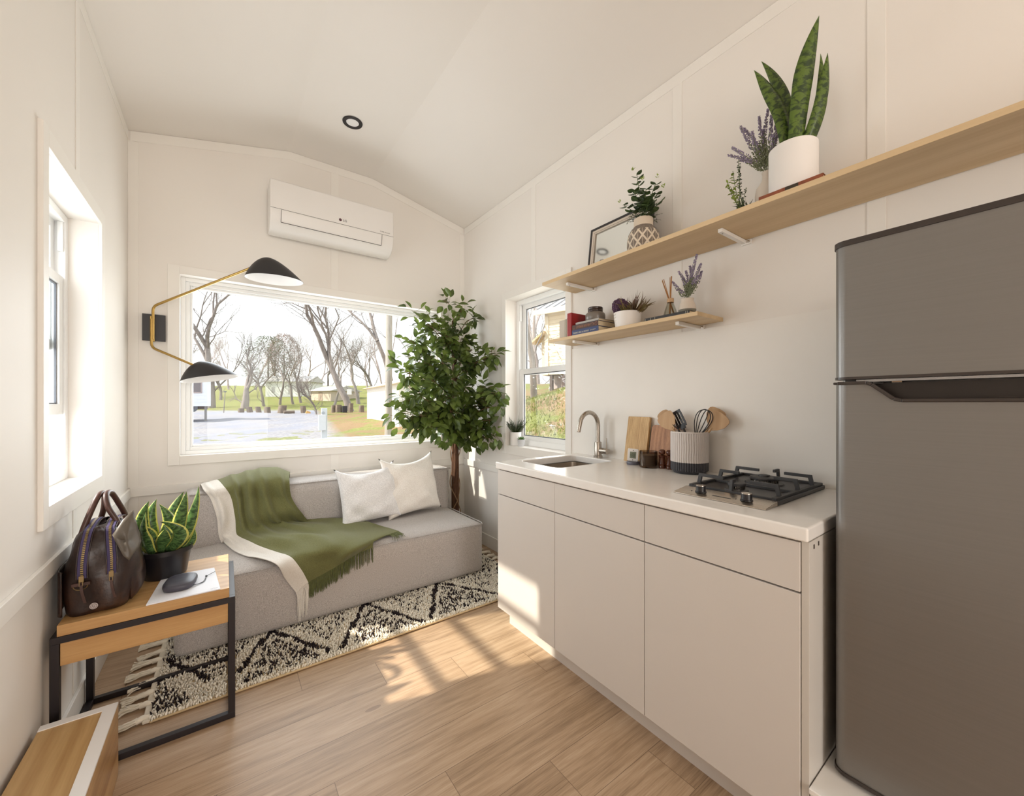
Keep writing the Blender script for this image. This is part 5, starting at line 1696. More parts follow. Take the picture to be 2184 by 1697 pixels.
def oval(w, h, flat=0.0, n=28, pinch=0.0):
    out = []
    for i in range(n):
        a = 2 * math.pi * i / n
        x, y = math.cos(a), math.sin(a)
        x = math.copysign(abs(x) ** (0.8), x); 
        wv = w * (1 - pinch * (y < 0) * abs(y))
        out.append((x * wv / 2, y * h / 2 + 0.0))
    return out
def spat(w, h, n=8):
    """spatula head: broad rounded top narrowing to the neck"""
    pts = [(0.007, -h * 0.5), (w * 0.30, -h * 0.30), (w * 0.48, -h * 0.02)]
    for k in range(n + 1):
        a = math.radians(0 + 180 * k / n)
        pts.append((w * 0.5 * math.cos(a), h * 0.24 + h * 0.22 * math.sin(a) ** 0.7))
    pts += [(-w * 0.48, -h * 0.02), (-w * 0.30, -h * 0.30), (-0.007, -h * 0.5)]
    return pts
inb = cc_ + Vector((0, 0, 0.06))
def ut(label): 
    return empty('kitchen_utensil', inb, label, 'utensil', 'utensils standing in the ribbed crock')
flat_head(ut('beech spatula seen edge-on behind the front left one in the crock'), spat(0.064, 0.100), 0.005, M['beech'], 1421, 893, 1.775, None, (-1, -0.25, 0.1), cc_ + Vector((0.035, -0.03, 0.035)))
flat_head(ut('broad beech spatula leaning left over the cutting boards'), spat(0.088, 0.098), 0.005, M['beech'], 1424, 898, 1.735, None, (-1, 0.1, 0.3), cc_ + Vector((-0.01, -0.045, 0.035)))
# slotted turner
r_ = ut('black slotted turner leaning left in the crock')
c = at(1449, 895, 'x', 1.765); base = cc_ + Vector((0.02, -0.045, 0.035)); up = (c - base).normalized(); f = Vector((-1, 0.1, 0.2)).normalized(); sd_ = up.cross(f).normalized(); f = sd_.cross(up)
rot_ = Matrix.Rotation(0.0, 3, f)
m = MB()
def slab(pa, pb, w, th=0.003):
    A_ = c + sd_ * pa[0] + up * pa[1]; B_ = c + sd_ * pb[0] + up * pb[1]
    t = (B_ - A_).normalized(); s2 = t.cross(f).normalized()
    vs = []
    for p in (A_, B_):
        for k, l in ((-1, -1), (1, -1), (1, 1), (-1, 1)): vs.append(p + s2 * k * w / 2 + f * l * th / 2)
    m.add(vs, [(0, 3, 2, 1), (4, 5, 6, 7), (0, 1, 5, 4), (1, 2, 6, 5), (2, 3, 7, 6), (3, 0, 4, 7)])
for xx in (-0.021, -0.007, 0.007, 0.021): slab((xx, -0.028), (xx, 0.034), 0.0104)
slab((-0.0248, 0.040), (0.0248, 0.040), 0.014); slab((-0.0248, -0.030), (0.0248, -0.030), 0.014)
slab((0.0, -0.034), (0.0, -0.048), 0.030)
m.build('head', M['blackp'], r_, bevel=0.001)
MB().tube([base, c - up * 0.045], [0.005, 0.0048], 10).build('handle', M['blackp'], r_, smooth=60)
r_ = ut('black pasta fork low in the crock beside the slotted turner')
c = at(1447, 916, 'x', 1.72); base = cc_ + Vector((-0.01, -0.03, 0.035)); up = (c - base).normalized()
m = MB(); m.tube([base, c], 0.0045, 8); 
m.build('handle', M['blackp'], r_, smooth=60)
m = MB(); sd_ = Vector((0, 1, 0))
for k in range(5):
    q = c + up * 0.004 + sd_ * (-0.014 + 0.007 * k)
    m.tube([c, q + up * 0.010, q + up * 0.022 + Vector((-0.006, 0, 0))], 0.0016, 6)
m.build('tines', M['blackp'], r_, smooth=60)
# whisk
r_ = ut('black balloon whisk on the right side of the crock')
base = cc_ + Vector((0.0, 0.035, 0.035)); tipw = at(1508, 874, 'x', 1.745); neck = at(1488, 926, 'x', 1.745)
MB().tube([base, neck], 0.0055, 10).build('handle', M['blackp'], r_, smooth=60)
upw = (tipw - neck); Lw = upw.length; upw.normalize()
f = Vector((-1, 0, 0.1)).normalized(); sd_ = upw.cross(f).normalized(); f = sd_.cross(upw)
m = MB()
for k in range(3):
    a = math.pi * k / 3 + 0.3
    dvec = sd_ * math.cos(a) + f * math.sin(a)
    pts = []
    for j in range(25):
        t = j / 24 * 2 - 1
        wv = 0.036 * math.sin(math.pi * min(1, (1 - abs(t)) * 0.5 + 0.0) ) 
        s_ = 1 - abs(t)
        rw = 0.034 * (math.sin(math.pi * (s_ ** 0.0 if False else 0)) if False else 0)
        ang = math.pi * (j / 24)
        yy = Lw * math.sin(ang) ** 0.8
        xx = 0.048 * math.cos(ang) * (0.2 + 0.8 * math.sin(ang) ** 0.75) * 1.25
        pts.append(neck + upw * yy + dvec * xx)
    m.tube(pts, 0.0021, 6)
m.build('wire_loops', M['blackp'], r_, smooth=60)
flat_head(ut('rear beech spatula on the right, mostly behind its twin'), spat(0.080, 0.092), 0.005, M['beech'], 1524, 889, 1.805, None, (-1, -0.3, 0.2), cc_ + Vector((0.04, 0.03, 0.035)))
flat_head(ut('broad beech spatula leaning right beside the whisk'), spat(0.088, 0.094), 0.005, M['beech'], 1530, 899, 1.775, None, (-1, -0.2, 0.2), cc_ + Vector((0.02, 0.045, 0.035)))

# cutting boards leaning on the wall
def lean_board(name, label, y0, y1, h, th, xb, xt, mat, rad, z0=CZ):
    root = empty(name, ((xb + xt) / 2, (y0 + y1) / 2, z0), label, 'cutting board')
    m = MB()
    ang = math.atan2(xt - xb, h)
    pts = rrect(y0, y1, 0.0, h, rad, 5)
    Mx = Matrix.Translation((xb, 0, z0 + th * math.sin(ang))) @ Matrix.Rotation(ang, 4, 'Y')
    m.prism(pts, 'x', -th, 0.0, M=Mx)
    m.build('slab', mat, root, bevel=0.002)
    return root
b1 = at(1337, 990, 'z', CZ); 
lean_board('cutting_board', 'pale bamboo cutting board leaning on the wall, left of the darker one', 1.262, 1.400, 0.245, 0.017, 1.785, 1.828, M['bamboo'], 0.004)
lean_board('cutting_board', 'reddish acacia cutting board with rounded corners leaning on the wall behind the mills', 1.075, 1.252, 0.205, 0.015, 1.790, 1.828, M['acacia'], 0.02)

# digital clock on a dark puck
kc = at(1351, 990, 'z', CZ); kc.z = CZ
root = empty('digital_thermometer', kc, 'white square digital thermometer with grey screen on a dark puck', 'thermometer')
MB().lathe([(0.0, 0), (0.032, 0), (0.035, 0.004), (0.035, 0.012), (0.033, 0.017), (0.0, 0.018)], kc, 40).build('puck', plain('slate_puck', (92, 92, 104), 0.35), root, smooth=40)
vd = Vector((kc.x, kc.y, 0)).normalized(); sdv = Vector((vd.y, -vd.x, 0))
Mk = Matrix((( sdv.x, -vd.x * -1 * -1, 0, kc.x), (sdv.y, -vd.y * -1 * -1, 0, kc.y), (0, 0, 1, kc.z), (0, 0, 0, 1)))
Mk = Matrix.Translation(kc + Vector((-0.004, 0, 0.050))) @ Matrix.Rotation(math.atan2(sdv.y, sdv.x), 4, 'Z') @ Matrix.Rotation(math.radians(4), 4, 'Y')
m = MB(); m.prism(rrect(-0.027, 0.027, -0.032, 0.032, 0.006, 5), 'y', -0.009, 0.009, M=Mk @ Matrix.Rotation(0, 4, 'Z')); 
m.build('case', M['white'], root, bevel=0.002)
m = MB(); m.box(-0.0155, 0.0155, -0.0098, -0.0088, -0.017, 0.017, M=Mk); sc2 = m.build('screen', plain('lcd_grey', (128, 138, 122), 0.25), root)
m = MB()
for (x0, x1, z0, z1) in ((-0.006, -0.004, -0.010, 0.010), (-0.006, 0.002, 0.008, 0.010), (0.000, 0.002, -0.010, 0.010), (-0.006, 0.002, -0.001, 0.001), (0.006, 0.008, -0.010, 0.010), (-0.012, -0.010, -0.004, 0.006)):
    m.box(x0, x1, -0.0102, -0.0098, z0, z1, M=Mk)
m.build('digits', plain('lcd_digit', (62, 74, 58), 0.4), root)
for z in (0.024, -0.025): MB().box(-0.002, 0.002, -0.0098, -0.009, z - 0.002, z + 0.002, M=Mk).build('button', M['ink'], root)

# candle
kc = at(1383, 996, 'z', CZ); kc.z = CZ
root = empty('candle_jar', kc, 'smoked glass candle tumbler between thermometer and pepper mills', 'candle')
MB().lathe([(0.0, 0.0), (0.040, 0.0), (0.0435, 0.004), (0.044, 0.080), (0.0425, 0.081), (0.0415, 0.079), (0.0405, 0.009), (0.0, 0.008)], kc, 48).build('tumbler', M['smoke'], root, smooth=40)
MB().lathe([(0.0, 0.0), (0.0395, 0.0), (0.0395, 0.052), (0.0, 0.053)], kc + Vector((0, 0, 0.010)), 40).build('wax', plain('dark_wax', (136, 124, 112), 0.5), root, smooth=40)
MB().tube([kc + Vector((0, 0, 0.058)), kc + Vector((0.001, 0, 0.066))], 0.0008, 6).build('wick', M['ink'], root)

# pepper mills
mp = [(0.0, 0), (0.0155, 0), (0.0165, 0.003), (0.0165, 0.014), (0.0145, 0.016), (0.0165, 0.018), (0.0165, 0.024), (0.0135, 0.030), (0.0125, 0.048), (0.0145, 0.056), (0.0165, 0.059), (0.0165, 0.063), (0.0120, 0.066), (0.0110, 0.069), (0.0150, 0.073), (0.0160, 0.080), (0.0140, 0.088), (0.0085, 0.092), (0.0, 0.093)]
for (y, lb_) in (((1.148), 'dark turned wooden pepper mill beside the candle tumbler'), ((1.108), 'dark turned wooden mill half hidden by the ribbed crock')):
    p = Vector((1.745, y + 0.0, CZ))
    root = empty('pepper_mill', p, lb_, 'pepper mill', 'pair of turned wooden mills')
    MB().lathe(mp[:13], p, 32).build('body', M['mill'], root, smooth=50)
    MB().lathe([(0.0, 0.066)] + mp[13:], p, 32).build('turning_head', M['mill'], root, smooth=50)

# sill plants
def tuft(m, c, n, L, w, spread, seed, up=0.6, bendv=0.02):
    rr = random.Random(seed)
    for k in range(n):
        a = rr.uniform(0, 2 * math.pi); s_ = rr.random() ** 0.6 * spread
        d = Vector((math.cos(a) * s_, math.sin(a) * s_, up + rr.uniform(-0.15, 0.25))).normalized()
        l = L * rr.uniform(0.55, 1.0)
        b0 = Vector(c) + Vector((math.cos(a), math.sin(a), 0)) * rr.uniform(0, 0.012)
        strap_leaf(m, b0, b0 + d * l, w, Vector((math.cos(a), math.sin(a), -0.3)) * rr.uniform(-bendv, bendv), 7, 0.15, 0, (math.cos(a + 1.5), math.sin(a + 1.5), 0.2), wprof=lambda v: 0.9 * (1 - v ** 2.2) + 0.05)
sp1 = Vector((1.886, 2.552, 0.9005)); 
root = empty('potted_grass_plant', sp1, 'spiky dark green plant in a white pot on the window ledge', 'plant')
MB().lathe([(0.0, 0), (0.040, 0), (0.043, 0.003), (0.0445, 0.104), (0.042, 0.105), (0.040, 0.094), (0.0, 0.094)], sp1, 36).build('pot', M['ceramic'], root, smooth=40)
MB().lathe([(0.041, 0), (0.02, 0.004), (0, 0.005)], sp1 + Vector((0, 0, 0.0945)), 24).build('moss', plain('moss', (112, 98, 52), 0.9, var=0.3, vs=90, bump=0.5), root)
m = MB(); tuft(m, sp1 + Vector((0, 0, 0.096)), 54, 0.150, 0.008, 0.6, 5); m.build('foliage', M['darkleaf'], root, smooth=179)
sp2 = Vector((1.872, 2.462, 0.9005))
root = empty('potted_succulent', sp2, 'tiny green succulent in a small grey pot on the window ledge', 'plant')
MB().lathe([(0.0, 0), (0.021, 0), (0.029, 0.052), (0.027, 0.053), (0.025, 0.046), (0.0, 0.046)], sp2, 28).build('pot', plain('pale_grey_pot', (206, 206, 208), 0.6), root, smooth=40)
m = MB(); rr = random.Random(4)
for ring, (n_, el, L) in enumerate(((8, 0.4, 0.036), (7, 0.85, 0.034), (4, 1.2, 0.028))):
    for k in range(n_):
        a = 2 * math.pi * k / n_ + ring * 0.4
        d = Vector((math.cos(a) * math.cos(el), math.sin(a) * math.cos(el), math.sin(el)))
        b0 = sp2 + Vector((0, 0, 0.048))
        strap_leaf(m, b0, b0 + d * L, 0.017, Vector((0, 0, 0)), 6, 0.25, 0, Vector((-math.cos(a) * math.sin(el), -math.sin(a) * math.sin(el), math.cos(el))), wprof=lambda v: 0.6 + 0.8 * v if v < 0.6 else 2.7 * (1 - v))
m.build('rosette', M['succ'], root, smooth=179, solid=0.001)
# ------------------------------------------------------------------ lower shelf items
LZ = 1.6222
def book_lying(name, x0, x1, y0, y1, z0, th, cover, label, group, pages='pages', ct=0.0022, yaw=0.0):
    """spine faces -X; pages show at the ends"""
    root = empty(name, ((x0 + x1) / 2, (y0 + y1) / 2, z0), label, 'book', group)
    m = MB(); 
    m.box(x0 + 0.001, x1, y0, y1, z0, z0 + ct); m.box(x0 + 0.001, x1, y0, y1, z0 + th - ct, z0 + th); m.box(x0, x0 + ct, y0, y1, z0, z0 + th)
    m.build('cover', cover, root, bevel=0.0008)
    m = MB(); m.box(x0 + ct, x1 - 0.003, y0 + 0.003, y1 - 0.003, z0 + ct + 0.0001, z0 + th - ct - 0.0001); m.build('page_block', M['pages'], root)
    return root
def book_standing(name, x0, x1, y0, y1, z0, h, cover, label, group, ct=0.002):
    root = empty(name, ((x0 + x1) / 2, (y0 + y1) / 2, z0), label, 'book', group)
    m = MB(); m.box(x0, x1, y0, y0 + ct, z0, z0 + h); m.box(x0, x1, y1 - ct, y1, z0, z0 + h); m.box(x0, x0 + ct, y0 + ct, y1 - ct, z0, z0 + h)
    m.build('cover', cover, root, bevel=0.0008)
    m = MB(); m.box(x0 + ct, x1 - 0.003, y0 + ct + 0.0001, y1 - ct - 0.0001, z0 + 0.002, z0 + h - 0.003); m.build('page_block', M['pages'], root)
    return root
GB = 'books on the shorter shelf'
c_red = plain('red_cloth', (150, 24, 26), 0.5, var=0.06, vs=40)
c_navy = plain('navy_cover', (44, 58, 104), 0.5)
c_brown = plain('umber_cover', (62, 38, 36), 0.5)
c_grey = plain('taupe_cover', (196, 186, 172), 0.6)
c_lg = plain('pale_grey_cover', (170, 166, 160), 0.5)
bx0 = 1.640
book_standing('book', bx0 + 0.01, 1.80, 1.738, 1.785, LZ, 0.112, c_grey, 'wide taupe book standing at the window end of the shelf', GB)
book_standing('book', bx0 + 0.008, 1.79, 1.722, 1.7365, LZ, 0.114, plain('sand_cover', (176, 168, 152), 0.6), 'thin sand coloured book standing between taupe and red books', GB)
book_standing('book', bx0 + 0.008, 1.80, 1.708, 1.7205, LZ, 0.118, plain('ivory_cover', (206, 196, 180), 0.6), 'thin ivory book standing against the red one', GB)
book_standing('book', bx0, 1.80, 1.672, 1.7065, LZ, 0.142, c_red, 'red cloth book standing, tallest on the shorter shelf', GB)
yb0, yb1 = 1.462, 1.664
r1 = book_lying('book', bx0 - 0.004, 1.78, yb0, yb1, LZ, 0.034, c_navy, 'navy book with white title at the bottom of the stack', GB)
r2 = book_lying('book', bx0 - 0.002, 1.785, yb0 + 0.004, yb1, LZ + 0.0342, 0.030, c_brown, 'dark umber book with ornate gold lettering in the middle of the stack', GB)
r3 = book_lying('book', bx0 + 0.004, 1.785, yb0 + 0.006, yb1 - 0.022, LZ + 0.0644, 0.013, c_lg, 'thin grey book on top of the stack under the jar', GB)
sp_r = Matrix(((0, 0, -1, 0), (-1, 0, 0, 0), (0, 1, 0, 0), (0, 0, 0, 1)))   # text x -> -Y, text y -> +Z, normal -> -X
text_mesh('THINK LIKE A MONK', 0.0132, Matrix.Translation((bx0 - 0.0045, (yb0 + yb1) / 2 + 0.030, LZ + 0.0165)) @ sp_r, M['inkl'], 'title_lettering', r1)
text_mesh('JAY SHETTY', 0.0075, Matrix.Translation((bx0 - 0.0045, yb0 + 0.038, LZ + 0.0175)) @ sp_r, M['inkl'], 'author_lettering', r1)
gold = plain('gilt_ink', (186, 132, 98), 0.5)
m = MB(); rr = random.Random(6)
yy = yb1 - 0.034
while yy > yb0 + 0.034:
    h = rr.uniform(0.010, 0.017); w = rr.uniform(0.003, 0.007)
    zc_ = LZ + 0.0342 + 0.015
    x = bx0 - 0.0026
    m.box(x - 0.0003, x + 0.0003, yy - 0.0012, yy, zc_ - h / 2, zc_ + h / 2)
    if rr.random() < 0.6: m.box(x - 0.0003, x + 0.0003, yy - w, yy, zc_ + h / 2 - 0.0012, zc_ + h / 2)
    if rr.random() < 0.6: m.box(x - 0.0003, x + 0.0003, yy - w, yy, zc_ - 0.0006, zc_ + 0.0006)
    if rr.random() < 0.5: m.box(x - 0.0003, x + 0.0003, yy - w, yy - w + 0.001, zc_ - h / 2, zc_ + 0.002)
    yy -= w + 0.0022
for yc in (yb0 + 0.019, yb1 - 0.014):
    m.tube([(bx0 - 0.0026, yc + 0.0095 * math.cos(a), LZ + 0.0492 + 0.0095 * math.sin(a)) for a in [math.radians(20 * k) for k in range(19)]], 0.0007, 4)
    m.tube([(bx0 - 0.0026, yc + 0.005, LZ + 0.0542), (bx0 - 0.0026, yc - 0.005, LZ + 0.0492), (bx0 - 0.0026, yc + 0.005, LZ + 0.0442)], 0.0007, 4)
m.build('ornate_lettering', gold, r2)
# jar on the stack
jp = Vector((1.712, 1.553, LZ + 0.0777))
root = empty('lidded_jar', jp, 'grey ceramic jar with dark screw lid on top of the book stack', 'jar')
MB().lathe([(0.0, 0), (0.040, 0), (0.052, 0.004), (0.056, 0.012), (0.056, 0.034), (0.053, 0.044), (0.044, 0.050), (0.042, 0.052), (0.0, 0.052)], jp, 44).build('body', plain('taupe_glaze', (122, 114, 106), 0.28), root, smooth=40)
MB().lathe([(0.0, 0.0), (0.040, 0.0), (0.042, 0.003), (0.042, 0.010), (0.0405, 0.012), (0.042, 0.014), (0.042, 0.024), (0.039, 0.027), (0.0, 0.0275)], jp + Vector((0, 0, 0.0525)), 44).build('lid', plain('umber_lid', (56, 40, 34), 0.3), root, smooth=40)
# white pot with allium and bronze rosette
wp = Vector((1.712, 1.330, LZ))
root = empty('succulent_pot', wp, 'white dimpled pot with purple globe and bronze spiky plant on shorter shelf', 'plant')
m = MB(); m.lathe([(0.0, 0), (0.052, 0), (0.060, 0.003), (0.068, 0.052), (0.070, 0.086), (0.066, 0.087), (0.063, 0.070), (0.0, 0.070)], wp, 48)
for k in range(5):
    for j in range(2): m.ball(wp + Vector((math.cos(2.6 + 0.16 * j) * (0.060 + 0.0025 * k), math.sin(2.6 + 0.16 * j) * (0.060 + 0.0025 * k), 0.014 + 0.015 * k)), 0.0035, n=8, m=5)
m.build('pot', M['ceramic'], root, smooth=40)
MB().lathe([(0.064, 0), (0.03, 0.004), (0, 0.005)], wp + Vector((0, 0, 0.0705)), 24).build('potting_soil', M['soil'], root, smooth=60)
m = MB(); rr = random.Random(10)
ac = wp + Vector((-0.018, 0.034, 0.124))
for k in range(420):
    v = Vector((rr.gauss(0, 1), rr.gauss(0, 1), rr.gauss(0, 1))).normalized()
    m.ball(ac + v * (0.039 + rr.uniform(-0.002, 0.003)), 0.0034, n=6, m=4)
m.ball(ac, 0.037, n=16, m=10)
m.build('flower_globe', M['allium'], root, smooth=60)
m = MB()
tuft(m, wp + Vector((0.006, -0.028, 0.072)), 70, 0.128, 0.012, 1.0, 3, up=0.6)
m.build('bronze_rosette', M['redleaf'], root, smooth=179)
# black book lying with diffuser and vase
bk0, bk1 = 0.953, 1.175
r4 = book_lying('book', 1.642, 1.775, bk0 - 0.006, bk1, LZ, 0.020, plain('black_cover', (36, 32, 32), 0.45), 'black book lying under the diffuser and lavender vase', GB)
m = MB()
for yy in (bk1 - 0.004, bk1 - 0.032, bk1 - 0.056, bk0 + 0.012, bk0 + 0.004): m.box(1.6412, 1.6418, yy - 0.0012, yy, LZ + 0.002, LZ + 0.018)
m.build('spine_bands', M['inkl'], r4)
dp = Vector((1.700, 1.075, LZ + 0.0203))
root = empty('reed_diffuser', dp, 'clear conical reed diffuser with wooden collar on the black book', 'diffuser')
MB().lathe([(0.0, 0), (0.030, 0), (0.033, 0.003), (0.026, 0.03), (0.014, 0.066), (0.011, 0.078), (0.0095, 0.078), (0.012, 0.064), (0.024, 0.03), (0.030, 0.004), (0.0, 0.003)], dp, 32).build('glass_bottle', M['clear'], root, smooth=40)
MB().lathe([(0.0105, 0.0), (0.0155, 0.0), (0.0155, 0.018), (0.0105, 0.018)], dp + Vector((0, 0, 0.066)), 28, closed=True).build('wooden_collar', M['beech'], root, smooth=30)
M['reedm'] = plain('reed_brown', (166, 116, 66), 0.7)
for (tx, ty, tz) in ((-0.004, 0.040, 0.182), (-0.002, 0.034, 0.184), (0.002, 0.044, 0.178), (0.004, -0.002, 0.190), (-0.002, -0.008, 0.188), (0.003, 0.004, 0.186)):
    MB().tube([dp + Vector((-tx * 2, -ty * 0.45, 0.005)), dp + Vector((tx, ty, tz))], 0.0017, 6).build('reed', M['reedm'], root, smooth=60)
def lavender(root, c, tips, L_bud, seed, br=0.0036, name='lavender_sprigs'):
    rr = random.Random(seed)
    g = MB(); b = MB()
    for tip in tips:
        tip = Vector(tip)
        mid = (c + tip) / 2 + Vector((rr.uniform(-0.01, 0.01), rr.uniform(-0.01, 0.01), 0.012))
        pts = cat_mull([c, mid, tip], 12)
        g.tube(pts, 0.0011, 5)
        n = len(pts)
        tot = (tip - c).length
        for k in range(int(tot / 0.0058)):
            t = 0.22 + 0.78 * k / (tot / 0.0058)
            i = min(int(t * (n - 1)), n - 2); p = pts[i].lerp(pts[i + 1], t * (n - 1) - i)
            d = (pts[i + 1] - pts[i]).normalized()
            for q in range(4):
                a = rr.uniform(0, 6.28)
                o1 = d.orthogonal().normalized(); o2 = d.cross(o1)
                rad = (0.0105 if t < 0.55 else 0.0085) * (1 - 0.55 * max(0, t - 0.6) / 0.4)
                vec = (o1 * math.cos(a) + o2 * math.sin(a))
                pp = p + vec * rad * 0.7
                (b if t > 0.50 + rr.uniform(-0.12, 0.12) else g).ball(pp, br * 0.62, br * 0.62, br * (1.25 if t < 0.45 else 0.95), n=5, m=3, M=(d * 0.8 + vec * 0.8).to_track_quat('Z', 'Y').to_matrix())
    g.build('stems', M['lavg'], root, smooth=60)
    b.build('flower_spikes', M['lav'], root, smooth=60)
vp = Vector((1.712, 0.998, LZ + 0.0203))
root = empty('lavender_vase', vp, 'small cream vase with grey base and lavender on the black book', 'vase')
MB().lathe([(0.0, 0), (0.031, 0), (0.0365, 0.006), (0.038, 0.018)], vp, 40).build('grey_base', plain('stone_grey', (132, 126, 112), 0.6), root, smooth=40)
MB().lathe([(0.038, 0.018), (0.036, 0.034), (0.030, 0.050), (0.0265, 0.058), (0.029, 0.068), (0.0265, 0.068), (0.024, 0.058), (0.027, 0.045), (0.0, 0.04)], vp, 40).build('cream_body', M['cream'], root, smooth=40)
XV = 1.712
tp = [at(px, py, 'x', XV + dx) for (px, py, dx) in ((1487, 541, 0.0), (1496, 560, -0.01), (1471, 566, 0.02), (1463, 577, 0.0), (1447, 578, -0.02), (1433, 600, 0.0), (1442, 617, -0.03), (1497, 577, 0.02), (1490, 585, -0.03), (1480, 570, -0.02), (1475, 590, 0.03), (1455, 592, 0.02))]
lavender(root, vp + Vector((0, 0, 0.060)), tp, 0, 5)

# ------------------------------------------------------------------ upper shelf items
UZ = U1 + 0.0003
# framed mirror leaning on the wall
p_bl = at(1257, 565, 'x', 1.775)
root = empty('framed_mirror', (1.80, 1.47, UZ), 'black and white framed mirror leaning on the wall behind the patterned vase', 'mirror')
xm0, xm1 = 1.772, 1.812
my0, my1, mh = 1.235, 1.668, 0.318
ang = math.atan2(xm1 - xm0, mh)
Mx = Matrix.Translation((xm0, 0, UZ + 0.004)) @ Matrix.Rotation(ang, 4, 'Y')
def fr_m(d0, d1, ins, w, mat, name):
    m = MB()
    a0, a1, b0, b1 = my0 + ins, my1 - ins, ins, mh - ins
    for (p0, p1, q0, q1) in ((a0, a0 + w, b0, b1), (a1 - w, a1, b0, b1), (a0 + w, a1 - w, b0, b0 + w), (a0 + w, a1 - w, b1 - w, b1)):
        m.box(-d1, -d0, p0, p1, q0, q1, M=Mx)
    return m.build(name, mat, root, bevel=0.0008)
fr_m(-0.006, 0.012, 0.0, 0.012, M['black'], 'black_frame')
fr_m(-0.006, 0.009, 0.0125, 0.013, M['cream'], 'white_liner')
fr_m(-0.006, 0.006, 0.026, 0.008, M['cream'], 'inner_liner')
def mirror_mat():
    b = NB('mirror_silver'); b.base((0.86, 0.88, 0.86, 1)).metal(1.0).rough(0.06); return b.mat
m = MB(); m.box(0.0015, 0.0045, my0 + 0.03, my1 - 0.03, 0.03, mh - 0.03, M=Mx); m.build('mirror_plate', mirror_mat(), root)
# small wire arch (ornament) in front of the mirror
wc = at(1283, 552, 'x', 1.73)
root = empty('wire_ornament', (1.73, wc.y, UZ), 'small grey metal loop ornament at the foot of the mirror', 'ornament')
m = MB(); m.tube([(1.73, wc.y + 0.042 * math.cos(math.radians(a)), UZ + 0.004 + 0.082 * math.sin(math.radians(a))) for a in range(0, 181, 12)], 0.0035, 8); m.build('loop', M['fridge_edge'], root, smooth=60)
MB().box(1.722, 1.738, wc.y - 0.046, wc.y + 0.046, UZ, UZ + 0.004).build('foot', M['fridge_edge'], root, bevel=0.001)

# patterned vase
vc = Vector((1.712, 1.232, UZ))
root = empty('patterned_vase', vc, 'grey vase carved with cream diamond lattice holding eucalyptus', 'vase')
pf = [(0.0, 0.0), (0.060, 0.0), (0.070, 0.006), (0.078, 0.030), (0.081, 0.060), (0.080, 0.090), (0.074, 0.120), (0.062, 0.142), (0.050, 0.155), (0.047, 0.160), (0.047, 0.198), (0.044, 0.200), (0.042, 0.160), (0.0, 0.150)]
def vase_mat():
    b = NB('lattice_glaze')
    co = b.coord()
    x, y, z = b.sep(co)
    a = b.math('ARCTAN2', y, x)
    u = b.math('MULTIPLY', a, 11 / (2 * math.pi)); v = b.math('MULTIPLY', z, 1 / 0.062)
    def tri(q): 
        f = b.math('FRACT', q); return b.math('ABSOLUTE', b.math('SUBTRACT', f, 0.5))
    d1 = tri(b.math('ADD', u, v)); d2 = tri(b.math('SUBTRACT', u, v))
    ln = b.math('GREATER_THAN', b.math('MAXIMUM', d1, d2), 0.385)
    vr = b.math('LESS_THAN', b.math('ABSOLUTE', b.math('SUBTRACT', b.math('FRACT', b.math('MULTIPLY', u, 2.0)), 0.5)), 0.09)
    vr = b.math('GREATER_THAN', b.math('ADD', tri(b.math('MULTIPLY', u, 2.0)), 0.0), 0.44)
    ln2 = b.math('MULTIPLY', vr, 0.6)
    f = b.math('MAXIMUM', ln, ln2)
    band = b.math('LESS_THAN', z, 0.131)
    f = b.math('MULTIPLY', f, band)
    body = b.ramp(b.noise(co, 90, 2), [(0.3, (112, 100, 90)), (0.7, (134, 122, 110))])
    neck = b.math('GREATER_THAN', z, 0.158)
    c = b.mix(f, body, lin((220, 206, 186)))
    c = b.mix(neck, c, lin((216, 200, 180)))
    b.base(c); b.rough(0.65); b.bump(f, 0.6, 0.002)
    return b.mat
MB().lathe(pf, vc, 64).build('body', vase_mat(), root, smooth=50)
st = MB(); lf = MB(); lm = MB(); sf = MB(); rr = random.Random(31)
vm = vc + Vector((0, 0, 0.17))
for (px, py, dx, n) in ((1358, 372, 0.02, 7), (1352, 405, -0.03, 6), (1398, 392, 0.0, 6), (1402, 412, 0.04, 6), (1330, 437, -0.02, 4), (1378, 402, -0.04, 6), (1408, 430, -0.02, 4), (1365, 420, 0.05, 5), (1385, 425, -0.06, 5)):
    tip = at(px, py, 'x', 1.712 + dx)
    pts = cat_mull([vm, (vm + tip) / 2 + Vector((0, 0, 0.015)), tip], 8)
    st.tube(pts, 0.0016, 6)
    for k in range(n * 2):
        t = 0.35 + 0.65 * k / (n * 2 - 1)
        i = min(int(t * (len(pts) - 1)), len(pts) - 2); p = pts[i].lerp(pts[i + 1], t * (len(pts) - 1) - i)
        a = (k % 2) * math.pi + k * 1.1 + rr.uniform(-0.3, 0.3)
        d = Vector((math.cos(a) * 0.8, math.sin(a), rr.uniform(-0.1, 0.5))).normalized()
        L = rr.uniform(0.040, 0.054) * (1 - 0.35 * t)
        strap_leaf(lf, p, p + d * L, L * 0.92, Vector((0, 0, 0)), 7, 0.12, 0, Vector((rr.uniform(-0.6, 0.0), rr.uniform(-.5, .5), 0.8)), wprof=lambda v: math.sin(math.pi * min(1, 0.04 + 0.96 * v)) ** 0.6)
for (px, py) in ((1349, 361), (1403, 377), (1322, 432), (1414, 400), (1371, 383)):
    c0 = at(px, py, 'x', 1.712)
    for k in range(7): small_leaf(lm, c0 + Vector((rr.uniform(-.006, .006), rr.uniform(-.008, .008), rr.uniform(-.008, .008))), Vector((rr.uniform(-1, 1), rr.uniform(-1, 1), 0.8)), Vector((0, 0, 1)), 0.012, 0.006)
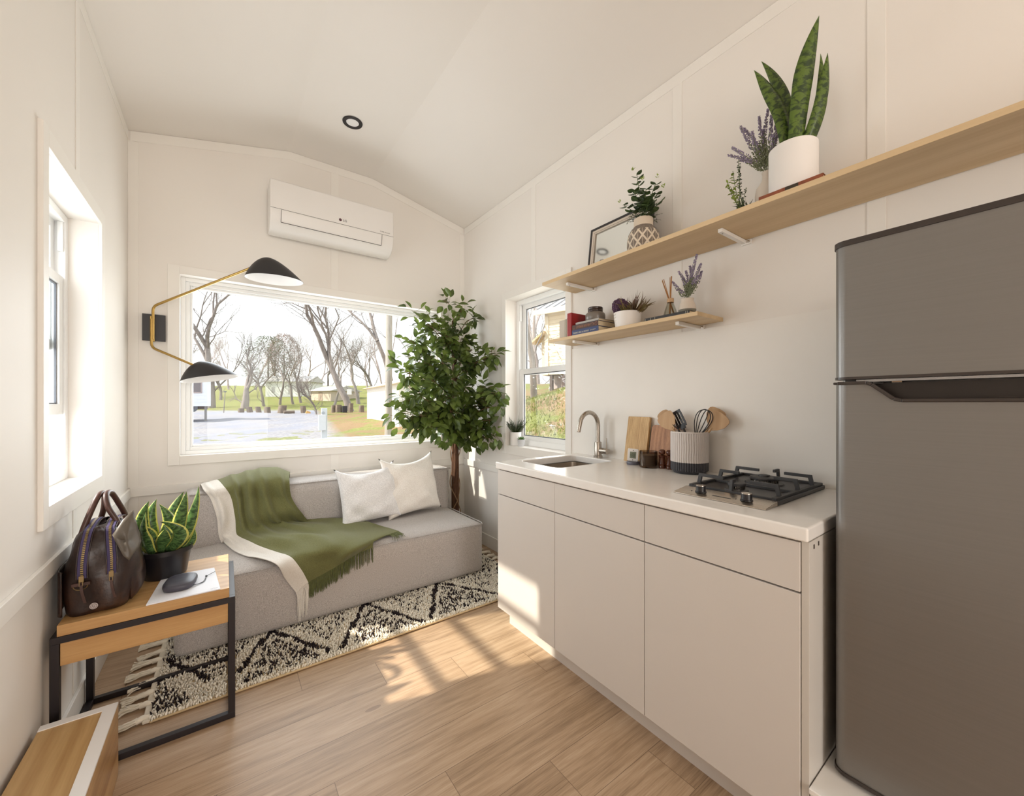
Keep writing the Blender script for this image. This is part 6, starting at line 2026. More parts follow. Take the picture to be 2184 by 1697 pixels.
for k in range(46):
    a = rr.uniform(0, 6.28); d = Vector((math.cos(a) * 0.6, math.sin(a), rr.uniform(0.0, 0.9))).normalized()
    p = vm + Vector((0, 0, 0.025)) + d * 0.02
    e = p + d * rr.uniform(0.03, 0.07)
    sf.tube([p, e], 0.0007, 4, cap=False)
    for j in range(5):
        q = p.lerp(e, 0.3 + 0.7 * j / 4); small_leaf(sf, q, d + Vector((rr.uniform(-.8, .8), rr.uniform(-.8, .8), rr.uniform(-.5, .5))), Vector((0, 0, 1)), 0.013, 0.004)
st.build('stems', M['stem'], root, smooth=60); lf.build('round_leaves', M['euc'], root, smooth=179); lm.build('lime_tips', M['lime'], root, smooth=179); sf.build('fern_filler', M['darkleaf'], root, smooth=179)

# low dark planter with sprays
pp = Vector((1.690, 0.742, UZ))
root = empty('mixed_spray_planter', pp, 'small dark planter with green sprays and spiky leaves left of the tall cream vase', 'plant')
MB().lathe([(0.0, 0), (0.026, 0), (0.034, 0.030), (0.031, 0.031), (0.0, 0.026)], pp, 28).build('pot', M['blackp'], root, smooth=40)
m = MB(); tuft(m, pp + Vector((0, -0.012, 0.028)), 34, 0.075, 0.010, 0.9, 8, up=0.6); m.build('spiky_leaves', M['darkleaf'], root, smooth=179)
m = MB(); m2 = MB(); m3 = MB(); rr = random.Random(15)
for (px, py, dx, nn, mm2) in ((1575, 340, 0, 40, 1), (1578, 352, 0.015, 34, 1), (1551, 388, -0.01, 26, 0), (1563, 365, 0.01, 26, 0), (1592, 400, 0.01, 18, 1), (1560, 400, 0.0, 20, 0)):
    tip = at(px, py, 'x', 1.69 + dx); c0 = pp + Vector((0, 0.0, 0.03))
    pts = cat_mull([c0, (c0 + tip) / 2 + Vector((0, 0.008, 0.0)), tip], 8); m.tube(pts, 0.0011, 5)
    for k in range(nn):
        t = 0.25 + 0.75 * k / nn; i = min(int(t * (len(pts) - 1)), len(pts) - 2); p = pts[i]
        d = Vector((rr.uniform(-1, 1), rr.uniform(-1, 1), rr.uniform(-0.2, 0.8))).normalized()
        if mm2: m2.ball(p + d * 0.006, 0.0022, n=5, m=4); small_leaf(m2, p, d, Vector((0, 0, 1)), 0.010, 0.004)
        else: small_leaf(m3, p, d, Vector((0, 0, 1)), 0.016, 0.009)
m.build('stems', M['stem'], root, smooth=60); m2.build('bud_sprays', M['darkleaf'], root, smooth=60); m3.build('lime_sprays', M['lime'], root, smooth=179)

# tall cream vase with lavender
tv = Vector((1.742, 0.680, UZ))
root = empty('bottle_vase', tv, 'tall narrow necked cream vase with lavender beside the white planter', 'vase')
MB().lathe([(0.0, 0), (0.038, 0), (0.041, 0.005), (0.042, 0.10), (0.038, 0.125), (0.024, 0.145), (0.0175, 0.158), (0.0165, 0.178), (0.019, 0.188), (0.016, 0.188), (0.013, 0.170), (0.0, 0.15)], tv, 40).build('body', M['cream'], root, smooth=50)
tp = [at(px, py, 'x', 1.728 + dx) for (px, py, dx) in ((1552, 330, 0.0), (1560, 314, -0.02), (1578, 268, 0.0), (1586, 272, 0.02), (1604, 279, -0.03), (1619, 248, 0.0), (1638, 232, 0.02), (1645, 245, -0.02), (1655, 262, 0.0), (1665, 280, 0.03), (1580, 342, -0.02), (1650, 285, -0.03), (1628, 275, 0.03), (1610, 300, 0.0))]
lavender(root, tv + Vector((0, 0, 0.18)), tp, 0, 9)

# old red-brown book under the white planter
OB0, OB1 = 0.455, 0.650
r5 = book_lying('book', 1.592, 1.735, OB0, OB1 + 0.0, UZ, 0.030, plain('worn_leather_book', (142, 78, 50), 0.55, var=0.25, vs=40), 'worn red-brown leather book lying under the white planter on the longer shelf', None)
m = MB(); m.box(1.5915, 1.5945, 0.525, 0.565, UZ + 0.001, UZ + 0.0295); m.build('dark_label', plain('label_black', (58, 48, 36), 0.6), r5)
# white planter with tall snake plant
wc_ = Vector((1.678, 0.570, UZ + 0.0303))
root = empty('white_planter', wc_, 'large white cylinder planter with tall snake plant standing on an old book', 'plant')
PR = 0.075
MB().lathe([(0.0, 0), (PR - 0.006, 0), (PR, 0.006), (PR, 0.168), (PR - 0.002, 0.170), (PR - 0.005, 0.168), (PR - 0.006, 0.14), (0.0, 0.14)], wc_, 72).build('pot', M['ceramic'], root, smooth=40)
MB().lathe([(PR - 0.007, 0), (0.03, 0.004), (0, 0.005)], wc_ + Vector((0, 0, 0.1405)), 24).build('potting_soil', M['soil'], root, smooth=60)
for (bp_, tp_, w, dx, bd, tw_) in (((1682, 305), (1608, 150), 0.044, -0.01, (0, -0.022, 0.012), 0.3), ((1690, 300), (1624, 131), 0.036, 0.03, (0, -0.030, 0.0), -0.5),
                            ((1698, 300), (1747, 33), 0.054, -0.03, (0, 0.014, 0.0), 0.25), ((1706, 298), (1765, 113), 0.034, 0.01, (0, -0.020, -0.01), 0.4), ((1710, 298), (1750, 115), 0.036, 0.04, (0, -0.030, -0.02), 0.6)):
    tip = at(tp_[0], tp_[1], 'x', 1.678 + dx); b0 = at(bp_[0], bp_[1], 'x', 1.678 + dx * 0.5); b0.z = wc_.z + 0.143
    dv = b0 - wc_; dv.z = 0
    if dv.length > 0.055: dv = dv.normalized() * 0.055; b0.x = wc_.x + dv.x; b0.y = wc_.y + dv.y
    m = MB(); strap_leaf(m, b0, tip, w * 1.25, Vector(bd), 24, 0.16, tw_, (-0.85, -0.55, -0.2), wprof=lambda v: (0.66 + 0.5 * v) * (1 - max(0, (v - 0.55) / 0.45) ** 1.6), wave=0.05, ph=w * 90)
    m.build('leaf', M['snake_g'], root, smooth=179, solid=0.0014)
# ------------------------------------------------------------------ outside
def sstep(t): t = max(0.0, min(1.0, t)); return t * t * (3 - 2 * t)
def hgt_(x, y):
    s = 0.5868 * x + 0.8097 * y
    pts = [(-100, -0.42), (14, -0.42), (22, -0.36), (45, 0.28), (60, 1.1), (80, 3.4), (130, 7.0), (300, 14)]
    h = pts[-1][1]
    for (a, ha), (b, hb) in zip(pts[:-1], pts[1:]):
        if s < b:
            t = (s - a) / (b - a); h = ha + (hb - ha) * max(0, t); break
    ramp = 2.75 * sstep((x - 3.6) / 9.0) * (1 - sstep((y - 22) / 22.0)) * sstep((y + 14) / 8.0)
    ramp *= 1 - 0.75 * sstep((y - 9) / 10) * (1 - sstep((x - 9) / 8))
    h += ramp
    return h + 0.05 * math.sin(x * 0.9 + y * 0.5) + 0.03 * math.sin(x * 2.3 - y * 1.7)
def ground_mat():
    b = NB('gravel_and_grass')
    co = b.coord(); x, y, z = b.sep(co)
    s = b.math('ADD', b.math('MULTIPLY', x, 0.5868), b.math('MULTIPLY', y, 0.8097))
    n1 = b.noise(co, 0.55, 4, 0.6); n2 = b.noise(co, 6.0, 3); n3 = b.noise(co, 30.0, 2)
    grav = b.ramp(b.math('ADD', b.math('MULTIPLY', n2, 0.5), b.math('MULTIPLY', n3, 0.5)), [(0.35, (138, 135, 142)), (0.65, (184, 181, 182))])
    straw = b.ramp(n3, [(0.3, (132, 106, 82)), (0.7, (172, 150, 118))])
    grass = b.ramp(b.math('ADD', b.math('MULTIPLY', n2, 0.4), b.math('MULTIPLY', n3, 0.6)), [(0.35, (108, 113, 62)), (0.65, (160, 164, 106))])
    g1 = b.math('MULTIPLY', b.math('SUBTRACT', n1, 0.46), 9.0, clamp=True)
    patch = b.mix(g1, straw, grass)
    far = b.math('MULTIPLY', b.math('SUBTRACT', s, 46.0), 0.3, clamp=True)
    right = b.math('MULTIPLY', b.math('SUBTRACT', b.math('SUBTRACT', x, 1.2), b.math('MULTIPLY', y, 0.14)), 1.2, clamp=True)
    near = b.math('MULTIPLY', b.math('SUBTRACT', 35.0, b.math('ADD', y, b.math('MULTIPLY', n1, 16.0))), 0.8, clamp=True)
    near = b.math('MULTIPLY', near, b.math('GREATER_THAN', n1, 0.53))
    k = b.math('MAXIMUM', b.math('MAXIMUM', far, right), b.math('MULTIPLY', near, 0.8))
    n4 = b.noise(co, 0.3, 3, 0.6)
    grav = b.mix(b.math('MULTIPLY', b.math('SUBTRACT', n4, 0.42), 3.0, clamp=True), grav, lin((150, 154, 172)))
    c = b.mix(k, grav, patch)
    c = b.mix(b.math('MULTIPLY', far, 0.8), c, grass)
    b.base(c); b.rough(1.0).spec(0.1)
    b.bump(n3, 0.8, 0.05)
    return b.mat
m = MB()
xs_ = [-60 + 2.0 * i for i in range(26)] + [-9 + 0.5 * i for i in range(70)] + [26 + 2.5 * i for i in range(40)]
ys_ = [-20 + 2 * i for i in range(8)] + [-4 + 0.5 * i for i in range(100)] + [46 + 2.5 * i for i in range(50)]
vs = [(x, y, hgt_(x, y)) for y in ys_ for x in xs_]
nx_ = len(xs_)
fs = [(j * nx_ + i, j * nx_ + i + 1, (j + 1) * nx_ + i + 1, (j + 1) * nx_ + i) for j in range(len(ys_) - 1) for i in range(nx_ - 1)]
m.add(vs, fs)
struct(m, 'ground', ground_mat(), smooth=179, loc=(0, 0, 0))

def outp(px, D):
    """ground point seen at column px at depth D"""
    u = (px - 1092.0) / 846.0
    x = (_F[0] + u * _R[0]) * D; y = (_F[1] + u * _R[1]) * D
    return Vector((x, y, hgt_(x, y)))

# bare trees
M['bark_far'] = bark('hazed_bark', (160, 144, 142), (192, 178, 176), 3)  # pale mauve tone puts distance haze into the bark colour
def bare_tree(px, D, H, seed, label, lean=(0, 0), r0=0.3, depth=6, spread=0.55, trunk_frac=0.28, forks=2, mat='bark', group=None, name='bare_tree', ratio=0.78):
    rr = random.Random(seed)
    b0 = outp(px, D)
    root = empty(name, b0, label, 'tree', group)
    tr = MB(); br = MB()
    def grow(p, d, L, r, lev):
        n = 4 if lev < 2 else 3
        pts = [p]; rad_ = [r]; q = p.copy(); dd = d.copy()
        for k in range(n):
            dd = (dd + Vector((rr.uniform(-1, 1), rr.uniform(-1, 1), rr.uniform(-0.3, 0.55))) * 0.17).normalized()
            q = q + dd * (L / n); pts.append(q.copy()); rad_.append(r * (1 - 0.42 * (k + 1) / n))
        (tr if lev == 0 else br).tube(pts, rad_, 9 if lev < 1 else (6 if lev < 3 else 3), cap=False)
        if lev >= depth: return
        if lev < depth - 1:
            for kk in range(1, len(pts)):
                if rr.random() < 0.55:
                    a = rr.uniform(0, 6.28); o1 = dd.orthogonal().normalized(); o2 = dd.cross(o1)
                    nd = (dd * 0.5 + (o1 * math.cos(a) + o2 * math.sin(a)) * 0.8 + Vector((0, 0, 0.15))).normalized()
                    grow(pts[kk], nd, L * rr.uniform(0.35, 0.6), rad_[kk] * 0.32, lev + 2 if lev > 0 else lev + 3)
        kids = forks + (1 if rr.random() < 0.55 else 0)
        for k in range(kids):
            a = rr.uniform(0, 6.28); sp = spread * rr.uniform(0.6, 1.35)
            o1 = dd.orthogonal().normalized(); o2 = dd.cross(o1)
            nd = (dd * math.cos(sp) + (o1 * math.cos(a) + o2 * math.sin(a)) * math.sin(sp) + Vector((0, 0, 0.12))).normalized()
            at_k = pts[-1] if k < 2 else pts[max(1, n - 1)]
            grow(at_k, nd, L * rr.uniform(ratio - 0.14, ratio + 0.06), r * (0.60 if k else 0.68) * rr.uniform(0.75, 1.0), lev + 1)
    grow(b0 - Vector((0, 0, 0.15)), Vector((lean[0], lean[1], 1)).normalized(), H * trunk_frac, r0, 0)
    tr.build('trunk', M[mat], root, smooth=179)
    br.build('branches', M[mat], root, smooth=179)
    return root
TG = 'bare trees beyond the gravel yard'
bare_tree(451, 52, 19, 11, 'tall bare tree at the left side of the picture window, trunk rising out of view', r0=0.50, depth=6, trunk_frac=0.42, spread=0.5, group=TG)
bare_tree(522, 50, 17, 5, 'large bare tree forking low behind the lower lamp shade', r0=0.5, depth=6, trunk_frac=0.15, forks=2, spread=0.55, group=TG, ratio=0.86)
bare_tree(470, 66, 10, 23, 'smaller bare tree behind the lamp post', r0=0.25, depth=6, trunk_frac=0.22, group=TG)
bare_tree(563, 56, 9, 31, 'slim bare tree right of the large forked tree', r0=0.22, depth=6, trunk_frac=0.3, group=TG)
bare_tree(597, 58, 10, 37, 'thin straight bare tree in front of the white building', r0=0.2, depth=6, trunk_frac=0.35, group=TG)
bare_tree(626, 60, 11, 41, 'crooked bare tree before the middle of the white building', lean=(-0.2, 0.1), r0=0.2, depth=6, group=TG)
bare_tree(642, 62, 12, 43, 'bare tree standing at the right part of the white building', r0=0.22, depth=6, group=TG)
bare_tree(675, 40, 8.5, 47, 'bushy young multi-stem tree behind the white meter post', r0=0.09, depth=5, trunk_frac=0.14, forks=3, spread=0.34, group=TG, ratio=0.86)
bare_tree(748, 46, 16, 59, 'stout leaning bare tree with a paper notice on its trunk', lean=(-0.22, 0.1), r0=0.42, depth=6, trunk_frac=0.42, spread=0.6, group=TG)
bare_tree(712, 55, 10, 61, 'low bent bare tree left of the stout leaning tree', lean=(0.35, 0.0), r0=0.2, depth=6, group=TG)
bare_tree(765, 60, 14, 67, 'bare tree close behind the stout leaning tree', r0=0.3, depth=6, group=TG)
bare_tree(700, 78, 13, 71, 'far bare tree on the slope between the building and the leaning tree', r0=0.25, depth=6, group=TG)
bare_tree(590, 84, 13, 73, 'far bare tree on the slope behind the white building', r0=0.25, depth=6, group=TG)
bare_tree(425, 70, 14, 79, 'far bare tree at the very left edge of the picture window', r0=0.3, depth=6, group=TG)
bare_tree(850, 40, 15, 83, 'thin leaning bare tree right of the utility pole', lean=(-0.15, 0.15), r0=0.3, depth=6, trunk_frac=0.5, group=TG)
bare_tree(800, 66, 14, 89, 'tall bare tree rising behind the white garage', r0=0.3, depth=6, group=TG)
bare_tree(1139, 19, 13, 91, 'straight bare tree seen through the side window left of the wooden house', r0=0.17, depth=6, trunk_frac=0.62, spread=0.35, group=TG)
bare_tree(1150, 42, 14, 97, 'slender bare tree far behind the wooden house', r0=0.2, depth=6, trunk_frac=0.3, group=TG)
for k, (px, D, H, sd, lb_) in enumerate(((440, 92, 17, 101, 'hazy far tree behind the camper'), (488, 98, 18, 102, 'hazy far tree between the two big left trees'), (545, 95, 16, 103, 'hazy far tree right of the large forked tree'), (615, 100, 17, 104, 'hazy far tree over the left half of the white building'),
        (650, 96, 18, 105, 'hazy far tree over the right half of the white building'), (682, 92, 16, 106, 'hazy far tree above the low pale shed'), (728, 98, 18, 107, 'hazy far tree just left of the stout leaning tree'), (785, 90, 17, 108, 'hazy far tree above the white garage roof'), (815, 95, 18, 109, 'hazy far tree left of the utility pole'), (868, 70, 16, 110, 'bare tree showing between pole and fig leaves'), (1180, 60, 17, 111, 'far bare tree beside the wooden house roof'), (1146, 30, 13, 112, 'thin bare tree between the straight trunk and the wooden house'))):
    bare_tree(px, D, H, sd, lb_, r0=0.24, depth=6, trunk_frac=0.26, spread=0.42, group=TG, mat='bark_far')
# soft evergreen masses behind
def evergreen(px, D, H, Wd, seed, label, cols=((112, 118, 100), (150, 154, 134)), name='evergreen_tree'):
    rr = random.Random(seed); b0 = outp(px, D)
    root = empty(name, b0, label, 'tree')
    MB().tube([b0 - Vector((0, 0, 0.1)), b0 + Vector((0, 0, H * 0.8))], [0.22, 0.05], 8).build('trunk', M['bark'], root, smooth=60)
    m = MB()
    for k in range(3000):
        t = rr.random()
        R_ = Wd / 2 * math.sin(math.pi * (0.12 + 0.84 * t)) ** 0.7 * (0.35 + 0.65 * rr.random() ** 0.6)
        a = rr.uniform(0, 6.28)
        p = b0 + Vector((R_ * math.cos(a), R_ * math.sin(a), H * (0.14 + 0.86 * t)))
        d = Vector((math.cos(a), math.sin(a), rr.uniform(-0.5, 0.3))).normalized()
        small_leaf(m, p, d, Vector((0, 0, 1)), rr.uniform(0.3, 0.55), rr.uniform(0.1, 0.2), 0.2, 0.05)
    mm_ = leafmat('needle_' + str(seed), cols[0], cols[1], 0.1, 0.8)
    m.build('foliage', mm_, root, smooth=179)
evergreen(572, 74, 11, 9.5, 3, 'grey-green evergreen beyond the lawn behind the slim trees')
evergreen(606, 82, 12, 7, 6, 'brownish evergreen rising behind the white building', ((160, 138, 130), (192, 170, 162)))

# white building on the slope
def block(name, label, cat, px0, px1, D0, D1, H, wallm, roofm, roofh=1.2, over=0.4, z0=None):
    a = outp(px0, D0); b = outp(px1, D1)
    z = min(a.z, b.z) - 0.2 if z0 is None else z0
    d = Vector((b.x - a.x, b.y - a.y, 0)); L = d.length; d.normalize(); n_ = Vector((-d.y, d.x, 0))
    Mx = Matrix(((d.x, n_.x, 0, a.x), (d.y, n_.y, 0, a.y), (0, 0, 1, z), (0, 0, 0, 1)))
    root = empty(name, (a + b) / 2, label, cat)
    m = MB(); m.box(0, L, 0, 6, 0, H, M=Mx); m.build('wall', wallm, root)
    m = MB(); m.prism([(-over, H), (6 + over, H), (3, H + roofh)], 'x', -over, L + over, M=Mx)
    m.build('roof', roofm, root)
    return root, Mx, L
wht = plain('white_siding', (236, 234, 230), 0.7); roofg = plain('pale_shingle', (196, 190, 186), 0.8)
r_, Mx, L = block('farm_building', 'long low white building on the green slope between bare trees', 'building', 566, 655, 72, 72, 2.9, wht, roofg)
for k, (x0, x1, z0, z1) in enumerate(((0.6 * L - 0.4, 0.6 * L + 0.4, 0.6, 2.3), (0.15 * L, 0.15 * L + 0.6, 0.9, 1.9), (0.8 * L, 0.8 * L + 0.6, 0.9, 1.9))):
    m = MB(); m.box(x0, x1, -0.03, -0.005, z0, z1, M=Mx); m.build('door' if k == 0 else 'window', plain('dim_pane%d' % k, (190, 186, 184), 0.4), r_)
r_, Mx, L = block('shed', 'low pale shed right of the long white building on the slope', 'building', 662, 706, 66, 64, 1.9, plain('pale_beige_siding', (208, 192, 176), 0.8), roofg, 0.9)
m = MB(); m.box(0.4 * L, 0.4 * L + 0.9, -0.03, -0.005, 0.0, 1.7, M=Mx); m.build('door', plain('tan_door', (176, 156, 140), 0.7), r_)
# white garage at the right
r_, Mx, L = block('garage', 'white gabled garage beside the utility pole', 'building', 783, 850, 30, 22, 2.6, plain('bright_white_siding', (248, 247, 245), 0.6), plain('cream_roof', (226, 206, 180), 0.8), 1.0, 0.35)
m = MB(); m.box(0.2, 1.9, -0.03, -0.004, 0.05, 2.1, M=Mx); m.build('garage_door', wht, r_)
r_, Mx, L = block('brick_house', 'tan roofed house farther right behind the fig tree leaves', 'building', 868, 930, 44, 36, 2.8, plain('peach_wall', (224, 200, 184), 0.7), plain('russet_roof', (178, 128, 100), 0.8), 1.5)
m = MB(); m.box(1.0, 2.0, -0.03, -0.005, 1.0, 2.0, M=Mx); m.build('window', wht, r_)

# utility pole
pb = outp(828, 17.5)
root = empty('utility_pole', pb, 'tall pale wooden utility pole standing left of the fig tree', 'pole')
MB().tube([pb - Vector((0, 0, 0.2)), pb + Vector((0.1, 0.1, 9.0))], [0.155, 0.125], 20).build('shaft', M['pole'], root, smooth=60)
m = MB(); mpb = pb + Vector((0.1, 0.1, 8.5)); m.box(mpb.x - 1.2, mpb.x + 1.2, mpb.y - 0.06, mpb.y + 0.06, mpb.z, mpb.z + 0.12); m.build('crossarm', M['pole'], root)
# meter post near the window
pb = outp(690, 13.2)
root = empty('meter_post', pb, 'short pale grey electric meter post with round dial on the lawn', 'post')
zf = lambda py: CAM_H + (860 - py) / 846 * 13.2
m = MB(); m.box(pb.x - 0.07, pb.x + 0.11, pb.y - 0.05, pb.y + 0.05, pb.z - 0.1, zf(870)); m.build('pedestal', plain('galvanised', (210, 214, 218), 0.5), root, bevel=0.01)
m = MB(); m.box(pb.x - 0.17, pb.x + 0.05, pb.y - 0.14, pb.y - 0.051, zf(917), zf(884)); m.build('meter_box', plain('pale_box', (220, 222, 226), 0.5), root, bevel=0.01)
m = MB(); m.lathe([(0, 0), (0.05, 0), (0.05, 0.05), (0, 0.06)], (pb.x - 0.03, pb.y - 0.051, zf(880)), 20, M=Matrix.Rotation(math.radians(90), 4, 'X')); m.build('dial', plain('dial_grey', (170, 174, 180), 0.3), root, smooth=40)

# stumps
stump = plain('sawn_log', (132, 118, 106), 0.9, var=0.25, vs=3); ends = plain('log_end', (206, 184, 158), 0.9)
SG = 'sawn stumps lined along the far gravel edge'
for i, (px, w, h, ln, lb_) in enumerate(((514, 0.55, 0.42, 0, 'pale low stump at the left end of the stump row'), (534, 0.55, 0.62, -0.12, 'grey stump second from the left end of the row'), (552, 0.5, 0.62, -0.12, 'narrow stump between two wider ones in the left half of the row'),
                              (571, 0.6, 0.66, -0.05, 'broad stump left of the split one'), (601, 0.78, 0.82, 0.12, 'tallest split stump in the middle of the row'), (648, 0.55, 0.8, -0.1, 'leaning stump with a yellow chunk at its foot'),
                              (711, 0.4, 0.78, 0, 'slim stump directly right of the meter post'), (722, 0.62, 0.8, 0, 'rounded stump between the slim one and the black box'), (771, 0.5, 0.72, 0, 'stump alone beside the white garage'), (748, 0.45, 1.0, 0.05, 'upright stump right of the black box'))):
    p = outp(px, 43)
    root = empty('tree_stump', p, lb_, 'stump', SG)
    m = MB(); rr = random.Random(i); n_ = 14
    for_ = []
    pr3 = []
    for j in range(n_):
        a = 2 * math.pi * j / n_; r = w / 2 * (1 + rr.uniform(-0.08, 0.08)); pr3.append((r * math.cos(a), r * math.sin(a)))
    vs = [(p.x + q[0] * 1.06, p.y + q[1] * 1.06, p.z - 0.05) for q in pr3] + [(p.x + q[0] + ln, p.y + q[1], p.z + h) for q in pr3]
    m.add(vs, [(k, (k + 1) % n_, n_ + (k + 1) % n_, n_ + k) for k in range(n_)]); m.build('bark_side', stump, root, smooth=40)
    m = MB(); m.add([(v[0], v[1], v[2] + 0.003) for v in vs[n_:]], [tuple(range(n_))]); m.build('cut_face', ends, root)
p = outp(617, 42)
root = empty('fallen_log', p, 'log lying on its side in front of the stump row', 'log')
m = MB(); m.tube([p + Vector((-0.5, 0, 0.12)), p + Vector((0.5, 0.1, 0.14))], 0.16, 12); m.build('log_body', stump, root, smooth=40)
p = outp(657, 42.3)
root = empty('wood_chunk', p, 'small yellow split wood chunk beside the leaning stump', 'wood')
m = MB(); m.prism([(p.x - 0.25, p.z), (p.x + 0.25, p.z), (p.x + 0.2, p.z + 0.2), (p.x - 0.15, p.z + 0.32)], 'y', p.y - 0.15, p.y + 0.15); m.build('split_face', plain('fresh_wood', (226, 178, 112), 0.8), root)
p = outp(735, 43)
root = empty('black_crate', p, 'black square box between two stumps near the notice tree', 'box')
m = MB(); m.box(p.x - 0.24, p.x + 0.24, p.y - 0.2, p.y + 0.2, p.z, p.z + 0.72); m.build('box_shell', plain('matt_black', (62, 60, 66), 0.7), root, bevel=0.02)
# paper notice on the tree
p = outp(746, 45.2)
root = empty('paper_notice', p + Vector((0, 0, 1.5)), 'small white notice fixed on the trunk of the stout leaning tree', 'sign')
m = MB(); z0 = CAM_H + (860 - 841) / 846 * 45; m.box(p.x - 0.3, p.x + 0.2, p.y - 0.02, p.y, z0, z0 + 0.62); m.build('sheet', plain('notice_white', (246, 246, 246), 0.7), root)
# lamp post
p = outp(477, 42)
root = empty('yard_lamp_post', p, 'thin leaning lamp post on the gravel below the lower lamp shade', 'lamp post')
m = MB(); m.tube([p, p + Vector((0.12, 0, 2.2))], [0.05, 0.035], 8); m.build('shaft', M['bark'], root, smooth=60)
m = MB(); m.box(p.x + 0.0, p.x + 0.26, p.y - 0.12, p.y + 0.12, p.z + 2.2, p.z + 2.32); m.build('lantern', M['gasket'], root)
# white camper at the left
a = outp(400, 30)
root = empty('white_camper', a, 'white clapboard camper cabin on a wheel at the left of the picture window', 'camper')
zc0 = CAM_H + (860 - 866) / 846 * 30; 
ex = at(448, 860, 'y', a.y).x
m = MB(); m.box(ex - 5, ex, a.y, a.y + 2.4, zc0, zc0 + 2.5)
for k in range(9): m.box(ex - 5, ex + 0.0, a.y - 0.02, a.y, zc0 + 0.27 * k, zc0 + 0.27 * k + 0.24)
m.build('cabin_wall', plain('camper_white', (234, 236, 242), 0.6), root)
m = MB(); wx1 = at(429, 860, 'y', a.y).x; wx0 = at(405, 860, 'y', a.y).x; m.box(wx0, wx1, a.y - 0.05, a.y - 0.03, zc0 + 1.05, zc0 + 1.9); wo = m.build('window', plain('camper_window', (128, 120, 122), 0.3), root)
m = MB(); frame_rect(m, 'x', a.y - 0.07, a.y - 0.045, wx0 - 0.05, wx1 + 0.06, zc0 + 1.0, zc0 + 1.95, 0.08); m.build('window_trim', plain('mauve_trim', (176, 160, 158), 0.6), wo)
m = MB(); m.box(ex - 5, ex - 0.2, a.y + 0.2, a.y + 2.2, zc0 - 0.25, zc0); m.build('chassis', plain('chassis', (110, 100, 96), 0.8), root)
m = MB(); m.lathe([(0.12, 0), (0.30, 0.0), (0.33, 0.05), (0.33, 0.2), (0.12, 0.2)], (at(410, 860, 'y', a.y).x, a.y + 0.2, zc0 - 0.12), 24, M=Matrix.Rotation(math.radians(90), 4, 'X'), closed=True); m.build('wheel', M['gasket'], root, smooth=40)
m = MB(); m.box(ex - 0.35, ex - 0.2, a.y + 0.1, a.y + 0.25, hgt_(ex, a.y) - 0.1, zc0); m.build('prop_leg', plain('prop_grey', (150, 146, 144), 0.8), root)

# wooden house above the bank (side window)
c0 = outp(1166, 21.0)
zr = lambda py, D: CAM_H + (860 - py) / 846 * D
root = empty('clapboard_house', c0, 'cream clapboard house with ribbed metal roof above the grassy bank', 'house')
dY = Vector((0.30, -0.954, 0)); nX = Vector((0.954, 0.30, 0))
Mx = Matrix(((dY.x, nX.x, 0, c0.x), (dY.y, nX.y, 0, c0.y), (0, 0, 1, 0), (0, 0, 0, 1)))
cw_ = plain('cream_clapboard', (236, 218, 186), 0.7)
zb_, zt_ = 2.75, zr(668, 21)
m = MB(); m.box(0, 9, 0.03, 5, zb_, zt_, M=Mx)
nb_ = 17; hb = (zt_ - zb_) / nb_
for k in range(nb_):
    m.prism([(-0.0, zb_ + hb * k), (0.028, zb_ + hb * k), (0.028, zb_ + hb * (k + 1) - 0.02), (0.012, zb_ + hb * (k + 1) - 0.02)], 'x', 0, 9, M=Mx)
m.build('clapboard_wall', cw_, root)
m = MB(); m.box(-0.1, 0.12, -0.05, 0.1, zb_, zt_, M=Mx); m.box(-0.1, 9, -0.05, 0.05, zt_ - 0.18, zt_, M=Mx); m.build('corner_board', plain('pale_corner', (232, 216, 190), 0.6), root)
m = MB(); m.add([Mx @ Vector(p) for p in ((-0.5, -0.45, zt_), (9.5, -0.45, zt_), (9.5, 3.2, zt_ + 1.9), (-0.5, 3.2, zt_ + 1.9), (-0.5, -0.45, zt_ + 0.08), (9.5, -0.45, zt_ + 0.08), (9.5, 3.2, zt_ + 1.98), (-0.5, 3.2, zt_ + 1.98))], [(0, 3, 2, 1), (4, 5, 6, 7), (0, 1, 5, 4), (1, 2, 6, 5), (2, 3, 7, 6), (3, 0, 4, 7)])
m.build('metal_roof', plain('grey_metal_roof', (186, 186, 190), 0.5), root)
m = MB()
for k in range(20):
    x = -0.45 + 0.5 * k
    m.bar(Mx @ Vector((x, -0.46, zt_ + 0.10)), Mx @ Vector((x, 3.2, zt_ + 2.0)), 0.05, 0.06)
m.build('roof_ribs', plain('roof_rib', (150, 150, 156), 0.5), root)
m = MB(); m.box(-0.55, 9.5, -0.52, -0.45, zt_ - 0.14, zt_ + 0.12, M=Mx); m.build('fascia', plain('cream_fascia', (238, 222, 190), 0.6), root)
m = MB(); 
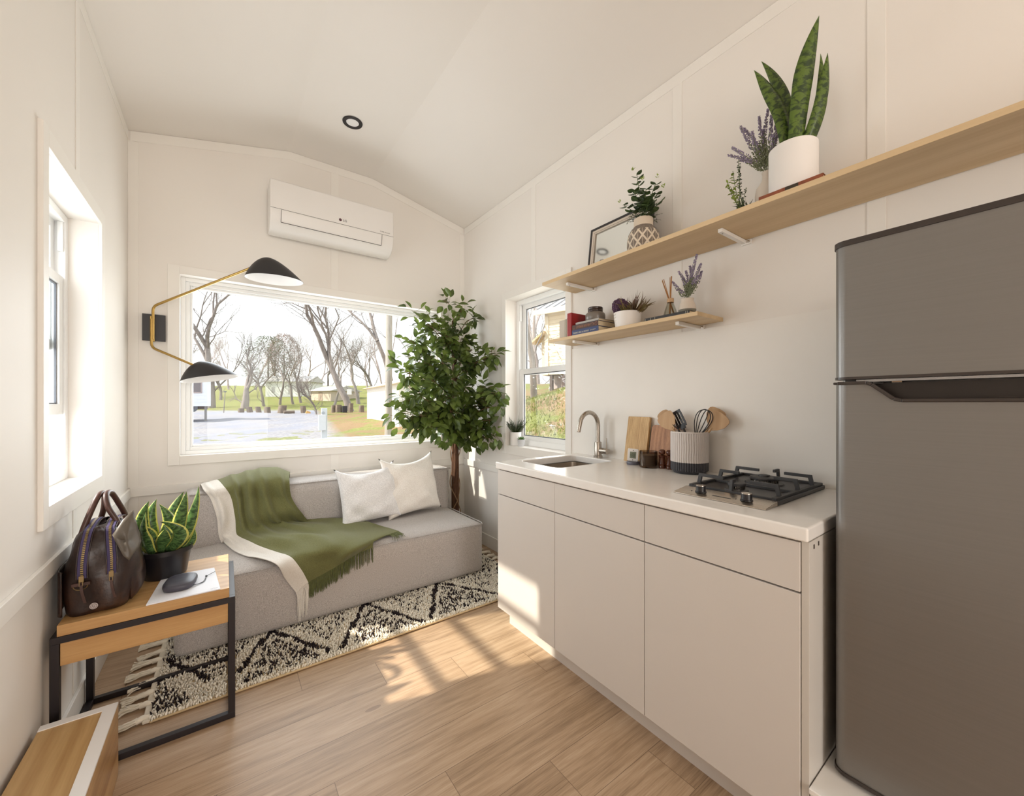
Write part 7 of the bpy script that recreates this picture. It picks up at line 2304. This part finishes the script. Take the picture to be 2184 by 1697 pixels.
m.add([Mx @ Vector(p) for p in ((-0.5, 0.3, zb_), (-0.1, 0.3, zb_), (-0.1, 0.3, zt_ - 1.1), (-0.5, 0.3, zt_ - 1.3), (-0.5, 4, zb_), (-0.1, 4, zb_), (-0.1, 4, zt_ - 1.1), (-0.5, 4, zt_ - 1.3))], [(0, 1, 2, 3), (7, 6, 5, 4), (0, 3, 7, 4), (3, 2, 6, 7)])
m.build('lean_to', cw_, root)
m = MB(); m.bar(Mx @ Vector((-0.85, 0.05, zt_ - 1.55)), Mx @ Vector((0.0, 0.05, zt_ - 1.0)), 0.7, 0.09); m.build('lean_to_roof', plain('tan_eave', (206, 178, 132), 0.7), root)
m = MB(); m.box(0.2, 8.8, 0.2, 4.8, zb_ - 0.02, zb_ + 0.0, M=Mx)
m.build('floor_deck', plain('dark_deck', (96, 82, 78), 0.8), root)
M['dpost'] = plain('dark_post', (96, 82, 78), 0.8)
for x in (0.15, 0.9, 1.5, 3.2, 4.0): MB().box(x, x + 0.16, 0.05, 0.2, hgt_(c0.x, c0.y) - 0.4, zb_, M=Mx).build('deck_post', M['dpost'], root)
# low lattice skirting beneath the house
m = MB(); m.box(0.0, 9, 0.5, 0.55, 1.2, zb_, M=Mx); m.build('skirting', plain('mauve_skirt', (196, 180, 176), 0.8), root)
# grass blades on the near bank
m = MB(); rr = random.Random(2)
for k in range(5200):
    x = rr.uniform(5.2, 13.0); y = x * rr.uniform(0.95, 1.5)
    if rr.random() < 0.5 and math.sin(x * 1.7) * math.sin(y * 1.3) < 0: continue
    z = hgt_(x, y); h = rr.uniform(0.05, 0.13); a = rr.uniform(0, 6.28); dx, dy = math.cos(a) * 0.02, math.sin(a) * 0.02
    m.add([(x - dx, y - dy, z - 0.01), (x + dx, y + dy, z - 0.01), (x + rr.uniform(-.05, .05), y + rr.uniform(-.05, .05), z + h)], [(0, 1, 2)])
m.build('bank_grass', plain('grass_blade', (134, 138, 78), 0.9, var=0.3, vs=2), kind='stuff', label='loose spring grass tufts on the bank outside the side window')
